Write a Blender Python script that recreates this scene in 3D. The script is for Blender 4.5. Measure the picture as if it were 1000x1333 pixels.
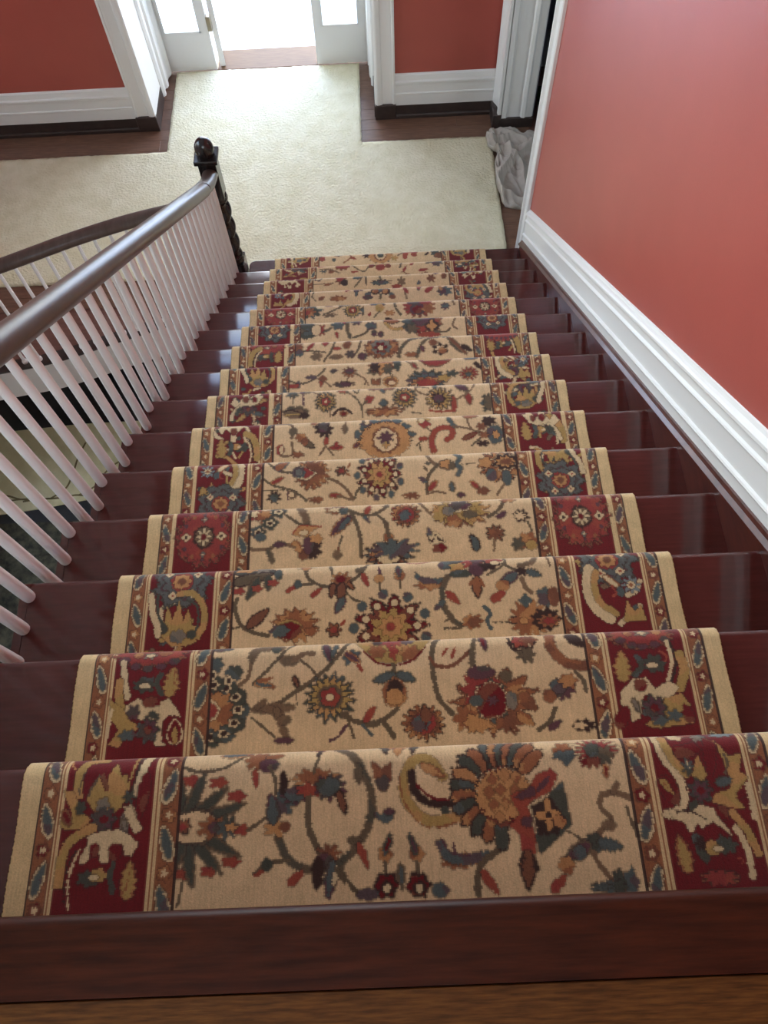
import bpy, bmesh, math, random
import numpy as np
from mathutils import Vector, Matrix

for o in list(bpy.data.objects):
    bpy.data.objects.remove(o)
SC = bpy.context.scene
COL = SC.collection
PI = math.pi

# ------------------------------------------------------------------ measures
RISE, RUN = 0.17, 0.25362          # one step
W2 = 0.6965                        # half width of the runner
HALL = -16 * RISE                  # level of the hall floor (landing = 0)
def ny(n): return (n - 1) * RUN    # front edge of step n
def nz(n): return -n * RISE

# ------------------------------------------------------------------ camera
cam = bpy.data.cameras.new('camera'); co = bpy.data.objects.new('camera', cam); COL.objects.link(co)
cam.sensor_fit = 'HORIZONTAL'; cam.sensor_width = 36.0; cam.lens = 36.0 * 998.94 / 1000
cam.clip_start = 0.02; cam.clip_end = 200
right = Vector((0.99892127, -0.03638988, -0.02884555)); up = Vector((0.04530993, 0.89979577, 0.43395228)); fwd = Vector((-0.01016364, 0.43479115, -0.90047396))
co.matrix_world = Matrix(((right.x, up.x, -fwd.x, 0.0008), (right.y, up.y, -fwd.y, -0.22765), (right.z, up.z, -fwd.z, 1.29376), (0, 0, 0, 1)))
SC.camera = co

# ------------------------------------------------------------------ light and exposure
SC.view_settings.view_transform = 'Standard'; SC.view_settings.look = 'None'
SC.view_settings.gamma = 1.0; SC.view_settings.use_curve_mapping = False
SC.view_settings.exposure = 0.4
world = bpy.data.worlds.new('sky'); SC.world = world; world.use_nodes = True
bg = world.node_tree.nodes['Background']
bg.inputs['Strength'].default_value = 8.6
def sky_nodes(nt):        # clear sky: pale at the horizon, blue higher up, the same all round
    tc = nt.nodes.new('ShaderNodeTexCoord'); sx = nt.nodes.new('ShaderNodeSeparateXYZ'); rp = nt.nodes.new('ShaderNodeValToRGB')
    nt.links.new(tc.outputs['Generated'], sx.inputs[0]); nt.links.new(sx.outputs['Z'], rp.inputs['Fac']); nt.links.new(rp.outputs['Color'], bg.inputs['Color'])
    mr = nt.nodes.new('ShaderNodeMapRange'); mr.inputs['From Min'].default_value = -1.0; nt.links.new(sx.outputs['Z'], mr.inputs['Value']); nt.links.new(mr.outputs['Result'], rp.inputs['Fac'])
    e = rp.color_ramp.elements; e[0].position = 0.0; e[0].color = (0.30, 0.29, 0.27, 1); e[1].position = 0.93; e[1].color = (0.30, 0.50, 1.0, 1)
    for ps, cl in ((0.495, (0.32, 0.31, 0.29, 1)), (0.51, (0.95, 0.96, 1.0, 1)), (0.76, (0.86, 0.92, 1.0, 1)), (0.86, (0.27, 0.47, 1.0, 1))):
        q = e.new(ps); q.color = cl
sky_nodes(world.node_tree)

def portal(name, loc, target, sx, sy):
    l = bpy.data.lights.new(name, 'AREA'); l.shape = 'RECTANGLE'; l.size = sx; l.size_y = sy
    l.cycles.is_portal = True
    o = bpy.data.objects.new(name, l); COL.objects.link(o); o.location = loc
    d = (Vector(target) - Vector(loc)); o.rotation_euler = d.to_track_quat('-Z', 'Y').to_euler()
XLW = -4.15
WIN = dict(x0=-1.9, x1=0.55, z0=-0.28, z1=2.5)          # tall stair window over the front door
portal('portal_stair_window', ((WIN['x0'] + WIN['x1']) / 2, 5.2, (WIN['z0'] + WIN['z1']) / 2), ((WIN['x0'] + WIN['x1']) / 2, 0, (WIN['z0'] + WIN['z1']) / 2), WIN['x1'] - WIN['x0'], WIN['z1'] - WIN['z0'])
portal('portal_front_door', (-0.83, 5.9, -1.6), (-0.83, 0, -1.6), 1.65, 2.2)
SIDE = [(-2.0, -0.5, 0.4, 2.3), (2.1, 4.5, -0.1, 2.4), (4.3, 4.95, -1.9, -0.6), (0.3, 3.2, -4.7, -3.05)]     # unseen left-wall windows added for their light: y0, y1, z0, z1
for _w in SIDE:
    _c = (XLW - 0.1, (_w[0] + _w[1]) / 2, (_w[2] + _w[3]) / 2); portal('portal_side', _c, (0, _c[1], _c[2]), _w[3] - _w[2], _w[1] - _w[0])
portal('portal_side_room', (3.46, 3.6, -1.4), (0, 3.6, -1.4), 1.0, 0.8)
BACK = (-2.0, 0.4, 0.7, 2.4)                                                            # unseen window added behind the landing to light the balusters: x0, x1, z0, z1
portal('portal_back', ((BACK[0] + BACK[1]) / 2, -2.4, 1.4), ((BACK[0] + BACK[1]) / 2, 0, 1.4), BACK[1] - BACK[0], BACK[3] - BACK[2])

# ------------------------------------------------------------------ materials
def s2l(c):
    return tuple(((v / 255) / 12.92 if v / 255 <= 0.04045 else ((v / 255 + 0.055) / 1.055) ** 2.4) for v in c)
MATS = {}
def mat(name, col, rough=0.5, noise=None, bump=None, col2=None, scale=8.0, stretch=(1, 1, 1), spec=0.5, coat=0.0, metallic=0.0):
    """col/col2 sRGB 0-255, mixed by a stretched noise in object space"""
    m = bpy.data.materials.new(name); m.use_nodes = True; nt = m.node_tree
    b = nt.nodes['Principled BSDF']
    b.inputs['Roughness'].default_value = rough; b.inputs['Specular IOR Level'].default_value = spec
    b.inputs['Coat Weight'].default_value = coat; b.inputs['Coat Roughness'].default_value = 0.1
    b.inputs['Metallic'].default_value = metallic
    c1 = s2l(col) + (1,)
    b.inputs['Base Color'].default_value = c1
    if col2 is not None or bump:
        tc = nt.nodes.new('ShaderNodeTexCoord'); mp = nt.nodes.new('ShaderNodeMapping'); nt.links.new(tc.outputs['Object'], mp.inputs['Vector'])
        mp.inputs['Scale'].default_value = stretch
        nz_ = nt.nodes.new('ShaderNodeTexNoise'); nz_.inputs['Scale'].default_value = scale; nz_.inputs['Detail'].default_value = 6
        nz_.inputs['Roughness'].default_value = 0.6
        nt.links.new(mp.outputs['Vector'], nz_.inputs['Vector'])
        if col2 is not None:
            mx = nt.nodes.new('ShaderNodeMix'); mx.data_type = 'RGBA'
            rp = nt.nodes.new('ShaderNodeMapRange'); rp.inputs['From Min'].default_value = 0.35; rp.inputs['From Max'].default_value = 0.65
            nt.links.new(nz_.outputs['Fac'], rp.inputs['Value']); nt.links.new(rp.outputs['Result'], mx.inputs['Factor'])
            mx.inputs[6].default_value = c1; mx.inputs[7].default_value = s2l(col2) + (1,)
            nt.links.new(mx.outputs[2], b.inputs['Base Color'])
        if bump:
            bp = nt.nodes.new('ShaderNodeBump'); bp.inputs['Strength'].default_value = bump[0]; bp.inputs['Distance'].default_value = bump[1]
            n2 = nt.nodes.new('ShaderNodeTexNoise'); n2.inputs['Scale'].default_value = bump[2]; n2.inputs['Detail'].default_value = 4
            nt.links.new(mp.outputs['Vector'], n2.inputs['Vector'])
            nt.links.new(n2.outputs['Fac'], bp.inputs['Height']); nt.links.new(bp.outputs['Normal'], b.inputs['Normal'])
    MATS[name] = m
    return m
mat('red_wall', (168, 76, 66), 0.42, col2=(163, 72, 62), scale=3, spec=0.7, bump=(0.15, 0.002, 300))
mat('white_paint', (226, 226, 224), 0.32, bump=(0.06, 0.002, 120))
mat('baluster_paint', (240, 239, 238), 0.38)
mat('ceiling_paint', (225, 222, 215), 0.8, bump=(0.1, 0.002, 200))
mat('tread_wood', (78, 32, 28), 0.3, col2=(66, 25, 21), scale=14, stretch=(0.6, 6, 6), coat=1.0, spec=0.15)
mat('stringer_wood', (86, 38, 28), 0.38, col2=(62, 24, 20), scale=10, stretch=(4, 1, 4), coat=0.3)
mat('nosing_wood', (70, 30, 14), 0.42, col2=(44, 17, 8), scale=9, stretch=(0.8, 9, 9), spec=0.25, bump=(0.1, 0.001, 90))
mat('oak', (106, 66, 28), 0.5, spec=0.2, col2=(72, 42, 17), scale=30, stretch=(0.6, 7, 7), bump=(0.2, 0.001, 160))
mat('rail_wood', (92, 76, 68), 0.36, col2=(76, 60, 52), scale=12, stretch=(3, 0.5, 0.5), coat=0.2)
mat('newel_wood', (40, 33, 32), 0.25, col2=(30, 25, 25), scale=20, coat=0.35)
mat('hall_wood', (126, 94, 76), 0.35, col2=(102, 74, 60), scale=12, stretch=(0.7, 7, 7))
mat('brown_floor', (120, 84, 74), 0.4, col2=(104, 70, 62), scale=10, stretch=(0.6, 6, 6))
mat('shoe_wood', (62, 50, 46), 0.4, col2=(50, 40, 38), scale=20)
mat('shag', (232, 226, 198), 0.95, col2=(220, 213, 180), scale=9, bump=(0.9, 0.012, 55), spec=0.1)
mat('beige_rug', (226, 216, 180), 0.95, col2=(212, 200, 160), scale=6, bump=(0.5, 0.01, 60), spec=0.1)
mat('vine', (122, 108, 76), 0.95, spec=0.1)
mat('dark_floor', (44, 42, 46), 0.6, col2=(34, 34, 38), scale=6)
mat('dark_rug', (46, 46, 42), 0.95, col2=(92, 88, 74), scale=16, spec=0.1)
mat('green_rug', (58, 70, 40), 0.95, col2=(40, 36, 34), scale=14, spec=0.1)
mat('dark_wall', (62, 62, 78), 0.7, col2=(56, 56, 72), scale=3)
mat('grey_wall', (118, 120, 122), 0.7)
mat('cloth', (190, 181, 171), 0.9, col2=(176, 167, 157), scale=12, bump=(0.3, 0.003, 260), spec=0.15)
mat('threshold', (112, 82, 48), 0.6, col2=(98, 70, 40), scale=12, stretch=(0.7, 7, 7))
mat('porch_stone', (236, 234, 222), 0.8, col2=(226, 224, 212), scale=5)
mat('sand_mat', (214, 200, 150), 0.9)
mat('brass', (150, 140, 120), 0.35, metallic=0.8)
def glassmat():
    m = bpy.data.materials.new('window_glass'); m.use_nodes = True; nt = m.node_tree
    out = nt.nodes['Material Output']; nt.nodes.remove(nt.nodes['Principled BSDF'])
    tr = nt.nodes.new('ShaderNodeBsdfTransparent'); gl = nt.nodes.new('ShaderNodeBsdfGlossy'); gl.inputs['Roughness'].default_value = 0.02
    tr.inputs['Color'].default_value = (0.93, 0.97, 0.97, 1)
    fr = nt.nodes.new('ShaderNodeFresnel'); fr.inputs['IOR'].default_value = 1.45
    mx = nt.nodes.new('ShaderNodeMixShader')
    nt.links.new(fr.outputs['Fac'], mx.inputs['Fac']); nt.links.new(tr.outputs[0], mx.inputs[1]); nt.links.new(gl.outputs[0], mx.inputs[2]); nt.links.new(mx.outputs[0], out.inputs['Surface'])
    MATS['glass'] = m
glassmat()
def runner_mat():
    m = bpy.data.materials.new('woven_wool'); m.use_nodes = True; nt = m.node_tree; b = nt.nodes['Principled BSDF']
    at = nt.nodes.new('ShaderNodeAttribute'); at.attribute_name = 'weave'
    tc = nt.nodes.new('ShaderNodeTexCoord'); n1 = nt.nodes.new('ShaderNodeTexNoise'); n1.inputs['Scale'].default_value = 420; n1.inputs['Detail'].default_value = 2
    nt.links.new(tc.outputs['Object'], n1.inputs['Vector'])
    mp = nt.nodes.new('ShaderNodeMapping'); mp.inputs['Scale'].default_value = (330, 22, 22); nt.links.new(tc.outputs['Object'], mp.inputs['Vector'])
    n2 = nt.nodes.new('ShaderNodeTexNoise'); n2.inputs['Scale'].default_value = 1.0; n2.inputs['Detail'].default_value = 2; nt.links.new(mp.outputs['Vector'], n2.inputs['Vector'])
    ad = nt.nodes.new('ShaderNodeMath'); ad.operation = 'ADD'; nt.links.new(n1.outputs['Fac'], ad.inputs[0]); nt.links.new(n2.outputs['Fac'], ad.inputs[1])
    mr = nt.nodes.new('ShaderNodeMapRange'); mr.inputs['From Min'].default_value = 0.6; mr.inputs['From Max'].default_value = 1.4; mr.inputs['To Min'].default_value = 0.84; mr.inputs['To Max'].default_value = 1.14
    nt.links.new(ad.outputs[0], mr.inputs['Value'])
    vm = nt.nodes.new('ShaderNodeVectorMath'); vm.operation = 'SCALE'; nt.links.new(at.outputs['Color'], vm.inputs[0]); nt.links.new(mr.outputs['Result'], vm.inputs['Scale'])
    nt.links.new(vm.outputs[0], b.inputs['Base Color'])
    bp = nt.nodes.new('ShaderNodeBump'); bp.inputs['Strength'].default_value = 0.35; bp.inputs['Distance'].default_value = 0.002
    nt.links.new(n1.outputs['Fac'], bp.inputs['Height']); nt.links.new(bp.outputs['Normal'], b.inputs['Normal'])
    b.inputs['Roughness'].default_value = 0.9; b.inputs['Specular IOR Level'].default_value = 0.1
    b.inputs['Sheen Weight'].default_value = 0.4; b.inputs['Sheen Roughness'].default_value = 0.5
    MATS['runner'] = m
runner_mat()

# ------------------------------------------------------------------ helpers
class MB:
    def __init__(s): s.v = []; s.f = []
    def add(s, vs, fs):
        k = len(s.v); s.v += [tuple(v) for v in vs]; s.f += [tuple(i + k for i in f) for f in fs]; return s
    def box(s, x0, x1, y0, y1, z0, z1):
        vs = [(x, y, z) for z in (z0, z1) for y in (y0, y1) for x in (x0, x1)]
        return s.add(vs, [(0, 2, 3, 1), (4, 5, 7, 6), (0, 1, 5, 4), (2, 6, 7, 3), (0, 4, 6, 2), (1, 3, 7, 5)])
    def prism(s, poly, fn0, fn1):
        """poly: 2D points; fn0/fn1 map a 2D point to 3D at both ends"""
        n = len(poly); vs = [fn0(p) for p in poly] + [fn1(p) for p in poly]
        fs = [tuple(range(n - 1, -1, -1)), tuple(range(n, 2 * n))] + [(i, (i + 1) % n, n + (i + 1) % n, n + i) for i in range(n)]
        return s.add(vs, fs)
    def tube(s, path, prof, upv=(0, 0, 1), cap=True):
        """prof: (side, up) points or radius list"""
        path = [Vector(p) for p in path]; n = len(path); m = len(prof); vs = []
        for i, p in enumerate(path):
            t = (path[min(i + 1, n - 1)] - path[max(i - 1, 0)]).normalized()
            sd = t.cross(Vector(upv)); 
            if sd.length < 1e-4: sd = t.cross(Vector((0, 1, 0)))
            sd.normalize(); uu = sd.cross(t)
            for a, b in prof: vs.append(p + sd * a + uu * b)
        fs = [(i * m + j, i * m + (j + 1) % m, (i + 1) * m + (j + 1) % m, (i + 1) * m + j) for i in range(n - 1) for j in range(m)]
        if cap: fs += [tuple(range(m - 1, -1, -1)), tuple((n - 1) * m + j for j in range(m))]
        return s.add(vs, fs)
    def lathe(s, prof, c=(0, 0, 0), seg=16):
        """prof: (radius, z) from the bottom up"""
        n = len(prof); vs = [(c[0] + r * math.cos(2 * PI * k / seg), c[1] + r * math.sin(2 * PI * k / seg), c[2] + z) for r, z in prof for k in range(seg)]
        fs = [(i * seg + k, i * seg + (k + 1) % seg, (i + 1) * seg + (k + 1) % seg, (i + 1) * seg + k) for i in range(n - 1) for k in range(seg)]
        fs += [tuple(range(seg - 1, -1, -1)), tuple((n - 1) * seg + k for k in range(seg))]
        return s.add(vs, fs)
    def mesh(s, name, material, smooth=False, bevel=0.0, seg=2):
        me = bpy.data.meshes.new(name); me.from_pydata(s.v, [], s.f); me.update()
        bm = bmesh.new(); bm.from_mesh(me)
        bmesh.ops.recalc_face_normals(bm, faces=bm.faces)
        if bevel > 0:
            es = [e for e in bm.edges if len(e.link_faces) == 2 and e.calc_face_angle(0) > 0.6]
            bmesh.ops.bevel(bm, geom=es, offset=bevel, segments=seg, affect='EDGES', profile=0.5, clamp_overlap=True)
        bm.to_mesh(me); bm.free()
        if smooth:
            me.shade_smooth()
            if smooth == 'auto':
                try: me.set_sharp_from_angle(angle=0.7)
                except Exception: pass
        me.materials.append(MATS[material])
        return me
    def build(s, name, material, parent=None, smooth=False, bevel=0.0, seg=2):
        return link(name, s.mesh(name, material, smooth, bevel, seg), parent)
def link(name, me, parent=None, loc=None):
    o = bpy.data.objects.new(name, me); COL.objects.link(o)
    if parent is not None: o.parent = parent; o.matrix_parent_inverse = parent.matrix_basis.inverted()
    if loc is not None: o.location = loc
    return o
def empty(name, loc=(0, 0, 0)):
    o = bpy.data.objects.new(name, None); COL.objects.link(o); o.location = loc; o.empty_display_size = 0.1; return o
def tag(o, label=None, cat=None, group=None, kind=None):
    if label: o['label'] = label
    if cat: o['category'] = cat
    if group: o['group'] = group
    if kind: o['kind'] = kind
    return o
def struct(o, label, cat): return tag(o, label, cat, kind='structure')
def circ(r, n=12, ry=None):
    return [(r * math.cos(2 * PI * k / n), (ry or r) * math.sin(2 * PI * k / n)) for k in range(n)]
def smooth_path(pts, k=8):
    P = [Vector(p) for p in pts]; out = []
    for i in range(len(P) - 1):
        p0, p1, p2, p3 = P[max(i - 1, 0)], P[i], P[i + 1], P[min(i + 2, len(P) - 1)]
        for j in range(k):
            t = j / k
            out.append(0.5 * ((2 * p1) + (p2 - p0) * t + (2 * p0 - 5 * p1 + 4 * p2 - p3) * t * t + (3 * p1 - p0 - 3 * p2 + p3) * t ** 3))
    out.append(P[-1]); return out
rng = random.Random(7)

# ================================================================== SHELL
XR = 0.955            # face of the right wall
XL, YB, ZT = -4.15, -2.3, 2.75
YF = 5.10             # face of the far wall
NX0, NX1, NY = -1.665, 0.02, 5.75     # entrance niche
NTOP = -0.42
# far wall with the stair window and the niche cut out (boxes around the holes)
m = MB()
T = 0.16
m.box(XL, NX0, YF, YF + T, HALL - 0.3, NTOP); m.box(NX1, 1.19, YF, YF + T, HALL - 0.3, NTOP)
m.box(XL, 1.19, YF, YF + T, NTOP, WIN['z0']); m.box(XL, WIN['x0'], YF, YF + T, WIN['z0'], WIN['z1']); m.box(WIN['x1'], 1.19, YF, YF + T, WIN['z0'], WIN['z1'])
m.box(XL, 1.19, YF, YF + T, WIN['z1'], ZT)
wf = struct(m.build('wall_far', 'red_wall'), 'red painted far wall on both sides of the front door niche', 'wall')
# niche: white panelled sides and a soffit
m = MB(); m.box(NX0 - T, NX0, YF + T + 0.001, NY + 0.12, HALL - 0.3, NTOP); m.box(NX1, NX1 + T, YF + T, NY + 0.12, HALL - 0.3, NTOP); m.box(NX0 - T, NX1 + T, YF + T, NY + 0.12, NTOP, NTOP + 0.1)
m.box(NX0, NX0 + 0.008, YF - 0.012, 5.435, HALL + 0.11, NTOP); m.box(NX1 - 0.008, NX1, YF - 0.012, 5.435, HALL + 0.11, NTOP)
struct(m.build('wall_niche', 'white_paint'), 'white niche walls around the front door', 'wall')
# right wall
m = MB(); m.box(XR, 1.19, YB, 3.66, HALL - 0.3, ZT); m.box(XR, 1.19, 3.66, 4.92, -0.35, ZT); m.box(XR, 1.19, 4.92, YF, HALL - 0.3, ZT)
struct(m.build('wall_right', 'red_wall'), 'coral red wall running down along the right of the stairs', 'wall')
# left wall with openings for the added windows
m = MB()
A = (XL - T, XL)
m.box(XL - T, XL, YB, SIDE[0][0], -5.2, ZT); m.box(XL - T, XL, SIDE[0][0], SIDE[0][1], -5.2, SIDE[0][2]); m.box(XL - T, XL, SIDE[0][0], SIDE[0][1], SIDE[0][3], ZT)
a4, b4, c4, d4 = SIDE[3]
m.box(XL - T, XL, SIDE[0][1], SIDE[1][0], d4, ZT); m.box(XL - T, XL, SIDE[0][1], a4, -5.2, d4); m.box(XL - T, XL, a4, b4, -5.2, c4); m.box(XL - T, XL, b4, SIDE[2][0], -5.2, d4); m.box(XL - T, XL, SIDE[1][0], YF + T, SIDE[1][3], ZT); m.box(XL - T, XL, SIDE[1][1], YF + T, SIDE[1][2], SIDE[1][3])
m.box(XL - T, XL, SIDE[1][0], YF + T, SIDE[2][3], SIDE[1][2]); m.box(XL - T, XL, SIDE[1][0], SIDE[2][0], d4, SIDE[2][3]); m.box(XL - T, XL, SIDE[2][1], YF + T, -5.2, SIDE[2][3]); m.box(XL - T, XL, SIDE[2][0], SIDE[2][1], -5.2, SIDE[2][2])
struct(m.build('wall_left', 'ceiling_paint'), 'pale wall with windows to the left of the stairwell', 'wall')
m = MB(); m.box(XL - T, BACK[0], YB - T, YB, -5.2, ZT); m.box(BACK[1], 1.19, YB - T, YB, -5.2, ZT); m.box(BACK[0], BACK[1], YB - T, YB, -5.2, BACK[2]); m.box(BACK[0], BACK[1], YB - T, YB, BACK[3], ZT)
struct(m.build('wall_back', 'ceiling_paint'), 'pale wall behind the upper landing', 'wall')
m = MB().box(XL - T, 1.19, YB - T, YF + T, ZT, ZT + 0.15)
struct(m.build('ceiling', 'ceiling_paint'), 'plain pale ceiling over stairwell and hall', 'ceiling')

# unseen sashes; all but the stair window are added for their daylight
def sash(name, pts, label):
    """pts: list of boxes for the sash bars + one pane box"""
    e = empty(name, pts['loc']); struct(e, label, 'window')
    b = MB()
    for q in pts['bars']: b.box(*q)
    b.build('frame', 'white_paint', e)
    MB().box(*pts['pane']).build('pane', 'glass', e)
x0, x1, z0, z1 = WIN['x0'], WIN['x1'], WIN['z0'], WIN['z1']
bars = [(x0, x1, 5.10, 5.18, z0, z0 + 0.05), (x0, x1, 5.10, 5.18, z1 - 0.05, z1), (x0, x0 + 0.05, 5.10, 5.18, z0, z1), (x1 - 0.05, x1, 5.10, 5.18, z0, z1)]
for k in (1, 2): bars.append((x0 + (x1 - x0) * k / 3 - 0.02, x0 + (x1 - x0) * k / 3 + 0.02, 5.12, 5.16, z0, z1))
bars.append((x0, x1, 5.12, 5.16, 0.98, 1.02))
sash('window_1', dict(loc=((x0 + x1) / 2, 5.14, z0), bars=bars, pane=(x0, x1, 5.138, 5.142, z0, z1)), 'tall white stair window above the front door')
for k, (a, b, c, d) in enumerate(SIDE):
    X0, X1 = XL - 0.1, XL - 0.03; mid = (c + d) / 2
    bars = [(X0, X1, a, b, c, c + 0.05), (X0, X1, a, b, d - 0.05, d), (X0, X1, a, a + 0.05, c, d), (X0, X1, b - 0.05, b, c, d), (X0 + .01, X1 - .01, a, b, mid - .02, mid + .02)]
    sash('window_%d' % (k + 2), dict(loc=(XL - 0.06, (a + b) / 2, c), bars=bars, pane=(XL - 0.067, XL - 0.063, a, b, c, d)), ['white sash window at the left of the upper landing', 'large white sash window high above the left of the hall', 'white sash window at the left of the hall', 'low white window lighting the level below'][k])  # sashes added on the left, the last one to light the lower level
a, b, c, d = BACK
bars = [(a, b, YB - .1, YB - .03, c, c + .05), (a, b, YB - .1, YB - .03, d - .05, d), (a, a + .05, YB - .1, YB - .03, c, d), (b - .05, b, YB - .1, YB - .03, c, d), ((a + b) / 2 - .03, (a + b) / 2 + .03, YB - .1, YB - .03, c, d)]
sash('window_6', dict(loc=((a + b) / 2, YB, c), bars=bars, pane=(a, b, YB - .067, YB - .063, c, d)), 'wide white window behind the upper landing')  # added sash, out of view, brightens the near side of the balusters

# ---- landing
lf = MB().box(XL, XR, YB, -RUN - 0.10, -0.24, -0.020)
lo = struct(lf.build('floor_landing', 'oak'), 'oak floor of the upper landing at the head of the stairs', 'floor')
for k in range(8):
    y1 = -RUN - 0.112 - k * 0.125; q = MB().box(-1.9, XR, y1 - 0.1235, y1, -0.020, -0.004)
    q.build('plank', 'oak', lo, bevel=0.0015, seg=1)
prof = []
for k in range(9):
    a = -PI / 2 + PI * k / 8; prof.append((-RUN - 0.012 + 0.016 * math.cos(a) - 0.004, -0.016 + 0.016 * math.sin(a)))
prof = [(-RUN - 0.11, -0.032)] + prof + [(-RUN - 0.11, 0.0)]
MB().prism(prof, lambda p: (XL, p[0], p[1]), lambda p: (XR, p[0], p[1])).build('nosing_board', 'nosing_wood', lo, smooth='auto')
MB().box(XL, XR, -RUN - 0.06, -RUN - 0.035, -0.24, -0.032).build('apron', 'tread_wood', lo)

# ---- hall floor, with the curved edge of the well opening
CURVE = [(-4.15, 2.74), (-3.6, 2.745), (-3.1, 2.765), (-2.8, 2.795), (-2.5, 2.85), (-2.22, 2.902), (-2.0, 2.972), (-1.8, 3.045), (-1.6, 3.115), (-1.4, 3.185), (-1.2, 3.24), (-1.06, 3.27)]
cv = [(p.x, p.y) for p in smooth_path([(a, b, 0) for a, b in CURVE], 5)]
poly = cv + [(-0.955, 3.29), (-0.955, 3.22), (1.19, 3.22), (1.19, 3.66), (3.4, 3.66), (3.4, 6.4), (1.19, 6.4), (1.19, 5.12), (NX1 + 0.1, 5.12), (NX1 + 0.1, 5.76), (NX0 - 0.1, 5.76), (NX0 - 0.1, 5.12), (XL, 5.12)]
m = MB().prism(poly, lambda p: (p[0], p[1], HALL - 0.12), lambda p: (p[0], p[1], HALL - 0.008))
fl = struct(m.build('floor', 'brown_floor'), 'brown wooden floor of the lower hall around the cream carpet', 'floor')
pm = {}
row = 0; y = 3.335
while y < 5.74:
    w = 0.116
    spans = [(XL, -0.99)] if y < 3.56 else ([(XL, 1.18)] if y + w < 5.08 else [(NX0 + 0.005, NX1 - 0.005)])
    if 3.56 <= y and y + w > 3.68 and y + w < 4.92: spans = [(XL, 3.3)]
    for a, b in spans:
        if y < 3.56: a = max(a, -3.9)
        x = a - (row * 0.73 % 1.5); 
        while x < b:
            xa, xb = max(x, a), min(x + 1.5, b)
            if y < 3.56:      # keep clear of the curved edge
                yc = float(np.interp((xa + xb) / 2, [c[0] for c in cv], [c[1] for c in cv]))
            if xb - xa > 0.05:
                key = round(xb - xa, 3)
                if key not in pm:
                    pm[key] = MB().box(0, key - 0.0015, 0, w - 0.0015, -0.008, 0).mesh('plank', 'hall_wood', bevel=0.001, seg=1)
                link('plank', pm[key], fl, (xa, y, HALL))
            x += 1.5
    y += w; row += 1

# ---- side room behind the doorway on the right
m = MB(); m.box(1.19, 3.5, 5.62, 5.75, HALL - 0.1, ZT); m.box(3.4, 3.5, 2.6, 3.2, HALL - 0.1, ZT); m.box(3.4, 3.5, 4.0, 5.75, HALL - 0.1, ZT); m.box(3.4, 3.5, 3.2, 4.0, HALL - 0.1, -1.9); m.box(3.4, 3.5, 3.2, 4.0, -0.9, ZT); m.box(1.19, 3.5, 2.6, 2.7, HALL - 0.1, ZT); m.box(1.19, 3.5, 2.6, 5.75, -0.2, -0.1)
m.box(1.191, 1.2, 4.93, 5.62, HALL, -0.2); m.box(1.191, 1.2, 2.7, 3.66, HALL, -0.2)
struct(m.build('wall_side_room', 'dark_wall'), 'dark slate wall of the room seen through the right doorway', 'wall')
struct(MB().box(1.19, 3.4, 5.595, 5.62, HALL, HALL + 0.28).build('baseboard_side_room', 'grey_wall'), 'grey skirting board in the dark room at right', 'baseboard')
m = MB().box(1.19, 3.4, 2.7, 3.66, HALL - 0.1, HALL)
struct(m.build('floor_side_room', 'dark_floor'), 'dark floor of the room at right', 'floor')
tag(MB().box(1.27, 2.6, 4.3, 5.35, HALL, HALL + 0.012).build('patterned_rug', 'green_rug', bevel=0.004), 'dark green patterned rug just inside the right doorway', 'rug')

sash('window_7', dict(loc=(3.45, 3.6, -1.9), bars=[(3.42, 3.48, 3.2, 4.0, -1.9, -1.85), (3.42, 3.48, 3.2, 4.0, -0.95, -0.9), (3.42, 3.48, 3.2, 3.25, -1.9, -0.9), (3.42, 3.48, 3.95, 4.0, -1.9, -0.9)], pane=(3.448, 3.452, 3.2, 4.0, -1.9, -0.9)), 'small white window of the dark room at right')  # out of view, added to let some light into the side room
# ---- far wall skirting: dark shoe below, white board above
def skirting(name, x0, x1, label):
    e = struct(empty(name, ((x0 + x1) / 2, YF, HALL)), label, 'baseboard')
    z = HALL
    prof = [(YF, z + 0.105), (YF - 0.022, z + 0.105), (YF - 0.022, z + 0.185), (YF - 0.026, z + 0.19), (YF - 0.026, z + 0.2), (YF - 0.020, z + 0.205), (YF - 0.020, z + 0.27), (YF - 0.028, z + 0.278), (YF - 0.028, z + 0.292), (YF - 0.018, z + 0.30), (YF - 0.012, z + 0.335), (YF - 0.005, z + 0.345), (YF, z + 0.347)]
    MB().prism(prof, lambda p: (x0, p[0], p[1]), lambda p: (x1, p[0], p[1])).build('board', 'white_paint', e)
    prof = [(YF, z), (YF - 0.036, z), (YF - 0.036, z + 0.022), (YF - 0.030, z + 0.034), (YF - 0.026, z + 0.034), (YF - 0.024, z + 0.105), (YF, z + 0.105)]
    MB().prism(prof, lambda p: (x0, p[0], p[1]), lambda p: (x1, p[0], p[1])).build('shoe', 'shoe_wood', e)
skirting('baseboard_far_left', XL, -1.80, 'white skirting over dark shoe on the red wall left of the door')
skirting('baseboard_far_right', 0.16, 0.93, 'white skirting over dark shoe on the red wall right of the door')

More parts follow.
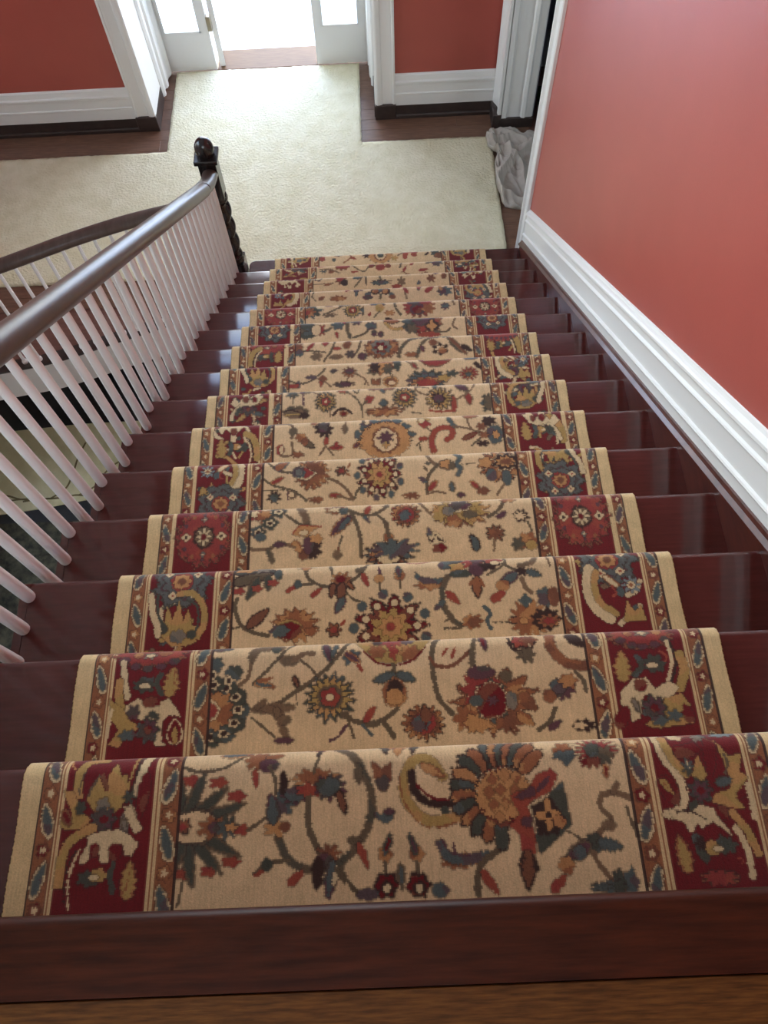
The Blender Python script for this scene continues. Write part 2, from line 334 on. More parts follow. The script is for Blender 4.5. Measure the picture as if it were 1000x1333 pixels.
# ---- casings: profile in (u across the face, v out of the face), run up from z0 to z1
def casing(name, prof, place, z0, z1, label, plinth=0.12, plp=None):
    e = struct(empty(name, place((0, 0), z0)), label, 'trim')
    MB().prism(prof, lambda p: place(p, z0 + plinth), lambda p: place(p, z1)).build('moulding', 'white_paint', e)
    us = [p[0] for p in prof]; vs = [p[1] for p in prof]
    pl = plp or [(min(us) - 0.004, 0), (max(us) + 0.004, 0), (max(us) + 0.004, max(vs) + 0.006), (min(us) - 0.004, max(vs) + 0.006)]
    MB().prism(pl, lambda p: place(p, z0), lambda p: place(p, z0 + plinth)).build('plinth_block', 'shoe_wood', e, bevel=0.004, seg=1)
cprof = [(0, 0), (0, 0.028), (0.014, 0.03), (0.02, 0.022), (0.045, 0.02), (0.095, 0.02), (0.105, 0.03), (0.125, 0.034), (0.135, 0.034), (0.148, 0.026), (0.150, 0)]
casing('trim_1', cprof, lambda p, z: (-1.806 + p[0], YF - p[1], z), HALL, NTOP + 0.12, 'white moulded casing at the left of the front door niche')
casing('trim_2', [(0.15 - u, v) for u, v in cprof[::-1]], lambda p, z: (0.018 + p[0], YF - p[1], z), HALL, NTOP + 0.12, 'white moulded casing at the right of the front door niche')
struct(MB().box(-1.81, 0.17, YF - 0.03, YF, NTOP, NTOP + 0.13).build('trim_3', 'white_paint'), 'white head casing over the front door niche', 'trim')
# inner stops of the niche, stepped
for sgn, X, nm in ((1, NX0, 'trim_4'), (-1, NX1, 'trim_5')):
    ip = [(5.43, 0.0), (5.43, 0.012), (5.447, 0.03), (5.475, 0.03), (5.482, 0.018), (5.53, 0.018), (5.54, 0.036), (5.57, 0.042), (5.60, 0.036), (5.61, 0.026), (5.66, 0.03), (5.70, 0.05), (5.735, 0.05), (5.735, 0)]
    e = struct(empty(nm, (X, 5.5, HALL)), 'white stepped door stop inside the niche, ' + ('left side' if sgn > 0 else 'right side'), 'trim')
    MB().prism(ip, lambda p: (X + sgn * p[1], p[0], HALL + 0.02), lambda p: (X + sgn * p[1], p[0], NTOP)).build('moulding', 'white_paint', e)
    MB().box(min(X, X + sgn * 0.012), max(X, X + sgn * 0.012), YF + 0.0, 5.43, HALL, HALL + 0.11).build('shoe', 'shoe_wood', e)

# doorway on the right: far jamb (panelled reveal), its casing on the hall side, near casing
e = struct(empty('trim_6', (1.07, 4.92, HALL)), 'white panelled jamb of the doorway beside the grey cloth', 'trim')
jp = [(0.95, 0), (0.95, 0.014), (0.99, 0.014), (1.0, 0.004), (1.008, 0.002), (1.095, 0.002), (1.105, 0.016), (1.125, 0.022), (1.14, 0.01), (1.18, 0.01), (1.19, 0)]
MB().prism(jp, lambda p: (p[0], 4.92 - p[1], HALL + 0.08), lambda p: (p[0], 4.92 - p[1], -0.35)).build('moulding', 'white_paint', e)
MB().box(0.945, 1.195, 4.897, 4.93, HALL, HALL + 0.08).build('plinth_block', 'shoe_wood', e, bevel=0.004, seg=1)
e = struct(empty('trim_7', (0.93, 5.0, HALL)), 'white casing on the hall side of the right doorway', 'trim')
sp = [(4.906, 0), (4.906, 0.028), (4.93, 0.032), (4.95, 0.022), (5.0, 0.022), (5.03, 0.034), (5.06, 0.05), (5.075, 0.05), (5.075, 0)]
MB().prism(sp, lambda p: (0.955 - p[1], p[0], HALL + 0.11), lambda p: (0.955 - p[1], p[0], -0.25)).build('moulding', 'white_paint', e)
MB().box(0.89, 0.955, 4.9, 5.075, HALL, HALL + 0.11).build('plinth_block', 'shoe_wood', e, bevel=0.004, seg=1)
e = struct(empty('trim_8', (0.94, 3.6, HALL)), 'white door casing ending the coral wall at the foot of the stairs', 'trim')
sp = [(3.54, 0), (3.54, 0.016), (3.548, 0.022), (3.556, 0.014), (3.565, 0.008), (3.645, 0.012), (3.652, 0.026), (3.66, 0.028), (3.668, 0.02), (3.668, 0)]
MB().prism(sp, lambda p: (XR - p[1], p[0], HALL), lambda p: (XR - p[1], p[0], -0.25)).build('moulding', 'white_paint', e)
MB().box(XR, 1.19, 3.66, 3.672, HALL, -0.35).build('jamb', 'white_paint', e)

# ---- front door set
d = struct(empty('door_1', (-0.83, NY, HALL)), 'white glazed front doors, the middle leaf standing open to the bright porch', 'door')
def leaf(name, x0, x1, st, label, zt=-0.62, bot=0.30, gx=None):
    g0, g1 = gx or (x0 + st, x1 - st); z0 = HALL + 0.012; y0, y1 = NY, NY + 0.045
    b = MB(); b.box(x0, g0, y0, y1, z0, zt); b.box(g1, x1, y0, y1, z0, zt); b.box(g0, g1, y0, y1, z0, z0 + bot); b.box(g0, g1, y0, y1, zt - 0.11, zt)
    o = b.build(name, 'white_paint', d); o['label'] = label
    f = MB()
    zb, zu = z0 + bot, zt - 0.11
    for q in ((g0, g1, zb, zb + 0.012), (g0, g1, zu - 0.012, zu), (g0, g0 + 0.012, zb, zu), (g1 - 0.012, g1, zb, zu)): f.box(q[0], q[1], y0 - 0.006, y0 + 0.004, q[2], q[3])
    f.build('glazing_bead', 'white_paint', o)
    MB().box(g0, g1, y0 + 0.02, y0 + 0.025, zb, zu).build('pane', 'glass', o)
    return o
leaf('door_leaf', NX0 + 0.01, -1.247, 0.06, 'white half glazed left leaf with bright pane', gx=(-1.598, -1.308))
leaf('door_leaf', -0.435, NX1 - 0.002, 0.065, 'white half glazed right leaf', gx=(-0.372, -0.083))
# the open middle leaf, swung outwards a little past square
ol = MB(); ang = math.radians(101)
def rot_leaf(u, v):  # u along the leaf from its hinge, v through its thickness
    hx, hy = -1.222, NY + 0.03
    return (hx + u * math.cos(ang) + v * math.sin(ang), hy + u * math.sin(ang) - v * math.cos(ang))
def obox(mb, u0, u1, v0, v1, z0, z1):
    c = [rot_leaf(u0, v0), rot_leaf(u1, v0), rot_leaf(u1, v1), rot_leaf(u0, v1)]
    mb.prism(c, lambda p: (p[0], p[1], z0), lambda p: (p[0], p[1], z1))
for q in ((0, 0.1, HALL + .015, -0.62), (0.68, 0.78, HALL + .015, -0.62), (0.1, 0.68, HALL + .015, HALL + 0.3), (0.1, 0.68, -0.73, -0.62)):
    obox(ol, q[0], q[1], 0, 0.042, q[2], q[3])
o = ol.build('open_leaf', 'white_paint', d); o['label'] = 'open middle leaf seen edge on'
g = MB(); obox(g, 0.1, 0.68, 0.018, 0.022, HALL + 0.3, -0.73); g.build('pane', 'glass', o)
h = MB(); h.box(-1.25, -1.215, NY - 0.008, NY + 0.04, -2.40, -2.29); h.build('hinge', 'brass', o, bevel=0.004)
b = MB(); b.box(NX0, NX1, NY - 0.005, NY + 0.08, -0.62, NTOP); b.build('head_rail', 'white_paint', d)
MB().box(-1.245, -0.435, NY + 0.0, NY + 0.25, HALL - 0.03, HALL + 0.006).build('threshold', 'threshold', d, bevel=0.004)
m = MB().box(-9, 9, NY + 0.25, 16, HALL - 0.2, HALL - 0.02)
struct(m.build('ground_porch', 'porch_stone'), 'pale sunlit stone porch beyond the open front door', 'ground')

m = MB().box(-6, 4.5, 5.9, 6.05, -0.55, -0.42); m.box(-6, -2.0, 5.9, 6.05, HALL - 0.1, -0.42); m.box(0.35, 4.5, 5.9, 6.05, HALL - 0.1, -0.42)  # unseen lintel and side walls, added to cut light on the threshold
struct(m.build('wall_porch', 'white_paint'), 'white outer wall around the porch door', 'wall')

m = MB(); m.box(XL - T, 1.19, YF, YF + T, -5.25, HALL - 0.3); m.box(-0.35, -0.25, YB, YF, -5.25, HALL - 0.25)
struct(m.build('wall_lower', 'ceiling_paint'), 'pale wall enclosing the level below', 'wall')
# ---- lower level seen down through the well
struct(MB().box(XL - 0.1, -0.3, YB, 5.1, -5.25, -5.12).build('floor_lower', 'dark_floor'), 'dark floor of the level below, seen past the balusters', 'floor')
lr = tag(empty('beige_rug', (-3.4, 3.5, -5.12)), 'beige rug with thin vine lines on the floor below the stairs', 'rug')
poly = [(-4.1, 2.98), (-3.7, 3.015), (-3.3, 3.06), (-2.9, 3.13), (-2.4, 3.2), (-1.6, 3.24), (-1.6, 3.98), (-2.4, 3.99), (-3.0, 3.985), (-3.8, 3.93), (-4.1, 3.9)]
MB().prism(poly, lambda p: (p[0], p[1], -5.12), lambda p: (p[0], p[1], -5.10)).build('pile', 'beige_rug', lr, bevel=0.004)
for k in range(8):
    xx = -4.0 + k * 0.26; pts = [(xx, 3.1 + 0.02 * k, -5.099)]
    aa = rng.uniform(0.3, 1.2)
    for j in range(4):
        aa += rng.uniform(-0.7, 0.7); q = pts[-1]
        pts.append((min(-1.8, max(-4.05, q[0] + 0.17 * math.cos(aa))), min(3.86, max(3.16, q[1] + 0.17 * math.sin(aa))), -5.099))
    MB().tube(smooth_path(pts, 5), circ(0.009, 6, 0.003)).build('vine_line', 'vine', lr)
tag(MB().box(-4.1, -1.2, 1.0, 2.92, -5.12, -5.107).build('dark_rug', 'dark_rug', bevel=0.003), 'dark mottled rug on the floor below, nearest the stairs', 'rug')

# ================================================================== STAIRCASE
st = tag(empty('staircase', (0, 1.7, HALL)), 'dark mahogany staircase with glossy treads leading down to the hall', 'staircase')
TT = 0.012                     # runner thickness: wood lies this much lower
XT0, XT1 = -0.926, 0.925
def tread_prof(dy=0.0):
    pr = []
    for k in range(7):
        a = -PI / 2 + PI * k / 6; pr.append((-0.010 - 0.016 + 0.016 * math.cos(a), -TT - 0.016 + 0.016 * math.sin(a)))
    return [(-RUN - 0.03, -TT - 0.032)] + pr + [(-RUN - 0.03, -TT)]
tp = tread_prof()
tmesh = MB().prism(tp, lambda p: (XT0, p[0], p[1]), lambda p: (XT1, p[0], p[1])).mesh('tread', 'tread_wood', smooth='auto')
rp_ = [(p[0], p[1]) for p in tp]
rmesh = MB().prism([(-0.225, -TT - 0.032)] + tp[1:-1] + [(-0.225, -TT)], lambda p: (-0.949, p[0], p[1]), lambda p: (XT0 - 0.0012, p[0], p[1])).mesh('return_nosing', 'tread_wood', smooth='auto')
rimesh = MB().box(-0.932, XT1, -0.06, -0.042, -RISE - TT + 0.0, -TT - 0.032).mesh('riser', 'tread_wood')
for n in range(1, 15):
    o = link('tread', tmesh, st, (0, ny(n), nz(n)))
    r_ = bpy.data.objects.new('return_nosing', rmesh); COL.objects.link(r_); r_.parent = o
    link('riser', rimesh, st, (0, ny(n), nz(n)))
# bottom step with a rounded corner
ys, xs_ = 14 * RUN, -0.872
out = [(XT1, ys - RUN - 0.03), (XT1, ys - 0.01)]
for k in range(7):
    a = PI / 2 + PI / 2 * k / 6; out.append((xs_ + 0.045 + 0.045 * math.cos(a), ys - 0.055 + 0.045 * math.sin(a)))
out += [(xs_, ys - RUN - 0.03)]
o = MB().prism(out, lambda p: (p[0], p[1], nz(15) - TT - 0.032), lambda p: (p[0], p[1], nz(15) - TT)).build('tread', 'tread_wood', st, bevel=0.008, seg=3)
o['label'] = 'bottom tread with a rounded corner'
MB().box(xs_ + 0.02, XT1, ys - 0.07, ys - 0.045, HALL, nz(15) - TT - 0.032).build('riser', 'tread_wood', st)
MB().box(xs_ - 0.05, xs_, ys - RUN - 0.05, ys - 0.2, HALL, nz(15) - TT).build('end_block', 'tread_wood', st)
# stringers follow the slope; h = height over the line through the step edges
def slope(y, h): return -RISE - y * RISE / RUN + h
def along(prof, y0, y1, name, m, parent, **kw):
    return MB().prism(prof, lambda p: (p[0], y0, slope(y0, p[1])), lambda p: (p[0], y1, slope(y1, p[1]))).build(name, m, parent, **kw)
Y0, Y1 = -RUN - 0.0, 3.538
along([(XT1, -0.34), (XT1, 0.0), (XR - 0.001, 0.0), (XR - 0.001, -0.34)], Y0, Y1, 'wall_stringer', 'stringer_wood', st)
along([(XR, 0.0), (0.921, 0.0), (0.915, 0.008), (0.915, 0.018), (0.921, 0.024), (0.927, 0.03), (0.930, 0.044), (XR, 0.046)], Y0, Y1, 'stringer_cap', 'stringer_wood', st)
along([(-0.945, -0.42), (-0.945, -0.20), (-0.92, -0.20), (-0.92, -0.42)], -RUN, 3.2, 'outer_stringer', 'white_paint', st)
# white skirting on the wall above
bb = struct(empty('baseboard_right', (0.94, 1.7, slope(1.7, 0))), 'white moulded skirting sloping down the coral wall beside the treads', 'baseboard')
bp_ = [(XR, 0.044), (0.938, 0.044), (0.938, 0.088), (0.931, 0.092), (0.929, 0.098), (0.932, 0.104), (0.940, 0.108), (0.940, 0.198), (0.934, 0.203), (0.931, 0.21), (0.934, 0.216), (0.94, 0.222), (0.942, 0.246), (0.936, 0.252), (0.93, 0.262), (0.931, 0.272), (0.937, 0.279), (0.945, 0.285), (0.950, 0.297), (XR, 0.300)]
along(bp_, Y0, Y1, 'board', 'white_paint', bb)

# ================================================================== STAIR BALUSTRADE
sb = tag(empty('stair_balustrade', (-0.925, 1.6, HALL)), 'white spindle balustrade with dark handrail and twisted black newel beside the stair runner', 'balustrade')
XB = -0.925; RH = 0.652
rail = [(XB, -0.36, slope(-0.36, RH)), (XB, 1.0, slope(1.0, RH)), (XB, 2.9, slope(2.9, RH)), (XB, 3.12, slope(3.12, RH) + 0.004), (XB - 0.003, 3.26, slope(3.26, RH) + 0.014), (XB - 0.006, 3.345, slope(3.345, RH) + 0.035), (XB - 0.008, 3.39, slope(3.39, RH) + 0.05)]
rprof = [(0.045 * math.cos(a) * (1.0 if math.sin(a) > -0.3 else 0.9), 0.040 * math.sin(a)) for a in [2 * PI * k / 20 for k in range(20)]]
MB().tube(smooth_path(rail, 6), rprof).build('handrail', 'rail_wood', sb, smooth=True)
OFF = (0.052, 0.1365, 0.221)
bm_ = []
for off in OFF:
    top = RH - 0.022 + off * RISE / RUN + TT
    pr = [(0.0158, 0.0), (0.0165, 0.01), (0.0165, 0.05), (0.0155, 0.25), (0.0135, top * 0.8), (0.0125, top)]
    bm_.append(MB().lathe(pr, seg=14).mesh('baluster', 'baluster_paint', smooth='auto'))
for n in range(1, 16):
    for k, off in enumerate(OFF):
        if n == 15 and off < 0.2: continue
        link('baluster', bm_[k], sb, (XB, ny(n) - off, nz(n) - TT))
# newel
NXc, NYc = -0.938, 3.432
nw = MB(); nw.box(NXc - 0.062, NXc + 0.062, NYc - 0.062, NYc + 0.062, HALL, -2.43)
nw = nw.build('newel_post', 'newel_wood', sb, bevel=0.006)
MB().lathe([(0.062, -2.432), (0.064, -2.425), (0.06, -2.415), (0.052, -2.405), (0.06, -2.398), (0.05, -2.385)], (NXc, NYc, 0), 20).build('base_ring', 'newel_wood', nw, smooth=True)
tw = MB(); nzs, nth = 60, 28; vs = []
for i in range(nzs + 1):
    f = i / nzs; z = -2.41 + f * (0.46)
    for j in range(nth):
        a = 2 * PI * j / nth; r_ = 0.049 + 0.013 * math.cos(2 * a - f * 4.6 * 2 * PI * 0.8)
        vs.append((NXc + r_ * math.cos(a), NYc + r_ * math.sin(a), z))
tw.add(vs, [(i * nth + j, i * nth + (j + 1) % nth, (i + 1) * nth + (j + 1) % nth, (i + 1) * nth + j) for i in range(nzs) for j in range(nth)])
tw.build('twisted_shaft', 'newel_wood', nw, smooth=True)
MB().lathe([(0.046, -1.96), (0.058, -1.95), (0.06, -1.935), (0.052, -1.925), (0.056, -1.915)], (NXc, NYc, 0), 20).build('upper_ring', 'newel_wood', nw, smooth=True)
MB().box(NXc - 0.05, NXc + 0.05, NYc - 0.05, NYc + 0.05, -1.92, -1.665).build('block', 'newel_wood', nw, bevel=0.004)
MB().box(NXc - 0.066, NXc + 0.066, NYc - 0.066, NYc + 0.066, -1.665, -1.64).build('cap', 'newel_wood', nw, bevel=0.006)
fp = [(0.046, -1.642)] + [(0.054 * math.cos(a), -1.605 + 0.068 * math.sin(a)) for a in [(-30 + 120 * k / 8) * PI / 180 for k in range(8)]] + [(0.004, -1.537)]
MB().lathe(fp, (NXc, NYc, 0), 20).build('finial', 'newel_wood', nw, smooth=True)
# post at the head of the stairs, outside the picture
MB().box(XB - 0.05, XB + 0.05, -0.46, -0.36, -0.004, 1.0).build('newel_post', 'newel_wood', sb, bevel=0.006)
MB().tube([(XB - 0.05, -0.41, 0.86), (XL + 0.01, -0.41, 0.86)], rprof).build('handrail', 'rail_wood', sb, smooth=True)
lm = MB().lathe([(0.0158, 0.0), (0.0165, 0.05), (0.0135, 0.6), (0.0125, 0.83)], seg=12).mesh('baluster', 'baluster_paint', smooth='auto')
for k in range(30): link('baluster', lm, sb, (XB - 0.14 - k * 0.1, -0.41, -0.002))

# ================================================================== CURVED BALUSTRADE around the well
cb = tag(empty('curved_balustrade', (-2.2, 2.9, HALL)), 'low curved balustrade with thin spindles around the well left of the stairs', 'balustrade')
cpath = [Vector((x, y, 0)) for x, y in cv]
# cumulative length
acc = [0]
for i in range(1, len(cpath)): acc.append(acc[-1] + (cpath[i] - cpath[i - 1]).length)
def at_len(s):
    i = max(0, min(len(acc) - 2, int(np.searchsorted(acc, s)) - 1)); f = (s - acc[i]) / (acc[i + 1] - acc[i]); return cpath[i].lerp(cpath[i + 1], f)
rz = HALL + 0.785
rp2 = [(0.044 * math.cos(a), 0.036 * math.sin(a)) for a in [2 * PI * k / 16 for k in range(16)]]
def rzz(x):
    f = max(0, min(1, (x + 2.6) / 1.1)); return rz - 0.005 + 0.062 * f * f * (3 - 2 * f)
MB().tube([(p.x, p.y + 0.03, rzz(p.x)) for p in cpath] + [(-1.0, 3.345, rzz(-1))], rp2).build('handrail', 'rail_wood', cb, smooth=True)
spm = MB().lathe([(0.018, 0.0), (0.018, 0.018), (0.0105, 0.024), (0.0105, 0.76), (0.0095, 0.80)], seg=10).mesh('spindle', 'baluster_paint', smooth='auto')
s = acc[-1] - 0.03
while s > 0.02:
    p = at_len(s); link('spindle', spm, cb, (p.x, p.y + 0.03, HALL + 0.004)); s -= 0.0935
MB().tube([(p.x, p.y + 0.02, HALL + 0.0) for p in cpath], [(-0.045, 0.004), (0.035, 0.004), (0.04, -0.004), (0.035, -0.016), (-0.045, -0.016)]).build('base_board', 'shoe_wood', cb)
o = MB().tube([(p.x, p.y - 0.008, HALL) for p in cpath], [(-0.008, -0.012), (0.008, -0.012), (0.008, -0.27), (-0.008, -0.27)]).build('fascia', 'white_paint', cb)

# ================================================================== HALL CARPET
RUGX0, RUGX1, RY0, RY1, RY2, EX0, EX1 = -4.1, 0.868, 3.558, 4.824, 5.745, -1.582, -0.077
poly = [(RUGX0, RY0), (RUGX1, RY0), (RUGX1 + 0.016, RY1), (EX1, RY1), (EX1, RY2), (EX0, RY2), (EX0, RY1), (RUGX0, RY1)]
def rugmesh():
    st_ = 0.025; vs = []; idx = {}; fs = []
    xs = np.arange(RUGX0, RUGX1 + 0.03, st_); ysv = np.arange(RY0, RY2 + 0.01, st_)
    def inside(x, y): return (RY0 - 1e-6 <= y <= RY1 + 1e-6 and RUGX0 - 1e-6 <= x <= RUGX1 + 0.012) or (EX0 - 1e-6 <= x <= EX1 + 1e-6 and RY1 - 0.05 <= y <= RY2 + 1e-6)
    r2 = np.random.RandomState(3)
    def vid(i, j):
        if (i, j) not in idx:
            x, y = xs[i], ysv[j]; idx[(i, j)] = len(vs)
            vs.append((float(x) + r2.uniform(-.002, .002), float(y) + r2.uniform(-.002, .002), HALL + 0.012 + 0.0025 * r2.rand() + 0.002 * math.sin(7 * x + 3 * y) * math.cos(5 * y - 2 * x)))
        return idx[(i, j)]
    for i in range(len(xs) - 1):
        for j in range(len(ysv) - 1):
            if all(inside(xs[a], ysv[b_]) for a, b_ in ((i, j), (i + 1, j), (i + 1, j + 1), (i, j + 1))):
                fs.append((vid(i, j), vid(i + 1, j), vid(i + 1, j + 1), vid(i, j + 1)))
    bm = bmesh.new(); bv = [bm.verts.new(v) for v in vs]
    for f in fs: bm.faces.new([bv[k] for k in f])
    be = [e for e in bm.edges if len(e.link_faces) == 1]
    ret = bmesh.ops.extrude_edge_only(bm, edges=be)
    for v in [g_ for g_ in ret['geom'] if isinstance(g_, bmesh.types.BMVert)]: v.co.z = HALL + 0.001
    me = bpy.data.meshes.new('hall_carpet'); bmesh.ops.recalc_face_normals(bm, faces=bm.faces); bm.to_mesh(me); bm.free(); me.shade_smooth(); me.materials.append(MATS['shag'])
    return me
tag(link('hall_carpet', rugmesh()), 'large cream shag carpet covering the hall and reaching into the door niche', 'carpet')

# ================================================================== CRUMPLED CLOTH on the floor by the doorway
def clothmesh():
    outl = [(0.834, 4.80), (0.87, 4.865), (0.94, 4.875), (1.006, 4.89), (1.075, 4.865), (1.115, 4.80), (1.20, 4.83), (1.235, 4.68), (1.20, 4.45), (1.17, 4.25), (1.10, 4.06), (1.02, 4.042), (0.93, 4.065), (0.888, 4.10), (0.878, 4.19), (0.862, 4.28), (0.87, 4.42), (0.875, 4.52), (0.905, 4.60), (0.87, 4.64), (0.84, 4.70)]
    cx, cy = 1.02, 4.46
    P_ = smooth_path([(a, b, 0) for a, b in outl + outl[:1]], 8)[:-1]; n = len(P_); R_ = 60
    from mathutils import noise
    folds = [(0.93, 4.42, 0.25, 0.97, 0.30, 0.030, 0.05), (1.0, 4.62, 0.9, 0.4, 0.18, 0.030, 0.05), (1.0, 4.12, 0.97, -0.2, 0.2, 0.024, 0.04), (0.9, 4.74, 0.8, 0.5, 0.14, 0.03, 0.045), (1.06, 4.36, -0.3, 0.95, 0.26, 0.026, 0.04), (1.1, 4.6, 0.5, 0.86, 0.2, 0.024, 0.04)]
    def hgt(x, y):
        h_ = 0.008
        for fx, fy, c, s_, L, w, a in folds:
            u = (x - fx) * c + (y - fy) * s_; v = -(x - fx) * s_ + (y - fy) * c + 0.03 * math.sin(u * 14)
            h_ += a * math.exp(-(u / L) ** 4) * max(0, 1 - abs(v) / w / 1.6) ** 1.2
        wx, wy = x + 0.05 * noise.noise((x * 6, y * 6, 3)), y + 0.05 * noise.noise((x * 6, y * 6, 9))
        for f, a, e_ in ((4.0, 0.035, 4), (8.0, 0.022, 4), (17.0, 0.008, 3)):
            h_ += a * (1 - abs(noise.noise(((wx + 0.35 * wy) * f * 1.5, (wy - 0.35 * wx) * f * 0.5, f)))) ** e_ * 0.8
        return min(h_, 0.12)
    vs = [(cx, cy, HALL + hgt(cx, cy))]; fs = []
    for r_ in range(1, R_ + 1):
        f = (r_ / R_) ** 0.9
        for p in P_:
            x, y = cx + (p.x - cx) * f, cy + (p.y - cy) * f
            on_rug = 0.016 if (x < 0.9) else 0.003
            z = HALL + on_rug + hgt(x, y) * (1 if r_ < R_ else 0.12) * (1 if r_ < R_ - 1 else 0.8)
            vs.append((x, y, z))
    for j in range(n): fs.append((0, 1 + j, 1 + (j + 1) % n))
    for r_ in range(R_ - 1):
        for j in range(n): fs.append((1 + r_ * n + j, 1 + (r_ + 1) * n + j, 1 + (r_ + 1) * n + (j + 1) % n, 1 + r_ * n + (j + 1) % n))
    me = bpy.data.meshes.new('crumpled_cloth'); me.from_pydata(vs, [], fs); me.update(); me.shade_smooth(); me.materials.append(MATS['cloth'])
    o = link('crumpled_cloth', me); sm = o.modifiers.new('thickness', 'SOLIDIFY'); sm.thickness = 0.003; sm.offset = 1
    return o
tag(clothmesh(), 'crumpled grey cloth lying on the floor by the right doorway', 'cloth')

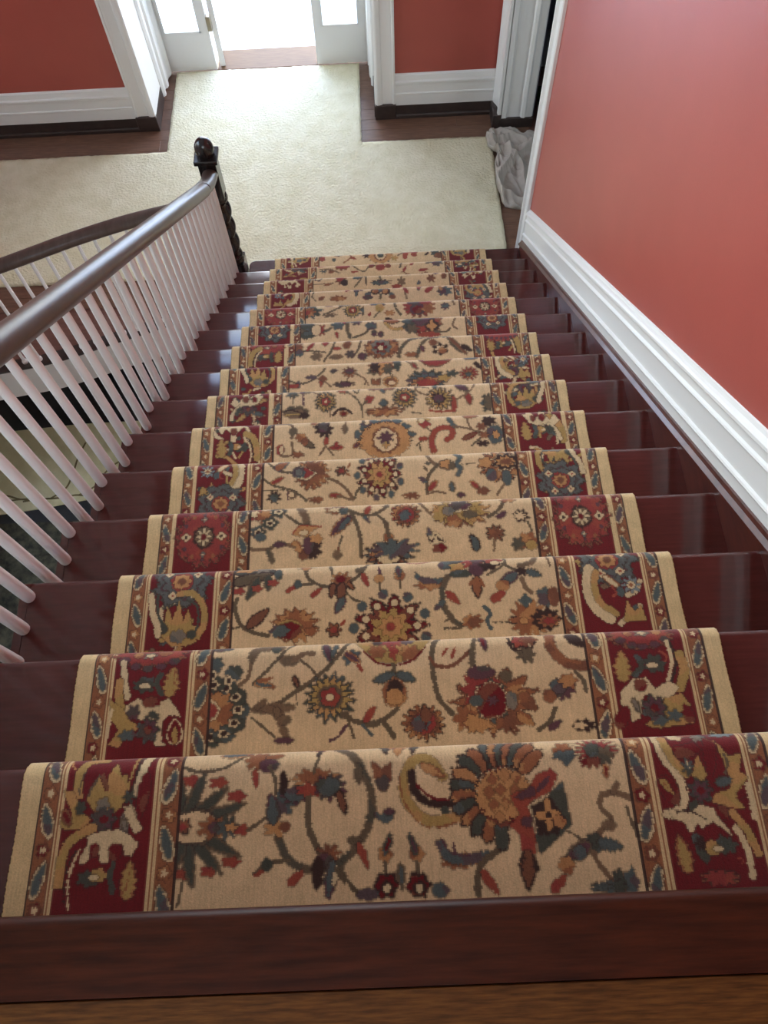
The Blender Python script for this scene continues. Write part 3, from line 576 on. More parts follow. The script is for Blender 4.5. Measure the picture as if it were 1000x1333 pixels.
# ================================================================== STAIR RUNNER
# colours of the weave, step by step, in metres: x across the runner, y from the nosing of the step (negative = back)
RUN_DATA = {
 1: [('S',0.0062,'O',[(-0.41,-0.015),(-0.385,-0.03),(-0.341,-0.031),(-0.308,-0.017),(-0.276,0.01)]),
  ('L',(-0.338,0.001),(-0.278,0.001),0.0219,'T','U',0,0),
  ('E',-0.386,-0.048,0.02,0.0108,'o',5,0.3,0,0,False),
  ('E',-0.336,-0.053,0.018,0.0109,'o',5,0.3,0,0,False),
  ('E',-0.302,-0.077,0.02,0.0108,'o',5,0.3,0,0,False),
  ('E',-0.291,-0.133,0.018,0.0096,'o',5,0.3,0,0,False),
  ('E',-0.307,-0.185,0.018,0.0096,'o',5,0.3,0,0,False),
  ('E',-0.345,-0.198,0.018,0.0097,'o',5,0.3,0,0,False),
  ('E',-0.393,-0.201,0.02,0.0096,'o',5,0.3,0,0,False),
  ('L',(-0.397,-0.125),(-0.408,-0.038),0.028,'D','O',0,0),
  ('L',(-0.397,-0.125),(-0.36,-0.029),0.028,'D','O',0,0),
  ('L',(-0.397,-0.125),(-0.316,-0.058),0.028,'D','O',0,0),
  ('L',(-0.397,-0.125),(-0.281,-0.089),0.028,'D','O',0,0),
  ('L',(-0.397,-0.125),(-0.289,-0.178),0.028,'D','O',0,0),
  ('L',(-0.397,-0.125),(-0.322,-0.204),0.028,'D','O',0,0),
  ('L',(-0.397,-0.125),(-0.371,-0.227),0.028,'D','O',0,0),
  ('L',(-0.397,-0.125),(-0.404,-0.196),0.028,'D','O',0,0),
  ('E',-0.375,-0.126,0.0417,0.0299,'O'),
  ('E',-0.377,-0.126,0.0422,0.0261,'F'),
  ('F',-0.397,-0.125,0.018,0.0145,'tiny'),
  ('E',-0.343,-0.128,0.0281,0.0208,'U',7,0.4,0,0,False),
  ('E',-0.338,-0.128,0.014,0.0096,'P'),
  ('E',-0.317,-0.128,0.02,0.0225,'D',7,0.5,0,0,False),
  ('E',-0.31,-0.129,0.012,0.008,'L',5,0.4,0,0,False),
  ('S',0.0072,'O',[(-0.28,-0.134),(-0.257,-0.121),(-0.238,-0.109)]),
  ('S',0.006,'O',[(-0.396,-0.249),(-0.393,-0.229),(-0.39,-0.213)]),
  ('E',-0.267,-0.014,0.0241,0.0225,'U',8,0.35,0,0,False),
  ('E',-0.245,-0.026,0.017,0.013,'P'),
  ('L',(-0.251,-0.01),(-0.218,-0.006),0.0136,'U'),
  ('L',(-0.27,-0.032),(-0.268,-0.064),0.0124,'o'),
  ('S',0.0067,'O',[(-0.244,-0.028),(-0.233,-0.052),(-0.232,-0.074)]),
  ('E',-0.22,-0.092,0.025,0.0248,'T',7,0.4,0,0,False),
  ('L',(-0.235,-0.131),(-0.239,-0.074),0.028,'T','P',0,0),
  ('L',(-0.216,-0.079),(-0.219,-0.036),0.0198,'K'),
  ('E',-0.194,-0.08,0.031,0.0168,'P',8,0.45,0,0,False),
  ('E',-0.196,-0.078,0.0189,0.0127,'T'),
  ('E',-0.161,-0.052,0.0475,0.018,'U',11,0.45,0,0,True),
  ('E',-0.171,-0.072,0.027,0.0135,'o',7,0.4,0,0,False),
  ('E',-0.133,-0.069,0.0324,0.0261,'P',10,0.45,0,0,True),
  ('E',-0.137,-0.067,0.0217,0.0153,'D'),
  ('L',(-0.119,-0.074),(-0.106,-0.116),0.0208,'M','K',0,0),
  ('E',-0.156,0.011,0.0189,0.009,'o',7,0.5,0,0,False),
  ('L',(-0.15,0.011),(-0.156,-0.016),0.0114,'K'),
  ('S',0.006,'O',[(-0.154,-0.016),(-0.161,-0.032),(-0.163,-0.043)]),
  ('S',0.0124,'O',[(-0.121,0.008),(-0.091,-0.014),(-0.068,-0.054),(-0.058,-0.09),(-0.062,-0.125),(-0.08,-0.158),(-0.113,-0.19),(-0.168,-0.202),(-0.204,-0.187),(-0.226,-0.148)]),
  ('L',(-0.103,-0.159),(-0.076,-0.158),0.0135,'O'),
  ('S',0.0114,'O',[(-0.172,-0.085),(-0.172,-0.133),(-0.154,-0.172)]),
  ('E',-0.082,-0.046,0.0072,0.0181,'O'),
  ('E',-0.23,-0.135,0.0263,0.0136,'L',5,0.55,0,0,False),
  ('E',-0.214,-0.132,0.009,0.0081,'M'),
  ('E',-0.136,-0.177,0.0234,0.0152,'M',7,0.5,0,0,False),
  ('E',-0.143,-0.189,0.0153,0.0121,'P'),
  ('L',(-0.155,-0.183),(-0.157,-0.236),0.0235,'K'),
  ('L',(-0.129,-0.188),(-0.138,-0.252),0.0247,'T','P',0,0),
  ('L',(-0.12,-0.19),(-0.108,-0.227),0.0145,'O'),
  ('L',(-0.122,-0.198),(-0.129,-0.231),0.0128,'W'),
  ('S',0.0068,'O',[(-0.267,-0.206),(-0.241,-0.19),(-0.204,-0.186)]),
  ('L',(-0.208,-0.226),(-0.18,-0.204),0.0187,'o'),
  ('L',(-0.267,-0.21),(-0.248,-0.199),0.0102,'o'),
  ('E',-0.244,-0.192,0.0099,0.0104,'D'),
  ('S',0.0081,'O',[(-0.123,-0.204),(-0.104,-0.223),(-0.085,-0.245)]),
  ('E',-0.069,-0.244,0.0207,0.0088,'T'),
  ('L',(-0.084,-0.162),(-0.068,-0.204),0.0153,'o'),
  ('P','M',[(-0.057,-0.027),(-0.039,-0.04),(-0.019,-0.029),(-0.021,-0.056),(-0.031,-0.08),(-0.044,-0.078),(-0.053,-0.054)]),
  ('P','P',[(-0.052,-0.059),(-0.035,-0.05),(-0.024,-0.06),(-0.032,-0.078),(-0.044,-0.077)]),
  ('P','T',[(-0.054,-0.11),(-0.042,-0.119),(-0.019,-0.112),(-0.024,-0.128),(-0.038,-0.131),(-0.052,-0.123)]),
  ('E',-0.028,-0.114,0.009,0.0054,'P'),
  ('E',-0.008,0.012,0.0414,0.0118,'L',9,0.3,0,0,False),
  ('L',(-0.037,0.017),(-0.028,-0.014),0.0162,'D','K',0,0),
  ('L',(0.026,0.015),(0.017,-0.015),0.0154,'D','K',0,0),
  ('L',(-0.008,0.013),(-0.009,-0.019),0.019,'L','U',0,0),
  ('S',0.0181,'G',[(0.071,-0.057),(0.047,-0.027),(0.018,-0.03),(-0,-0.065),(0.01,-0.106),(0.045,-0.133),(0.097,-0.126)]),
  ('S',0.0027,'U',[(-0.007,-0.056),(0.001,-0.101),(0.036,-0.141),(0.091,-0.136)]),
  ('S',0.0124,'K',[(0.015,-0.05),(0.018,-0.079),(0.047,-0.103),(0.096,-0.104)]),
  ('S',0.0045,'R',[(0.023,-0.071),(0.052,-0.094),(0.094,-0.097)]),
  ('L',(0.032,-0.035),(0.076,-0.059),0.0199,'L','U',0,0),
  ('E',0.072,-0.115,0.008,0.0063,'D'),
  ('E',-0.038,-0.183,0.0135,0.0137,'U',5,0.2,0,0,False),
  ('L',(-0.039,-0.185),(-0.026,-0.147),0.0145,'R','D',0,0),
  ('S',0.0072,'O',[(-0.038,-0.195),(-0.038,-0.214)]),
  ('E',-0.037,-0.231,0.0225,0.0208,'K',6,0.2,0,0,False),
  ('E',-0.037,-0.232,0.0198,0.0184,'R',6,0.3,0,0,False),
  ('E',-0.036,-0.235,0.0099,0.0104,'K'),
  ('E',-0.036,-0.236,0.0063,0.0064,'W'),
  ('E',0.018,-0.185,0.0135,0.0136,'U',5,0.2,0,0,False),
  ('L',(0.017,-0.187),(0.006,-0.149),0.0145,'P','D',0,0),
  ('S',0.0068,'O',[(0.017,-0.197),(0.017,-0.216)]),
  ('E',0.018,-0.233,0.0225,0.021,'K',6,0.2,0,0,False),
  ('E',0.017,-0.234,0.0198,0.0185,'R',6,0.3,0,0,False),
  ('E',0.019,-0.237,0.0099,0.0105,'K'),
  ('E',0.019,-0.238,0.0063,0.0064,'W'),
  ('L',(-0.011,-0.197),(-0.011,-0.241),0.0162,'T','O',0,0),
  ('E',0.054,-0.242,0.0153,0.0104,'T'),
  ('E',0.091,-0.198,0.0351,0.0144,'U',8,0.35,0,0,True),
  ('S',0.0154,'T',[(0.059,-0.17),(0.071,-0.189),(0.1,-0.197),(0.138,-0.191)]),
  ('S',0.0036,'P',[(0.062,-0.163),(0.078,-0.185),(0.11,-0.19)]),
  ('L',(0.083,-0.189),(0.083,-0.168),0.0086,'P'),
  ('S',0.0119,'O',[(0.172,-0.178),(0.134,-0.2),(0.12,-0.224),(0.119,-0.252)]),
  ('L',(0.127,-0.214),(0.154,-0.253),0.0197,'o'),
  ('E',0.1542,-0.0214,0.0297,0.0136,'K',9,0.12,1.8208,0,False),
  ('E',0.1542,-0.0214,0.0265,0.0121,'D',9,0.12,1.8208,0,False),
  ('E',0.1676,-0.02,0.0294,0.0136,'K',9,0.12,1.6332,0,False),
  ('E',0.1676,-0.02,0.0263,0.0121,'U',9,0.12,1.6332,0,False),
  ('E',0.1809,-0.0192,0.0299,0.0136,'K',9,0.12,1.4477,0,False),
  ('E',0.1809,-0.0192,0.0267,0.0121,'D',9,0.12,1.4477,0,False),
  ('E',0.1942,-0.0185,0.0313,0.0136,'K',9,0.12,1.2737,0,False),
  ('E',0.1942,-0.0185,0.028,0.0121,'U',9,0.12,1.2737,0,False),
  ('E',0.2068,-0.0214,0.0321,0.0136,'K',9,0.12,1.1071,0,False),
  ('E',0.2068,-0.0214,0.0287,0.0121,'D',9,0.12,1.1071,0,False),
  ('E',0.2201,-0.0259,0.0335,0.0136,'K',9,0.12,0.9346,0,False),
  ('E',0.2201,-0.0259,0.0299,0.0121,'U',9,0.12,0.9346,0,False),
  ('E',0.2312,-0.0392,0.0325,0.0136,'K',9,0.12,0.7188,0,False),
  ('E',0.2312,-0.0392,0.029,0.0121,'U',9,0.12,0.7188,0,False),
  ('E',0.1357,-0.0311,0.0289,0.0136,'K',9,0.12,2.1148,0,False),
  ('E',0.1357,-0.0311,0.0258,0.0121,'U',9,0.12,2.1148,0,False),
  ('E',0.1209,-0.0422,0.0292,0.0136,'K',9,0.12,2.3784,0,False),
  ('E',0.1209,-0.0422,0.0261,0.0121,'D',9,0.12,2.3784,0,False),
  ('E',0.1121,-0.0584,0.0282,0.0136,'K',9,0.12,2.644,0,False),
  ('E',0.1121,-0.0584,0.0252,0.0121,'U',9,0.12,2.644,0,False),
  ('E',0.1069,-0.0769,0.0275,0.0136,'K',9,0.12,2.9289,0,False),
  ('E',0.1069,-0.0769,0.0246,0.0121,'D',9,0.12,2.9289,0,False),
  ('E',0.1069,-0.0932,0.0269,0.0136,'K',9,0.12,-3.1075,0,False),
  ('E',0.1069,-0.0932,0.024,0.0121,'U',9,0.12,-3.1075,0,False),
  ('E',0.1091,-0.1095,0.0271,0.0136,'K',9,0.12,-2.8555,0,False),
  ('E',0.1091,-0.1095,0.0242,0.0121,'D',9,0.12,-2.8555,0,False),
  ('E',0.1202,-0.1258,0.0258,0.0136,'K',9,0.12,-2.5503,0,False),
  ('E',0.1202,-0.1258,0.023,0.0121,'U',9,0.12,-2.5503,0,False),
  ('E',0.1313,-0.1398,0.0263,0.0136,'K',9,0.12,-2.2655,0,False),
  ('E',0.1313,-0.1398,0.0235,0.0121,'D',9,0.12,-2.2655,0,False),
  ('E',0.1491,-0.1487,0.0257,0.0136,'K',9,0.12,-1.9491,0,False),
  ('E',0.1491,-0.1487,0.0229,0.0121,'U',9,0.12,-1.9491,0,False),
  ('E',0.1676,-0.1606,0.0288,0.0136,'K',9,0.12,-1.6345,0,False),
  ('E',0.1676,-0.1606,0.0257,0.0121,'D',9,0.12,-1.6345,0,False),
  ('E',0.178,-0.095,0.0474,0.0486,'R'),
  ('E',0.178,-0.093,0.0483,0.0432,'L'),
  ('E',0.161,-0.066,0.0095,0.01,'U',4,0.25,0,0,False),
  ('E',0.182,-0.06,0.0095,0.0117,'U',4,0.25,0,0,False),
  ('E',0.203,-0.064,0.0082,0.0116,'U',4,0.25,0,0,False),
  ('E',0.152,-0.088,0.0095,0.0117,'U',4,0.25,0,0,False),
  ('E',0.173,-0.085,0.0094,0.01,'U',4,0.25,0,0,False),
  ('E',0.159,-0.11,0.0095,0.01,'U',4,0.25,0,0,False),
  ('E',0.18,-0.107,0.0081,0.0099,'U',4,0.25,0,0,False),
  ('E',0.168,-0.131,0.0081,0.0099,'U',4,0.25,0,0,False),
  ('E',0.199,-0.086,0.0081,0.0099,'U',4,0.25,0,0,False),
  ('P','o',[(0.188,-0.095),(0.222,-0.084),(0.241,-0.063),(0.266,-0.051),(0.278,-0.064),(0.261,-0.092),(0.226,-0.106),(0.22,-0.133),(0.228,-0.17),(0.222,-0.193),(0.201,-0.186),(0.198,-0.157),(0.183,-0.144),(0.204,-0.127)]),
  ('P','P',[(0.23,-0.078),(0.237,-0.097),(0.21,-0.102),(0.198,-0.099)]),
  ('P','P',[(0.204,-0.133),(0.226,-0.134),(0.221,-0.149),(0.205,-0.145)]),
  ('L',(0.238,-0.091),(0.265,-0.064),0.012,'P'),
  ('P','D',[(0.261,-0.092),(0.287,-0.074),(0.292,-0.148),(0.232,-0.193),(0.227,-0.158)]),
  ('P','W',[(0.219,-0.113),(0.261,-0.095),(0.231,-0.15)]),
  ('P','K',[(0.224,-0.115),(0.26,-0.1),(0.281,-0.136),(0.268,-0.159),(0.233,-0.161),(0.231,-0.146)]),
  ('E',0.253,-0.13,0.0216,0.0268,'L',4,0.6,0,0,False),
  ('E',0.272,-0.141,0.0127,0.0109,'U',5,0.2,0,0,False),
  ('E',0.254,-0.13,0.0063,0.0055,'K'),
  ('L',(0.21,-0.185),(0.205,-0.248),0.0327,'M','K',0,0),
  ('L',(0.193,-0.212),(0.203,-0.192),0.009,'U','K',0,0),
  ('L',(0.224,-0.218),(0.219,-0.196),0.009,'U','K',0,0),
  ('E',0.294,-0.02,0.0186,0.018,'U',6,0.4,0,0,False),
  ('P','T',[(0.272,-0.035),(0.283,-0.023),(0.311,-0.02),(0.318,-0.029),(0.297,-0.049),(0.288,-0.039)]),
  ('E',0.355,-0.019,0.0455,0.0228,'W',14,0.3,0,0,False),
  ('E',0.355,-0.021,0.0424,0.0247,'r',14,0.55,0,0,True),
  ('E',0.341,-0.043,0.024,0.0122,'R',9,0.5,0,0,True),
  ('E',0.348,-0.022,0.0154,0.0134,'D'),
  ('E',0.369,-0.033,0.0156,0.0177,'O',6,0.3,0,0,False),
  ('L',(0.367,-0.049),(0.366,-0.072),0.0145,'R','U',0,0),
  ('S',0.0112,'N',[(0.352,-0.099),(0.379,-0.098),(0.403,-0.108)]),
  ('S',0.0099,'N',[(0.352,-0.099),(0.347,-0.12),(0.362,-0.142),(0.337,-0.162)]),
  ('L',(0.372,-0.099),(0.384,-0.078),0.0121,'N'),
  ('E',0.357,-0.151,0.012,0.0091,'N'),
  ('S',0.0052,'O',[(0.393,-0.122),(0.397,-0.143),(0.403,-0.17)]),
  ('S',0.0054,'O',[(0.285,-0.157),(0.302,-0.17),(0.317,-0.179)]),
  ('E',0.328,-0.178,0.0168,0.0152,'D'),
  ('L',(0.333,-0.177),(0.376,-0.187),0.0294,'T','D',0.3,0),
  ('L',(0.32,-0.179),(0.272,-0.204),0.0302,'P','O',0,0),
  ('E',0.274,-0.212,0.0152,0.0153,'U',6,0.2,0,0,False),
  ('E',0.299,-0.193,0.012,0.0116,'T'),
  ('L',(0.243,-0.253),(0.272,-0.227),0.0196,'o'),
  ('S',0.0095,'N',[(0.323,-0.192),(0.331,-0.214),(0.349,-0.238)]),
  ('E',0.361,-0.243,0.0119,0.0274,'D',5,0.3,0,0,False),
  ('E',0.381,-0.242,0.0132,0.0243,'T',5,0.3,0,0,False),
  ('E',0.347,-0.248,0.03,0.0122,'D',7,0.4,0,0,False),
  ('E',0.329,-0.247,0.021,0.0079,'D',5,0.4,0,0,False),
  ('b','E',-0.533,0.01,0.0389,0.0078,'r',9,0.3,0,0,False),
  ('b','S',0.0034,'L',[(-0.615,0.004),(-0.609,-0.013),(-0.597,-0.02)]),
  ('b','S',0.0155,'G',[(-0.55,0.002),(-0.577,-0.001),(-0.592,-0.021),(-0.595,-0.047),(-0.591,-0.064)]),
  ('b','S',0.0035,'O',[(-0.586,-0.028),(-0.591,-0.051),(-0.588,-0.074)]),
  ('b','S',0.0052,'K',[(-0.588,-0.074),(-0.582,-0.09)]),
  ('b','P','G',[(-0.574,-0.074),(-0.57,-0.052),(-0.56,-0.032),(-0.549,-0.049),(-0.542,-0.063),(-0.539,-0.033),(-0.527,-0.01),(-0.516,-0.034),(-0.506,-0.031),(-0.501,-0.054),(-0.506,-0.077),(-0.513,-0.09),(-0.528,-0.099),(-0.556,-0.095)]),
  ('b','S',0.007,'M',[(-0.55,-0.032),(-0.54,-0.056)]),
  ('b','S',0.0039,'O',[(-0.557,-0.032),(-0.568,-0.052),(-0.572,-0.065)]),
  ('b','P','G',[(-0.619,-0.055),(-0.603,-0.057),(-0.592,-0.074),(-0.587,-0.093),(-0.565,-0.104),(-0.57,-0.12),(-0.601,-0.122),(-0.617,-0.116),(-0.618,-0.095),(-0.597,-0.1)]),
  ('b','E',-0.585,-0.087,0.0105,0.0122,'D',6,0.3,0,0,False),
  ('b','E',-0.545,-0.082,0.014,0.0128,'g',5,0.25,0,0,False),
  ('b','F',-0.54,-0.107,0.0255,0.0226,'rose'),
  ('b','S',0.0155,'W',[(-0.469,0.009),(-0.479,-0.032),(-0.486,-0.065)]),
  ('b','S',0.0046,'G',[(-0.491,0.013),(-0.494,-0.018),(-0.502,-0.051)]),
  ('b','S',0.0042,'K',[(-0.483,0.013),(-0.487,-0.025),(-0.497,-0.064)]),
  ('b','E',-0.498,-0.071,0.0119,0.0122,'D',6,0.4,0,0,False),
  ('b','P','W',[(-0.508,-0.087),(-0.494,-0.084),(-0.479,-0.101),(-0.477,-0.12),(-0.491,-0.113)]),
  ('b','E',-0.502,-0.113,0.0091,0.0182,'g'),
  ('b','L',(-0.469,-0.029),(-0.478,-0.111),0.0246,'R'),
  ('b','P','W',[(-0.507,-0.093),(-0.494,-0.087),(-0.478,-0.111),(-0.468,-0.127),(-0.482,-0.133),(-0.494,-0.116)]),
  ('b','L',(-0.506,-0.106),(-0.496,-0.135),0.015,'g','O',0,0),
  ('b','P','W',[(-0.566,-0.151),(-0.565,-0.133),(-0.545,-0.127),(-0.511,-0.125),(-0.489,-0.136),(-0.474,-0.149),(-0.485,-0.17),(-0.497,-0.166),(-0.501,-0.151),(-0.515,-0.146),(-0.525,-0.153),(-0.525,-0.178),(-0.539,-0.176),(-0.544,-0.149),(-0.556,-0.149),(-0.562,-0.176),(-0.575,-0.18),(-0.573,-0.164)]),
  ('b','E',-0.513,-0.161,0.0119,0.0134,'R'),
  ('b','E',-0.551,-0.157,0.0084,0.0109,'R'),
  ('b','S',0.0164,'G',[(-0.559,-0.12),(-0.588,-0.135),(-0.602,-0.15),(-0.607,-0.175),(-0.607,-0.208)]),
  ('b','S',0.0027,'K',[(-0.582,-0.157),(-0.593,-0.178),(-0.597,-0.205),(-0.593,-0.244)]),
  ('b','S',0.0039,'W',[(-0.577,-0.156),(-0.586,-0.178),(-0.591,-0.206),(-0.585,-0.249)]),
  ('b','E',-0.554,-0.202,0.0233,0.014,'D',7,0.3,0,0,False),
  ('b','E',-0.539,-0.198,0.0148,0.0122,'G',5,0.2,0,0,False),
  ('b','E',-0.547,-0.201,0.0085,0.0043,'W'),
  ('b','S',0.0098,'D',[(-0.513,-0.181),(-0.519,-0.199),(-0.511,-0.223)]),
  ('b','L',(-0.486,-0.238),(-0.485,-0.176),0.0392,'G','U',0.3,0),
  ('b','S',0.0015,'U',[(-0.483,-0.191),(-0.489,-0.224)]),
  ('b','L',(-0.616,-0.089),(-0.6,-0.115),0.0196,'R','M',0,0),
  ('b','S',0.0145,'W',[(0.467,0.007),(0.47,-0.033),(0.491,-0.068),(0.499,-0.095),(0.496,-0.116),(0.477,-0.135),(0.462,-0.137)]),
  ('b','S',0.002,'K',[(0.503,-0.085),(0.506,-0.113)]),
  ('b','L',(0.462,-0.073),(0.485,-0.123),0.0379,'R'),
  ('b','L',(0.461,-0.078),(0.481,-0.105),0.0126,'U','G',0,0),
  ('b','S',0.0141,'G',[(0.478,-0.003),(0.484,-0.031),(0.498,-0.058),(0.509,-0.072)]),
  ('b','E',0.505,0.001,0.018,0.0122,'W',5,0.3,0,0,False),
  ('b','E',0.525,0.006,0.015,0.0079,'o',6,0.3,0,0,False),
  ('b','P','R',[(0.494,-0.023),(0.535,-0.017),(0.543,-0.03),(0.515,-0.046),(0.496,-0.042)]),
  ('b','E',0.545,-0.003,0.015,0.0127,'g',6,0.4,0,0,False),
  ('b','E',0.515,-0.059,0.0132,0.0153,'D',7,0.4,0,0,False),
  ('b','S',0.0025,'W',[(0.514,-0.051),(0.518,-0.062)]),
  ('b','E',0.59,0.003,0.024,0.0091,'t',7,0.4,0,0,False),
  ('b','P','G',[(0.536,-0.037),(0.545,-0.073),(0.539,-0.086),(0.521,-0.08),(0.518,-0.072),(0.528,-0.054)]),
  ('b','P','R',[(0.554,-0.006),(0.572,-0.015),(0.568,-0.042),(0.556,-0.074),(0.547,-0.065),(0.547,-0.036)]),
  ('b','P','G',[(0.57,-0.01),(0.59,-0.043),(0.614,-0.039),(0.604,-0.073),(0.617,-0.077),(0.59,-0.117),(0.601,-0.132),(0.575,-0.131),(0.545,-0.12),(0.551,-0.107),(0.583,-0.098),(0.584,-0.072),(0.578,-0.037)]),
  ('b','F',0.529,-0.1,0.023,0.0224,'rose'),
  ('b','L',(0.558,-0.09),(0.588,-0.083),0.0229,'T','D',0,0),
  ('b','S',0.004,'O',[(0.583,-0.04),(0.587,-0.054),(0.578,-0.072)]),
  ('b','L',(0.617,-0.092),(0.59,-0.117),0.0177,'R'),
  ('b','E',0.513,-0.128,0.0115,0.0143,'D',5,0.2,0,0,False),
  ('b','P','W',[(0.467,-0.127),(0.498,-0.137),(0.523,-0.124),(0.543,-0.13),(0.555,-0.151),(0.568,-0.176),(0.552,-0.163),(0.539,-0.15),(0.518,-0.164),(0.513,-0.152),(0.497,-0.17),(0.488,-0.151),(0.47,-0.143)]),
  ('b','S',0.0022,'K',[(0.48,-0.135),(0.497,-0.131),(0.514,-0.139),(0.529,-0.147)]),
  ('b','E',0.56,-0.138,0.0127,0.0143,'R',6,0.3,0,0,False),
  ('b','L',(0.481,-0.232),(0.474,-0.171),0.0353,'G','U',0.3,0),
  ('b','S',0.0131,'D',[(0.504,-0.176),(0.507,-0.198),(0.515,-0.211)]),
  ('b','E',0.51,-0.186,0.01,0.0127,'K',6,0.4,0,0,False),
  ('b','E',0.552,-0.19,0.0215,0.0158,'D',7,0.3,0,0,False),
  ('b','E',0.529,-0.194,0.012,0.0124,'G'),
  ('b','E',0.539,-0.195,0.0087,0.0046,'W'),
  ('b','S',0.0018,'o',[(0.557,-0.21),(0.575,-0.213),(0.573,-0.222)]),
  ('b','S',0.0111,'W',[(0.578,-0.164),(0.589,-0.199),(0.587,-0.24)]),
  ('b','S',0.0136,'G',[(0.576,-0.139),(0.594,-0.167),(0.605,-0.204)]),
  ('b','S',0.0114,'W',[(0.614,-0.094),(0.615,-0.12),(0.614,-0.146)]),
  ('b','E',0.532,-0.24,0.035,0.0124,'M',9,0.3,0,0,False),
  ('b','E',0.532,-0.241,0.03,0.0127,'r',9,0.3,0,0,False)],
 2: [('E',-0.387,-0.0006,0.0242,0.01,'g',5,0.3,0,0,False),
  ('E',-0.372,-0.0006,0.0099,0.0073,'T'),
  ('E',-0.391,-0.0036,0.0099,0.0064,'P'),
  ('F',-0.398,-0.1406,0.0766,0.076,'cluster'),
  ('E',-0.398,-0.0426,0.0202,0.0177,'D',6,0.2,0,0,False),
  ('E',-0.355,-0.0606,0.02,0.0177,'D',6,0.2,0,0,False),
  ('E',-0.401,-0.0646,0.0112,0.012,'W',5,0.3,0,0,False),
  ('E',-0.401,-0.0646,0.0052,0.006,'K'),
  ('E',-0.366,-0.0776,0.0112,0.0121,'W',5,0.3,0,0,False),
  ('E',-0.366,-0.0776,0.0052,0.006,'K'),
  ('S',0.0088,'N',[(-0.342,-0.0886),(-0.325,-0.0736),(-0.318,-0.0416),(-0.309,-0.0136)]),
  ('S',0.0185,'N',[(-0.317,-0.0296),(-0.305,-0.0096),(-0.281,-0.0046),(-0.255,-0.0066)]),
  ('E',-0.265,-0.0116,0.0104,0.0096,'D'),
  ('S',0.0072,'O',[(-0.229,0.0034),(-0.248,-0.0206),(-0.284,-0.0596),(-0.314,-0.0876)]),
  ('E',-0.236,-0.0396,0.021,0.0112,'N'),
  ('S',0.012,'N',[(-0.228,-0.0396),(-0.204,-0.0266),(-0.184,-0.0256)]),
  ('S',0.0056,'O',[(-0.212,-0.0386),(-0.188,-0.0596),(-0.176,-0.0766)]),
  ('L',(-0.311,-0.0846),(-0.263,-0.0966),0.0177,'T','U',0,0),
  ('L',(-0.307,-0.0826),(-0.265,-0.0746),0.012,'U'),
  ('L',(-0.227,-0.0736),(-0.215,-0.1026),0.0176,'M','K',0,0),
  ('L',(-0.22,-0.0936),(-0.218,-0.1406),0.0045,'O'),
  ('S',0.0098,'O',[(-0.269,-0.1366),(-0.223,-0.1096),(-0.184,-0.0836),(-0.148,-0.0536),(-0.124,-0.0256),(-0.103,0.0064)]),
  ('L',(-0.16,0.0004),(-0.144,-0.0496),0.024,'P','D',0,0),
  ('L',(-0.131,-0.0046),(-0.144,-0.0416),0.016,'T','D',0,0),
  ('E',-0.1,-0.0376,0.0226,0.0153,'T',5,0.4,0.5,0,False),
  ('L',(-0.116,-0.0266),(-0.08,-0.0526),0.0202,'P','U',0,0),
  ('L',(-0.088,-0.0516),(-0.078,-0.0726),0.012,'o'),
  ('E',-0.269,-0.1406,0.048,0.0104,'N'),
  ('S',0.0166,'N',[(-0.285,-0.1386),(-0.261,-0.1506),(-0.245,-0.1626)]),
  ('S',0.0136,'N',[(-0.261,-0.1466),(-0.249,-0.1776),(-0.237,-0.2086)]),
  ('L',(-0.308,-0.1406),(-0.282,-0.1206),0.0156,'N'),
  ('E',-0.245,-0.1666,0.014,0.0096,'N'),
  ('S',0.0057,'O',[(-0.312,-0.1596),(-0.292,-0.1756),(-0.264,-0.1996)]),
  ('E',-0.245,-0.2076,0.0212,0.0057,'P'),
  ('F',-0.148,-0.1226,0.054,0.052,'aster'),
  ('S',0.008,'O',[(-0.117,-0.1566),(-0.098,-0.1726),(-0.068,-0.1856),(-0.045,-0.1826)]),
  ('S',0.0068,'O',[(-0.11,-0.1726),(-0.099,-0.2066)]),
  ('S',0.0064,'P',[(-0.114,-0.1836),(-0.133,-0.2056),(-0.149,-0.2116)]),
  ('P','G',[(-0.096,0.0044),(0.074,0.0024),(0.059,-0.0216),(0.025,-0.0476),(-0.007,-0.0566),(-0.044,-0.0496),(-0.07,-0.0266)]),
  ('E',-0.046,-0.0276,0.0211,0.0165,'U',6,0.3,0,0,False),
  ('E',0.026,-0.0336,0.024,0.0187,'U',6,0.3,0,0,False),
  ('E',-0.013,-0.0046,0.03,0.0143,'r',7,0.4,0,0,False),
  ('E',-0.01,-0.0296,0.012,0.0209,'o',5,0.4,0,0,False),
  ('E',-0.045,-0.0006,0.011,0.0099,'K'),
  ('E',0.022,-0.0026,0.0132,0.0099,'T'),
  ('S',0.0042,'R',[(-0.075,-0.0266),(-0.044,-0.0526),(-0.007,-0.0596),(0.03,-0.0506),(0.061,-0.0216)]),
  ('S',0.0099,'O',[(-0.01,-0.0596),(-0.011,-0.0836)]),
  ('L',(-0.008,-0.0786),(-0.057,-0.0946),0.0263,'T','D',0,0),
  ('L',(-0.005,-0.0786),(0.036,-0.0946),0.0276,'T','D',0,0),
  ('E',-0.01,-0.1186,0.0254,0.032,'U'),
  ('E',-0.009,-0.1096,0.0165,0.0191,'K'),
  ('E',-0.011,-0.1276,0.017,0.017,'L'),
  ('S',0.01,'O',[(-0.006,-0.1516),(-0.033,-0.1726),(-0.064,-0.1796),(-0.1,-0.1726),(-0.123,-0.1596)]),
  ('L',(-0.077,-0.1786),(-0.052,-0.1436),0.0189,'o'),
  ('S',0.0116,'O',[(-0.04,-0.1756),(-0.028,-0.1906),(-0.016,-0.2086)]),
  ('S',0.007,'T',[(-0.079,-0.1836),(-0.062,-0.2046)]),
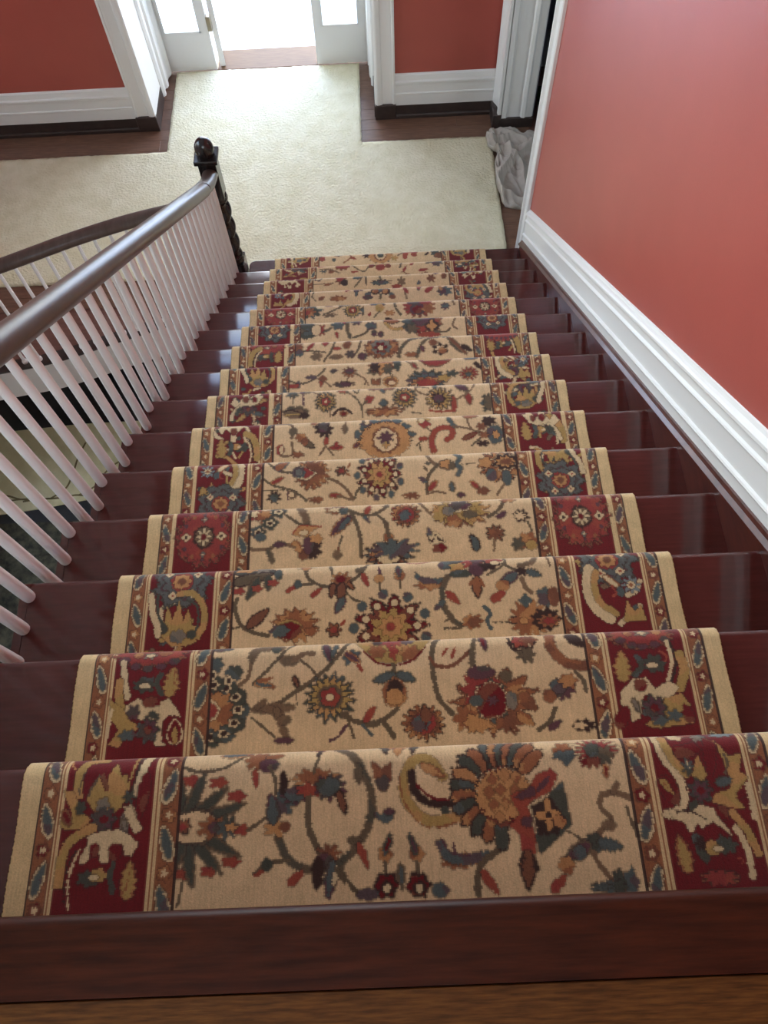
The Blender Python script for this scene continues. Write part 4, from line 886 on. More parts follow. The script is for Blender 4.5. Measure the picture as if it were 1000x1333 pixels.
  ('F',0.047,-0.1836,0.0453,0.0377,'lotus'),
  ('E',0.036,-0.1856,0.0131,0.017,'T'),
  ('E',0.053,-0.1686,0.011,0.0151,'M'),
  ('S',0.0116,'O',[(0.093,0.0104),(0.075,-0.0276),(0.074,-0.0816),(0.083,-0.1346),(0.107,-0.1666)]),
  ('S',0.009,'M',[(0.068,-0.0466),(0.083,-0.0656),(0.12,-0.0646),(0.154,-0.0366)]),
  ('L',(0.166,-0.0156),(0.154,-0.0696),0.0143,'O'),
  ('L',(0.095,-0.0446),(0.109,-0.0266),0.0099,'o'),
  ('L',(0.115,-0.0516),(0.125,-0.0246),0.0099,'o'),
  ('L',(0.182,0.0084),(0.191,-0.0386),0.0179,'R','P',0,0),
  ('S',0.0099,'O',[(0.17,0.0014),(0.162,-0.0316),(0.162,-0.0666)]),
  ('E',0.267,-0.0196,0.0309,0.0221,'K',6,0.4,0,0,False),
  ('E',0.268,-0.0176,0.0254,0.0177,'o',6,0.4,0,0,False),
  ('S',0.0064,'K',[(0.242,-0.0076),(0.25,-0.0356),(0.281,-0.0396),(0.299,-0.0216)]),
  ('E',0.275,-0.0476,0.022,0.0173,'O',7,0.4,0,0,False),
  ('E',0.202,-0.1446,0.0962,0.0754,'M',13,0.35,0,0,True),
  ('E',0.202,-0.1446,0.0907,0.0703,'U',13,0.4,0,0,True),
  ('E',0.173,-0.1176,0.045,0.0475,'r',9,0.35,0,0,True),
  ('E',0.176,-0.0836,0.03,0.0141,'P'),
  ('E',0.132,-0.1776,0.023,0.0301,'U',6,0.4,0,0,False),
  ('E',0.161,-0.1886,0.033,0.0231,'L',7,0.4,0,0,True),
  ('E',0.223,-0.1866,0.0352,0.0255,'M',9,0.4,0,0,True),
  ('E',0.194,-0.1446,0.04,0.0462,'D',8,0.25,0,0,False),
  ('E',0.192,-0.1436,0.0353,0.0402,'W'),
  ('E',0.192,-0.1436,0.032,0.0372,'R'),
  ('E',0.194,-0.1446,0.013,0.0111,'P',6,0.5,0,0,False),
  ('E',0.228,-0.0936,0.0132,0.0121,'O'),
  ('E',0.16,-0.1426,0.0144,0.0111,'D'),
  ('E',0.235,-0.1456,0.0121,0.0179,'g'),
  ('E',0.285,-0.0156,0.0199,0.0166,'M',6,0.4,0,0,False),
  ('E',0.279,-0.0506,0.0165,0.0188,'O',6,0.4,0,0,False),
  ('S',0.0212,'M',[(0.332,-0.0066),(0.333,-0.0396),(0.361,-0.0706),(0.399,-0.0776)]),
  ('S',0.0074,'U',[(0.335,-0.0226),(0.352,-0.0566),(0.387,-0.0716)]),
  ('L',(0.367,-0.0026),(0.402,-0.0366),0.0331,'K'),
  ('L',(0.306,0.0034),(0.333,0.0044),0.011,'N'),
  ('E',0.345,-0.1246,0.0322,0.0268,'P',10,0.4,0.5,0,True),
  ('E',0.338,-0.1196,0.018,0.0143,'T'),
  ('E',0.358,-0.1096,0.022,0.0171,'U',6,0.4,0,0,False),
  ('E',0.315,-0.1396,0.0131,0.0144,'M'),
  ('S',0.01,'O',[(0.324,-0.1656),(0.311,-0.1896),(0.285,-0.2086)]),
  ('L',(0.306,-0.2096),(0.334,-0.1906),0.017,'P'),
  ('E',0.38,-0.2026,0.0275,0.0143,'K',7,0.5,0,0,True),
  ('E',0.37,-0.2026,0.015,0.0082,'F',5,0.4,0,0,False),
  ('S',0.0091,'O',[(0.376,-0.0896),(0.391,-0.1116),(0.393,-0.1326)]),
  ('L',(0.254,-0.1316),(0.285,-0.1686),0.0316,'M'),
  ('L',(0.244,-0.1716),(0.276,-0.1986),0.0251,'U'),
  ('b','E',-0.539,-0.0056,0.0838,0.0407,'M',15,0.15,0,0,False),
  ('b','E',-0.54,-0.0026,0.0806,0.038,'r',15,0.15,0,0,False),
  ('b','E',-0.541,-0.0126,0.016,0.0127,'g',5,0.4,0,0,False),
  ('b','E',-0.541,-0.0136,0.0099,0.0056,'W',4,0.4,0,0,False),
  ('b','E',-0.569,-0.0086,0.0109,0.0109,'U'),
  ('b','E',-0.51,-0.0066,0.0135,0.0089,'U'),
  ('b','E',-0.597,-0.0236,0.0118,0.0072,'P'),
  ('b','E',-0.57,-0.0376,0.0105,0.0072,'P'),
  ('b','E',-0.544,-0.0436,0.0104,0.0072,'P'),
  ('b','E',-0.515,-0.0406,0.0104,0.0064,'P'),
  ('b','E',-0.487,-0.0306,0.0118,0.0072,'P'),
  ('b','S',0.0128,'W',[(-0.598,-0.0286),(-0.592,-0.0666),(-0.582,-0.1036)]),
  ('b','S',0.0171,'G',[(-0.602,-0.0706),(-0.6,-0.1036),(-0.589,-0.1326)]),
  ('b','L',(-0.493,-0.1076),(-0.486,-0.0416),0.0469,'G','U',0.3,0),
  ('b','S',0.0021,'U',[(-0.485,-0.0506),(-0.483,-0.0996)]),
  ('b','E',-0.547,-0.0786,0.028,0.0184,'D',7,0.3,0,0,False),
  ('b','E',-0.547,-0.0816,0.0126,0.0056,'W'),
  ('b','S',0.0051,'R',[(-0.577,-0.0506),(-0.573,-0.0676),(-0.563,-0.0676)]),
  ('b','S',0.0118,'D',[(-0.514,-0.0576),(-0.522,-0.0776),(-0.51,-0.0986)]),
  ('b','P','W',[(-0.582,-0.1206),(-0.558,-0.1086),(-0.541,-0.1176),(-0.516,-0.1186),(-0.492,-0.1116),(-0.47,-0.1376),(-0.465,-0.1496),(-0.489,-0.1446),(-0.501,-0.1556),(-0.501,-0.1986),(-0.488,-0.2076),(-0.516,-0.2066),(-0.517,-0.1596),(-0.541,-0.1546),(-0.571,-0.1486),(-0.585,-0.1326)]),
  ('b','E',-0.529,-0.1166,0.02,0.0105,'R'),
  ('b','P','G',[(-0.62,-0.1066),(-0.589,-0.1276),(-0.57,-0.1566),(-0.544,-0.1656),(-0.575,-0.1806),(-0.588,-0.2076),(-0.613,-0.2026),(-0.592,-0.1716),(-0.611,-0.1516)]),
  ('b','E',-0.566,-0.1376,0.0161,0.0163,'P',6,0.3,0,0,False),
  ('b','L',(-0.531,-0.1386),(-0.509,-0.1516),0.0161,'D'),
  ('b','F',-0.531,-0.1746,0.0264,0.0282,'rose'),
  ('b','L',(-0.472,-0.2076),(-0.476,-0.1526),0.0414,'R','W',0,0),
  ('b','L',(-0.472,-0.2056),(-0.475,-0.1686),0.0151,'G'),
  ('b','E',-0.573,-0.1846,0.02,0.0121,'T',6,0.3,0,0,False),
  ('b','S',0.008,'W',[(-0.617,-0.1866),(-0.615,-0.1506),(-0.613,-0.1306)]),
  ('b','E',0.528,-0.0156,0.0746,0.0335,'M',15,0.15,0,0,False),
  ('b','E',0.529,-0.0126,0.065,0.0313,'r',15,0.15,0,0,False),
  ('b','E',0.532,-0.0086,0.0176,0.0123,'g',5,0.4,0,0,False),
  ('b','E',0.532,-0.0086,0.0099,0.0067,'W',4,0.4,0,0,False),
  ('b','E',0.503,-0.0086,0.009,0.0089,'U'),
  ('b','E',0.565,-0.0056,0.01,0.0101,'U'),
  ('b','E',0.484,-0.0266,0.011,0.0067,'P'),
  ('b','E',0.506,-0.0386,0.011,0.0066,'P'),
  ('b','E',0.529,-0.0426,0.011,0.0061,'P'),
  ('b','E',0.556,-0.0386,0.01,0.0067,'P'),
  ('b','E',0.579,-0.0286,0.01,0.0067,'P'),
  ('b','L',(0.476,-0.1176),(0.48,-0.0486),0.048,'G','U',0.3,0),
  ('b','E',0.545,-0.0806,0.0271,0.0212,'D',7,0.3,0,0,False),
  ('b','E',0.542,-0.0836,0.012,0.0061,'W'),
  ('b','S',0.0127,'D',[(0.512,-0.0636),(0.519,-0.0826),(0.502,-0.1026)]),
  ('b','S',0.0056,'o',[(0.563,-0.0546),(0.575,-0.0636),(0.57,-0.0766)]),
  ('b','S',0.0069,'K',[(0.588,-0.0366),(0.593,-0.0776),(0.573,-0.1246)]),
  ('b','S',0.0078,'W',[(0.581,-0.0336),(0.584,-0.0776),(0.566,-0.1236)]),
  ('b','S',0.0191,'G',[(0.604,-0.0626),(0.607,-0.0996),(0.589,-0.1356)]),
  ('b','P','W',[(0.468,-0.1356),(0.495,-0.1106),(0.522,-0.1086),(0.538,-0.1336),(0.572,-0.1186),(0.589,-0.1356),(0.565,-0.1546),(0.534,-0.1566),(0.526,-0.1426),(0.51,-0.1476),(0.496,-0.1926),(0.479,-0.2016),(0.475,-0.1666),(0.46,-0.1656)]),
  ('b','E',0.509,-0.1246,0.0133,0.0145,'R'),
  ('b','L',(0.488,-0.1516),(0.498,-0.1826),0.0182,'g','O',0,0),
  ('b','P','G',[(0.555,-0.1546),(0.592,-0.1456),(0.607,-0.1726),(0.579,-0.1856),(0.605,-0.2076),(0.533,-0.2146),(0.504,-0.2076),(0.538,-0.1846)]),
  ('b','F',0.53,-0.1736,0.0291,0.0286,'rose'),
  ('b','E',0.568,-0.1906,0.017,0.0133,'T',5,0.4,0,0,False),
  ('b','L',(0.447,-0.2106),(0.475,-0.1666),0.0331,'R'),
  ('b','E',0.536,-0.1996,0.0171,0.0122,'T',5,0.3,0,0,False),
  ('b','L',(0.6,-0.2066),(0.593,-0.1666),0.0253,'R')],
 3: [('b','S',0.0089,'G',[(-0.5576,0.0271),(-0.5458,-0.0182),(-0.5017,-0.0336)]),
  ('b','E',-0.5457,0.0129,0.0097,0.0097,'D',5,0.3),
  ('b','S',0.0121,'W',[(-0.5816,-0.1391),(-0.579,-0.1022),(-0.5452,-0.0872)]),
  ('b','S',0.0089,'G',[(-0.577,-0.2456),(-0.5818,-0.2177),(-0.6091,-0.211)]),
  ('b','S',0.0121,'W',[(-0.5449,-0.2293),(-0.5342,-0.1983),(-0.5625,-0.1816)]),
  ('b','E',-0.5698,-0.1893,0.0097,0.0097,'D',5,0.3),
  ('b','S',0.0089,'N',[(-0.5729,-0.1549),(-0.5427,-0.1748),(-0.5092,-0.1882)]),
  ('b','S',0.0121,'G',[(-0.5053,-0.1379),(-0.5329,-0.1714),(-0.5748,-0.1831)]),
  ('b','S',0.0089,'W',[(-0.5632,-0.0411),(-0.5643,0.0019),(-0.5375,0.0354)]),
  ('b','E',-0.5664,0.0133,0.0097,0.0097,'D',5,0.3),
  ('b','S',0.0121,'G',[(-0.5279,-0.2056),(-0.5454,-0.2273),(-0.5709,-0.2164)]),
  ('b','S',0.0089,'W',[(-0.5625,-0.1335),(-0.5684,-0.169),(-0.5453,-0.1967)]),
  ('b','S',0.0121,'N',[(-0.595,-0.2078),(-0.5865,-0.2466),(-0.5813,-0.2861)]),
  ('b','E',-0.6026,-0.2308,0.0097,0.0097,'D',5,0.3),
  ('b','S',0.0089,'G',[(0.4964,-0.2885),(0.5181,-0.2579),(0.5131,-0.2207)]),
  ('b','E',0.5208,-0.2385,0.0097,0.0097,'D',5,0.3),
  ('b','S',0.0121,'W',[(0.6076,-0.0847),(0.5942,-0.108),(0.5706,-0.1207)]),
  ('b','S',0.0089,'G',[(0.5398,-0.0474),(0.5354,-0.0708),(0.5135,-0.0798)]),
  ('b','S',0.0121,'W',[(0.5964,-0.1484),(0.5685,-0.1699),(0.5412,-0.1922)]),
  ('b','E',0.5849,-0.1542,0.0097,0.0097,'D',5,0.3),
  ('b','S',0.0089,'N',[(0.4673,-0.1224),(0.4909,-0.1257),(0.5074,-0.1429)]),
  ('b','S',0.0121,'G',[(0.4732,-0.0578),(0.4978,-0.0534),(0.5158,-0.0361)]),
  ('b','S',0.0089,'W',[(0.5182,-0.0349),(0.4909,-0.0499),(0.4654,-0.032)]),
  ('b','E',0.5079,-0.0174,0.0097,0.0097,'D',5,0.3),
  ('b','S',0.0121,'G',[(0.4609,-0.025),(0.4714,-0.0397),(0.4926,-0.0487)]),
  ('b','S',0.0089,'W',[(0.5758,-0.0507),(0.5855,-0.0217),(0.6091,-0.0255)]),
  ('b','S',0.0121,'N',[(0.5567,-0.0421),(0.5486,-0.0798),(0.5135,-0.0957)]),
  ('b','E',0.5512,-0.0528,0.0097,0.0097,'D',5,0.3),
  ('L',(-0.421,-0.0052),(-0.289,-0.0162),0.045,'D','K',0,0),
  ('L',(-0.414,-0.0452),(-0.299,-0.0212),0.038,'O','K',0,0),
  ('E',-0.337,-0.0042,0.0315,0.0141,'g',7,0.4,0,0,False),
  ('E',-0.374,-0.0052,0.03,0.011,'L',5,0.3,0,0,False),
  ('L',(-0.34,-0.0292),(-0.37,-0.0912),0.0286,'D','O',0,0),
  ('L',(-0.317,-0.0252),(-0.318,-0.0692),0.0266,'D','O',0,0),
  ('E',-0.292,-0.0242,0.0099,0.015,'D'),
  ('E',-0.39,-0.0662,0.016,0.01,'o',5,0.3,0,0,False),
  ('E',-0.344,-0.0612,0.016,0.01,'o',5,0.3,0,0,False),
  ('E',-0.305,-0.0482,0.016,0.01,'o',5,0.3,0,0,False),
  ('S',0.0105,'O',[(-0.394,-0.0852),(-0.397,-0.1142),(-0.382,-0.1522),(-0.354,-0.1722),(-0.313,-0.1842)]),
  ('L',(-0.367,-0.1622),(-0.312,-0.1132),0.0344,'M','K',0,0),
  ('S',0.0057,'O',[(-0.379,-0.1572),(-0.404,-0.1612)]),
  ('E',-0.25,-0.1582,0.0589,0.045,'M',14,0.3,0,0,True),
  ('E',-0.246,-0.1612,0.0549,0.0472,'U',14,0.35,0,0,True),
  ('E',-0.263,-0.1672,0.0315,0.0226,'G'),
  ('E',-0.263,-0.1722,0.0297,0.021,'R'),
  ('E',-0.286,-0.1732,0.0261,0.0171,'T',6,0.2,0,0,False),
  ('E',-0.209,-0.1772,0.0181,0.0117,'U',5,0.4,0,0,False),
  ('F',-0.153,-0.1762,0.0207,0.02,'tiny'),
  ('L',(-0.137,-0.1682),(-0.123,-0.1482),0.009,'o'),
  ('S',0.009,'O',[(-0.224,-0.0102),(-0.215,-0.0402),(-0.182,-0.0612),(-0.154,-0.0602),(-0.108,-0.0502),(-0.08,-0.0262),(-0.065,0.0028)]),
  ('E',-0.224,-0.0022,0.027,0.011,'W',5,0.4,0,0,False),
  ('E',-0.224,-0.0052,0.0136,0.01,'U'),
  ('L',(-0.274,-0.0742),(-0.238,-0.0542),0.0162,'o'),
  ('S',0.008,'O',[(-0.247,-0.0582),(-0.201,-0.0532)]),
  ('E',-0.242,-0.0532,0.0091,0.011,'D'),
  ('L',(-0.21,-0.0892),(-0.182,-0.0662),0.0162,'o'),
  ('L',(-0.163,0.0028),(-0.154,-0.0382),0.0105,'O'),
  ('E',-0.134,-0.0492,0.0299,0.0251,'U',9,0.5,0,0,True),
  ('L',(-0.154,-0.0532),(-0.159,-0.0962),0.0238,'M','K',0,0),
  ('L',(-0.131,-0.0542),(-0.137,-0.1072),0.0333,'M','K',0,0),
  ('L',(-0.127,-0.0932),(-0.15,-0.1352),0.0285,'T','P',0,0),
  ('L',(-0.117,-0.0542),(-0.102,-0.0752),0.0191,'U','K',0,0),
  ('E',-0.136,-0.0442,0.0136,0.01,'R'),
  ('S',0.0063,'O',[(-0.12,-0.0832),(-0.104,-0.0992),(-0.086,-0.1072)]),
  ('L',(-0.08,-0.0312),(-0.067,-0.0672),0.018,'o'),
  ('L',(-0.098,-0.0262),(-0.07,-0.0172),0.0191,'O'),
  ('L',(-0.034,-0.0442),(-0.04,-0.0112),0.0108,'P'),
  ('E',-0.039,-0.0482,0.0126,0.0111,'L'),
  ('S',0.006,'O',[(-0.038,-0.0582),(-0.037,-0.0782)]),
  ('F',-0.014,-0.1742,0.09,0.0854,'dark'),
  ('E',0.013,-0.0422,0.0154,0.0135,'U',5,0.2,0,0,False),
  ('L',(0.013,-0.0452),(0.008,-0.0122),0.0171,'P','D',0,0),
  ('S',0.0067,'O',[(0.013,-0.0552),(0.013,-0.0742)]),
  ('E',0.088,-0.0712,0.0407,0.0135,'U',8,0.35,0,0,False),
  ('P','T',[(0.051,-0.0322),(0.066,-0.0472),(0.098,-0.0542),(0.135,-0.0532),(0.111,-0.0692),(0.074,-0.0672),(0.054,-0.0522)]),
  ('S',0.013,'O',[(0.133,-0.0512),(0.117,-0.0842),(0.118,-0.1272),(0.136,-0.1612),(0.157,-0.1792)]),
  ('L',(0.126,-0.0892),(0.158,-0.1242),0.0226,'o'),
  ('L',(0.122,-0.1132),(0.095,-0.1362),0.019,'T'),
  ('S',0.0063,'O',[(0.137,-0.1572),(0.118,-0.1672)]),
  ('S',0.0054,'O',[(0.117,-0.1842),(0.152,-0.1852)]),
  ('E',0.147,-0.0142,0.0378,0.0221,'D',8,0.3,0,0,False),
  ('E',0.128,-0.0182,0.0162,0.0131,'T'),
  ('E',0.16,-0.0272,0.0225,0.0141,'G',5,0.3,0,0,False),
  ('E',0.168,-0.0452,0.03,0.01,'D'),
  ('E',0.203,-0.0122,0.036,0.0231,'o',8,0.35,0,0,False),
  ('E',0.206,-0.0342,0.0181,0.0201,'P'),
  ('E',0.209,-0.0042,0.0154,0.0121,'P'),
  ('E',0.239,-0.0232,0.0272,0.0201,'K',6,0.4,0,0,False),
  ('E',0.25,-0.0092,0.025,0.0131,'o',5,0.3,0,0,False),
  ('E',0.254,-0.0172,0.01,0.007,'W'),
  ('L',(0.204,-0.0522),(0.204,-0.1122),0.0317,'U','K',0,0),
  ('L',(0.186,-0.0782),(0.199,-0.0592),0.0114,'U'),
  ('L',(0.222,-0.0842),(0.213,-0.0592),0.0114,'U'),
  ('S',0.007,'O',[(0.279,0.0018),(0.276,-0.0252),(0.232,-0.0502)]),
  ('S',0.0072,'O',[(0.272,-0.0232),(0.307,-0.0422)]),
  ('E',0.318,-0.0442,0.0154,0.0151,'K',6,0.4,0,0,False),
  ('L',(0.329,-0.0452),(0.369,-0.0592),0.0286,'T','D',0.3,0),
  ('S',0.0124,'N',[(0.317,-0.0302),(0.346,-0.0212),(0.358,-0.0022)]),
  ('L',(0.308,-0.0492),(0.257,-0.0812),0.0333,'T','P',0,0),
  ('E',0.268,-0.0812,0.0163,0.0154,'U'),
  ('L',(0.235,-0.1212),(0.273,-0.0962),0.0267,'o'),
  ('S',0.0114,'N',[(0.316,-0.0642),(0.324,-0.0892),(0.337,-0.1022)]),
  ('E',0.324,-0.1702,0.0495,0.0272,'K',11,0.3,0,0,False),
  ('E',0.324,-0.1702,0.0518,0.0543,'U',13,0.38,0,0,True),
  ('E',0.32,-0.1222,0.0154,0.0181,'T',4,0.3,0,0,False),
  ('E',0.367,-0.1152,0.0207,0.0281,'T',5,0.3,0,0,False),
  ('E',0.389,-0.1162,0.0135,0.0251,'M'),
  ('E',0.364,-0.1722,0.0363,0.0295,'K',9,0.2,0,0,False),
  ('E',0.37,-0.1762,0.029,0.0172,'U',9,0.3,0,0,False),
  ('E',0.37,-0.1762,0.0181,0.01,'r',7,0.4,0,0,False),
  ('E',0.31,-0.1742,0.0104,0.0074,'L'),
  ('E',0.185,-0.1702,0.0272,0.0199,'U',7,0.3,0,0,False),
  ('E',0.189,-0.1712,0.0136,0.0118,'M'),
  ('S',0.0109,'T',[(0.217,-0.1342),(0.229,-0.1512),(0.221,-0.1702),(0.228,-0.1892)]),
  ('S',0.0032,'O',[(0.234,-0.1742),(0.27,-0.1752)]),
  ('S',0.0067,'N',[(0.386,0.0018),(0.391,-0.0332)]),
  ('S',0.0048,'o',[(0.032,-0.0012),(0.059,-0.0072),(0.092,0.0008)]),
  ('b','F',-0.535,-0.033,0.0773,0.0757,'blue'),
  ('b','P','G',[(-0.4899,-0.1912),(-0.4803,-0.155),(-0.5028,-0.1478),(-0.5125,-0.1057),(-0.5253,-0.1376),(-0.5382,-0.0826),(-0.5511,-0.1318),(-0.5672,-0.0941),(-0.5704,-0.1376),(-0.5897,-0.126),(-0.5801,-0.1695),(-0.5511,-0.1985),(-0.5157,-0.2014)]),
  ('b','S',0.0161,'G',[(-0.5382,-0.0652),(-0.5028,-0.0681),(-0.477,-0.1028),(-0.4738,-0.1478),(-0.4867,-0.1767)]),
  ('b','S',0.0056,'D',[(-0.5189,-0.0826),(-0.4931,-0.0999),(-0.4867,-0.1405),(-0.4931,-0.1637)]),
  ('b','E',-0.535,-0.1753,0.0209,0.0188,'g',5,0.2),
  ('b','E',-0.5028,-0.1724,0.0113,0.0116,'D'),
  ('b','E',-0.5736,-0.155,0.0113,0.0145,'D'),
  ('b','S',0.0161,'W',[(-0.6091,-0.0681),(-0.6026,-0.1115),(-0.5897,-0.1405),(-0.5833,-0.1695)]),
  ('b','S',0.0072,'D',[(-0.593,-0.0652),(-0.5897,-0.1115),(-0.5769,-0.1405)]),
  ('b','F',0.535,-0.024,0.0773,0.0757,'blue'),
  ('b','S',0.0274,'W',[(0.4867,-0.0491),(0.477,-0.0974),(0.4867,-0.1457),(0.5189,-0.1779)]),
  ('b','S',0.0161,'G',[(0.5028,-0.0572),(0.4931,-0.0974),(0.5028,-0.1377),(0.535,-0.165)]),
  ('b','L',(0.5189,-0.0652),(0.5592,-0.1055),0.0225,'W','U'),
  ('b','F',0.5833,-0.0942,0.0242,0.0242,'star'),
  ('b','E',0.5543,-0.1103,0.0097,0.0129,'T'),
  ('b','S',0.0048,'o',[(0.535,-0.0942),(0.5447,-0.1135),(0.535,-0.1216)]),
  ('b','P','G',[(0.5511,-0.186),(0.5672,-0.1328),(0.5801,-0.1618),(0.5994,-0.1457),(0.6058,-0.186)])],
 4: [('E',-0.39,-0.0239,0.0251,0.024,'r',6,0.3,0,0,False),
  ('E',-0.393,-0.0219,0.0133,0.012,'W'),
  ('E',-0.363,-0.0309,0.025,0.024,'U',8,0.35,0,0,True),
  ('E',-0.324,-0.0179,0.0253,0.0216,'D',5,0.2,0,0,False),
  ('E',-0.324,-0.0179,0.0143,0.012,'W',5,0.3,0,0,False),
  ('E',-0.324,-0.0179,0.0066,0.0054,'K'),
  ('E',-0.347,-0.0549,0.0253,0.0217,'D',5,0.2,0,0,False),
  ('E',-0.347,-0.0549,0.0143,0.012,'W',5,0.3,0,0,False),
  ('E',-0.347,-0.0549,0.0066,0.0054,'K'),
  ('E',-0.38,-0.0819,0.023,0.0216,'D',5,0.2,0,0,False),
  ('E',-0.38,-0.0819,0.013,0.012,'W',5,0.3,0,0,False),
  ('E',-0.38,-0.0819,0.006,0.0054,'K'),
  ('E',-0.374,-0.0969,0.017,0.0121,'T'),
  ('S',0.0189,'N',[(-0.263,-0.0069),(-0.247,-0.0369),(-0.241,-0.0629)]),
  ('S',0.0081,'O',[(-0.31,-0.0249),(-0.283,-0.0469),(-0.257,-0.0649)]),
  ('P','L',[(-0.283,-0.0929),(-0.262,-0.0649),(-0.199,-0.0729),(-0.225,-0.0809),(-0.241,-0.1029),(-0.278,-0.0959)]),
  ('S',0.0042,'o',[(-0.283,-0.0929),(-0.26,-0.0679),(-0.202,-0.0729)]),
  ('E',-0.251,-0.0889,0.0133,0.0077,'W'),
  ('E',-0.225,-0.1379,0.026,0.0384,'K',8,0.35,0,0,True),
  ('E',-0.251,-0.1559,0.0151,0.0165,'M'),
  ('E',-0.238,-0.1289,0.015,0.0264,'P'),
  ('E',-0.215,-0.1099,0.0201,0.0154,'L',5,0.3,0,0,False),
  ('L',(-0.282,-0.1149),(-0.256,-0.1499),0.0276,'L','U',0,0),
  ('S',0.011,'N',[(-0.404,-0.1319),(-0.349,-0.1349),(-0.319,-0.1189),(-0.277,-0.1329)]),
  ('S',0.0132,'O',[(-0.349,-0.1399),(-0.338,-0.1719)]),
  ('E',-0.319,-0.1219,0.0154,0.0099,'P'),
  ('E',-0.157,-0.0209,0.0364,0.0168,'U',7,0.3,0,0,False),
  ('E',-0.162,-0.0199,0.0221,0.011,'W',7,0.4,0,0,False),
  ('E',-0.136,-0.0249,0.0144,0.012,'D'),
  ('L',(-0.115,-0.0399),(-0.176,-0.1039),0.0421,'P','U',0.2,0),
  ('L',(-0.12,-0.0489),(-0.157,-0.0929),0.0187,'T'),
  ('S',0.0063,'O',[(-0.142,-0.1049),(-0.153,-0.1389)]),
  ('E',-0.156,-0.1609,0.0132,0.0155,'N',4,0.2,0,0,False),
  ('L',(-0.154,-0.1499),(-0.152,-0.1329),0.0105,'M'),
  ('S',0.0116,'O',[(-0.12,-0.0259),(-0.105,-0.0559),(-0.09,-0.1139),(-0.089,-0.1699)]),
  ('S',0.0104,'O',[(-0.115,-0.0289),(-0.083,-0.0419),(-0.046,-0.0409),(-0.008,-0.0139)]),
  ('L',(-0.075,-0.0399),(-0.059,-0.0079),0.0189,'o'),
  ('L',(-0.078,-0.0449),(-0.064,-0.0689),0.0121,'T'),
  ('S',0.0099,'O',[(-0.041,-0.0439),(-0.016,-0.0719),(-0.012,-0.1119)]),
  ('E',-0.014,-0.1679,0.075,0.0464,'K',13,0.35,0,0,True),
  ('E',-0.014,-0.1679,0.0675,0.0398,'T',13,0.4,0,0,True),
  ('E',-0.015,-0.1729,0.0552,0.0287,'U',9,0.3,0,0,False),
  ('E',-0.015,-0.1779,0.0362,0.0187,'K'),
  ('E',-0.015,-0.1799,0.03,0.0143,'W'),
  ('E',-0.012,-0.1149,0.0131,0.0144,'U'),
  ('E',0.014,-0.0439,0.018,0.0276,'r',7,0.45,0,0,True),
  ('F',0.041,-0.0469,0.0402,0.0396,'lotus'),
  ('E',0.035,-0.0499,0.013,0.0169,'T'),
  ('E',0.196,-0.0459,0.0854,0.0525,'M',13,0.4,0,0,True),
  ('E',0.196,-0.0429,0.0884,0.0486,'G',13,0.42,0,0,True),
  ('E',0.136,-0.0489,0.0198,0.0277,'G',5,0.3,0,0,False),
  ('E',0.176,-0.0739,0.0221,0.0221,'U',5,0.3,0,0,False),
  ('E',0.224,-0.0539,0.0243,0.0276,'G',6,0.3,0,0,False),
  ('E',0.195,-0.0259,0.035,0.0229,'W',7,0.2,0,0,False),
  ('E',0.195,-0.0229,0.033,0.0193,'P',6,0.3,0,0,False),
  ('E',0.162,-0.0419,0.0166,0.0144,'g'),
  ('E',0.222,-0.0559,0.0199,0.0121,'O'),
  ('S',0.0092,'N',[(0.08,-0.0049),(0.109,-0.0479)]),
  ('S',0.011,'O',[(0.273,-0.0649),(0.304,-0.0459),(0.322,-0.0199)]),
  ('E',0.334,-0.0119,0.0242,0.012,'U',6,0.4,0,0,False),
  ('L',(0.296,-0.0719),(0.327,-0.0499),0.018,'P'),
  ('S',0.011,'O',[(-0.023,-0.0639),(-0.016,-0.0879),(-0.011,-0.1109)]),
  ('P','W',[(0.097,-0.1159),(0.122,-0.1029),(0.145,-0.1349),(0.129,-0.1519),(0.106,-0.1389)]),
  ('S',0.0044,'K',[(0.097,-0.1159),(0.109,-0.1339),(0.121,-0.1119),(0.13,-0.1289),(0.143,-0.1329)]),
  ('L',(0.105,-0.1169),(0.102,-0.0909),0.0148,'T'),
  ('E',0.129,-0.1539,0.0221,0.0155,'R',5,0.3,0,0,False),
  ('L',(0.232,-0.1699),(0.216,-0.1159),0.0316,'T','K',0,-0.1),
  ('E',0.289,-0.1169,0.031,0.0277,'K',9,0.5,0,0,True),
  ('E',0.289,-0.1169,0.027,0.0241,'M',9,0.5,0,0,True),
  ('S',0.0074,'N',[(0.284,-0.1369),(0.28,-0.1699)]),
  ('E',0.367,-0.0669,0.0241,0.0224,'K',8,0.5,0,0,True),
  ('E',0.364,-0.0659,0.0188,0.0144,'F',8,0.5,0,0,True),
  ('E',0.376,-0.1439,0.03,0.0268,'U',6,0.3,0,0,False),
  ('E',0.349,-0.1539,0.02,0.0221,'O',6,0.4,0,0,False),
  ('E',0.385,-0.1579,0.0151,0.0144,'G'),
  ('S',0.0074,'O',[(0.383,-0.0849),(0.39,-0.1139)]),
  ('S',0.0077,'O',[(-0.021,-0.0179),(-0.01,-0.0069)]),
  ('E',0.005,-0.1509,0.075,0.0336,'T',9,0.5,0,0,True),
  ('b','F',-0.535,-0.088,0.0805,0.0934,'medal'),
  ('b','F',0.535,-0.077,0.0805,0.0934,'medal')],
 5: [('b','S',0.0089,'G',[(-0.6091,-0.0982),(-0.5814,-0.1009),(-0.5802,-0.1304)]),
  ('b','E',-0.6026,-0.0982,0.0097,0.0097,'D',5,0.3),
  ('b','S',0.0121,'W',[(-0.5098,0.0767),(-0.512,0.0355),(-0.4776,0.0128)]),
  ('b','S',0.0089,'G',[(-0.5294,-0.125),(-0.5195,-0.0853),(-0.523,-0.0445)]),
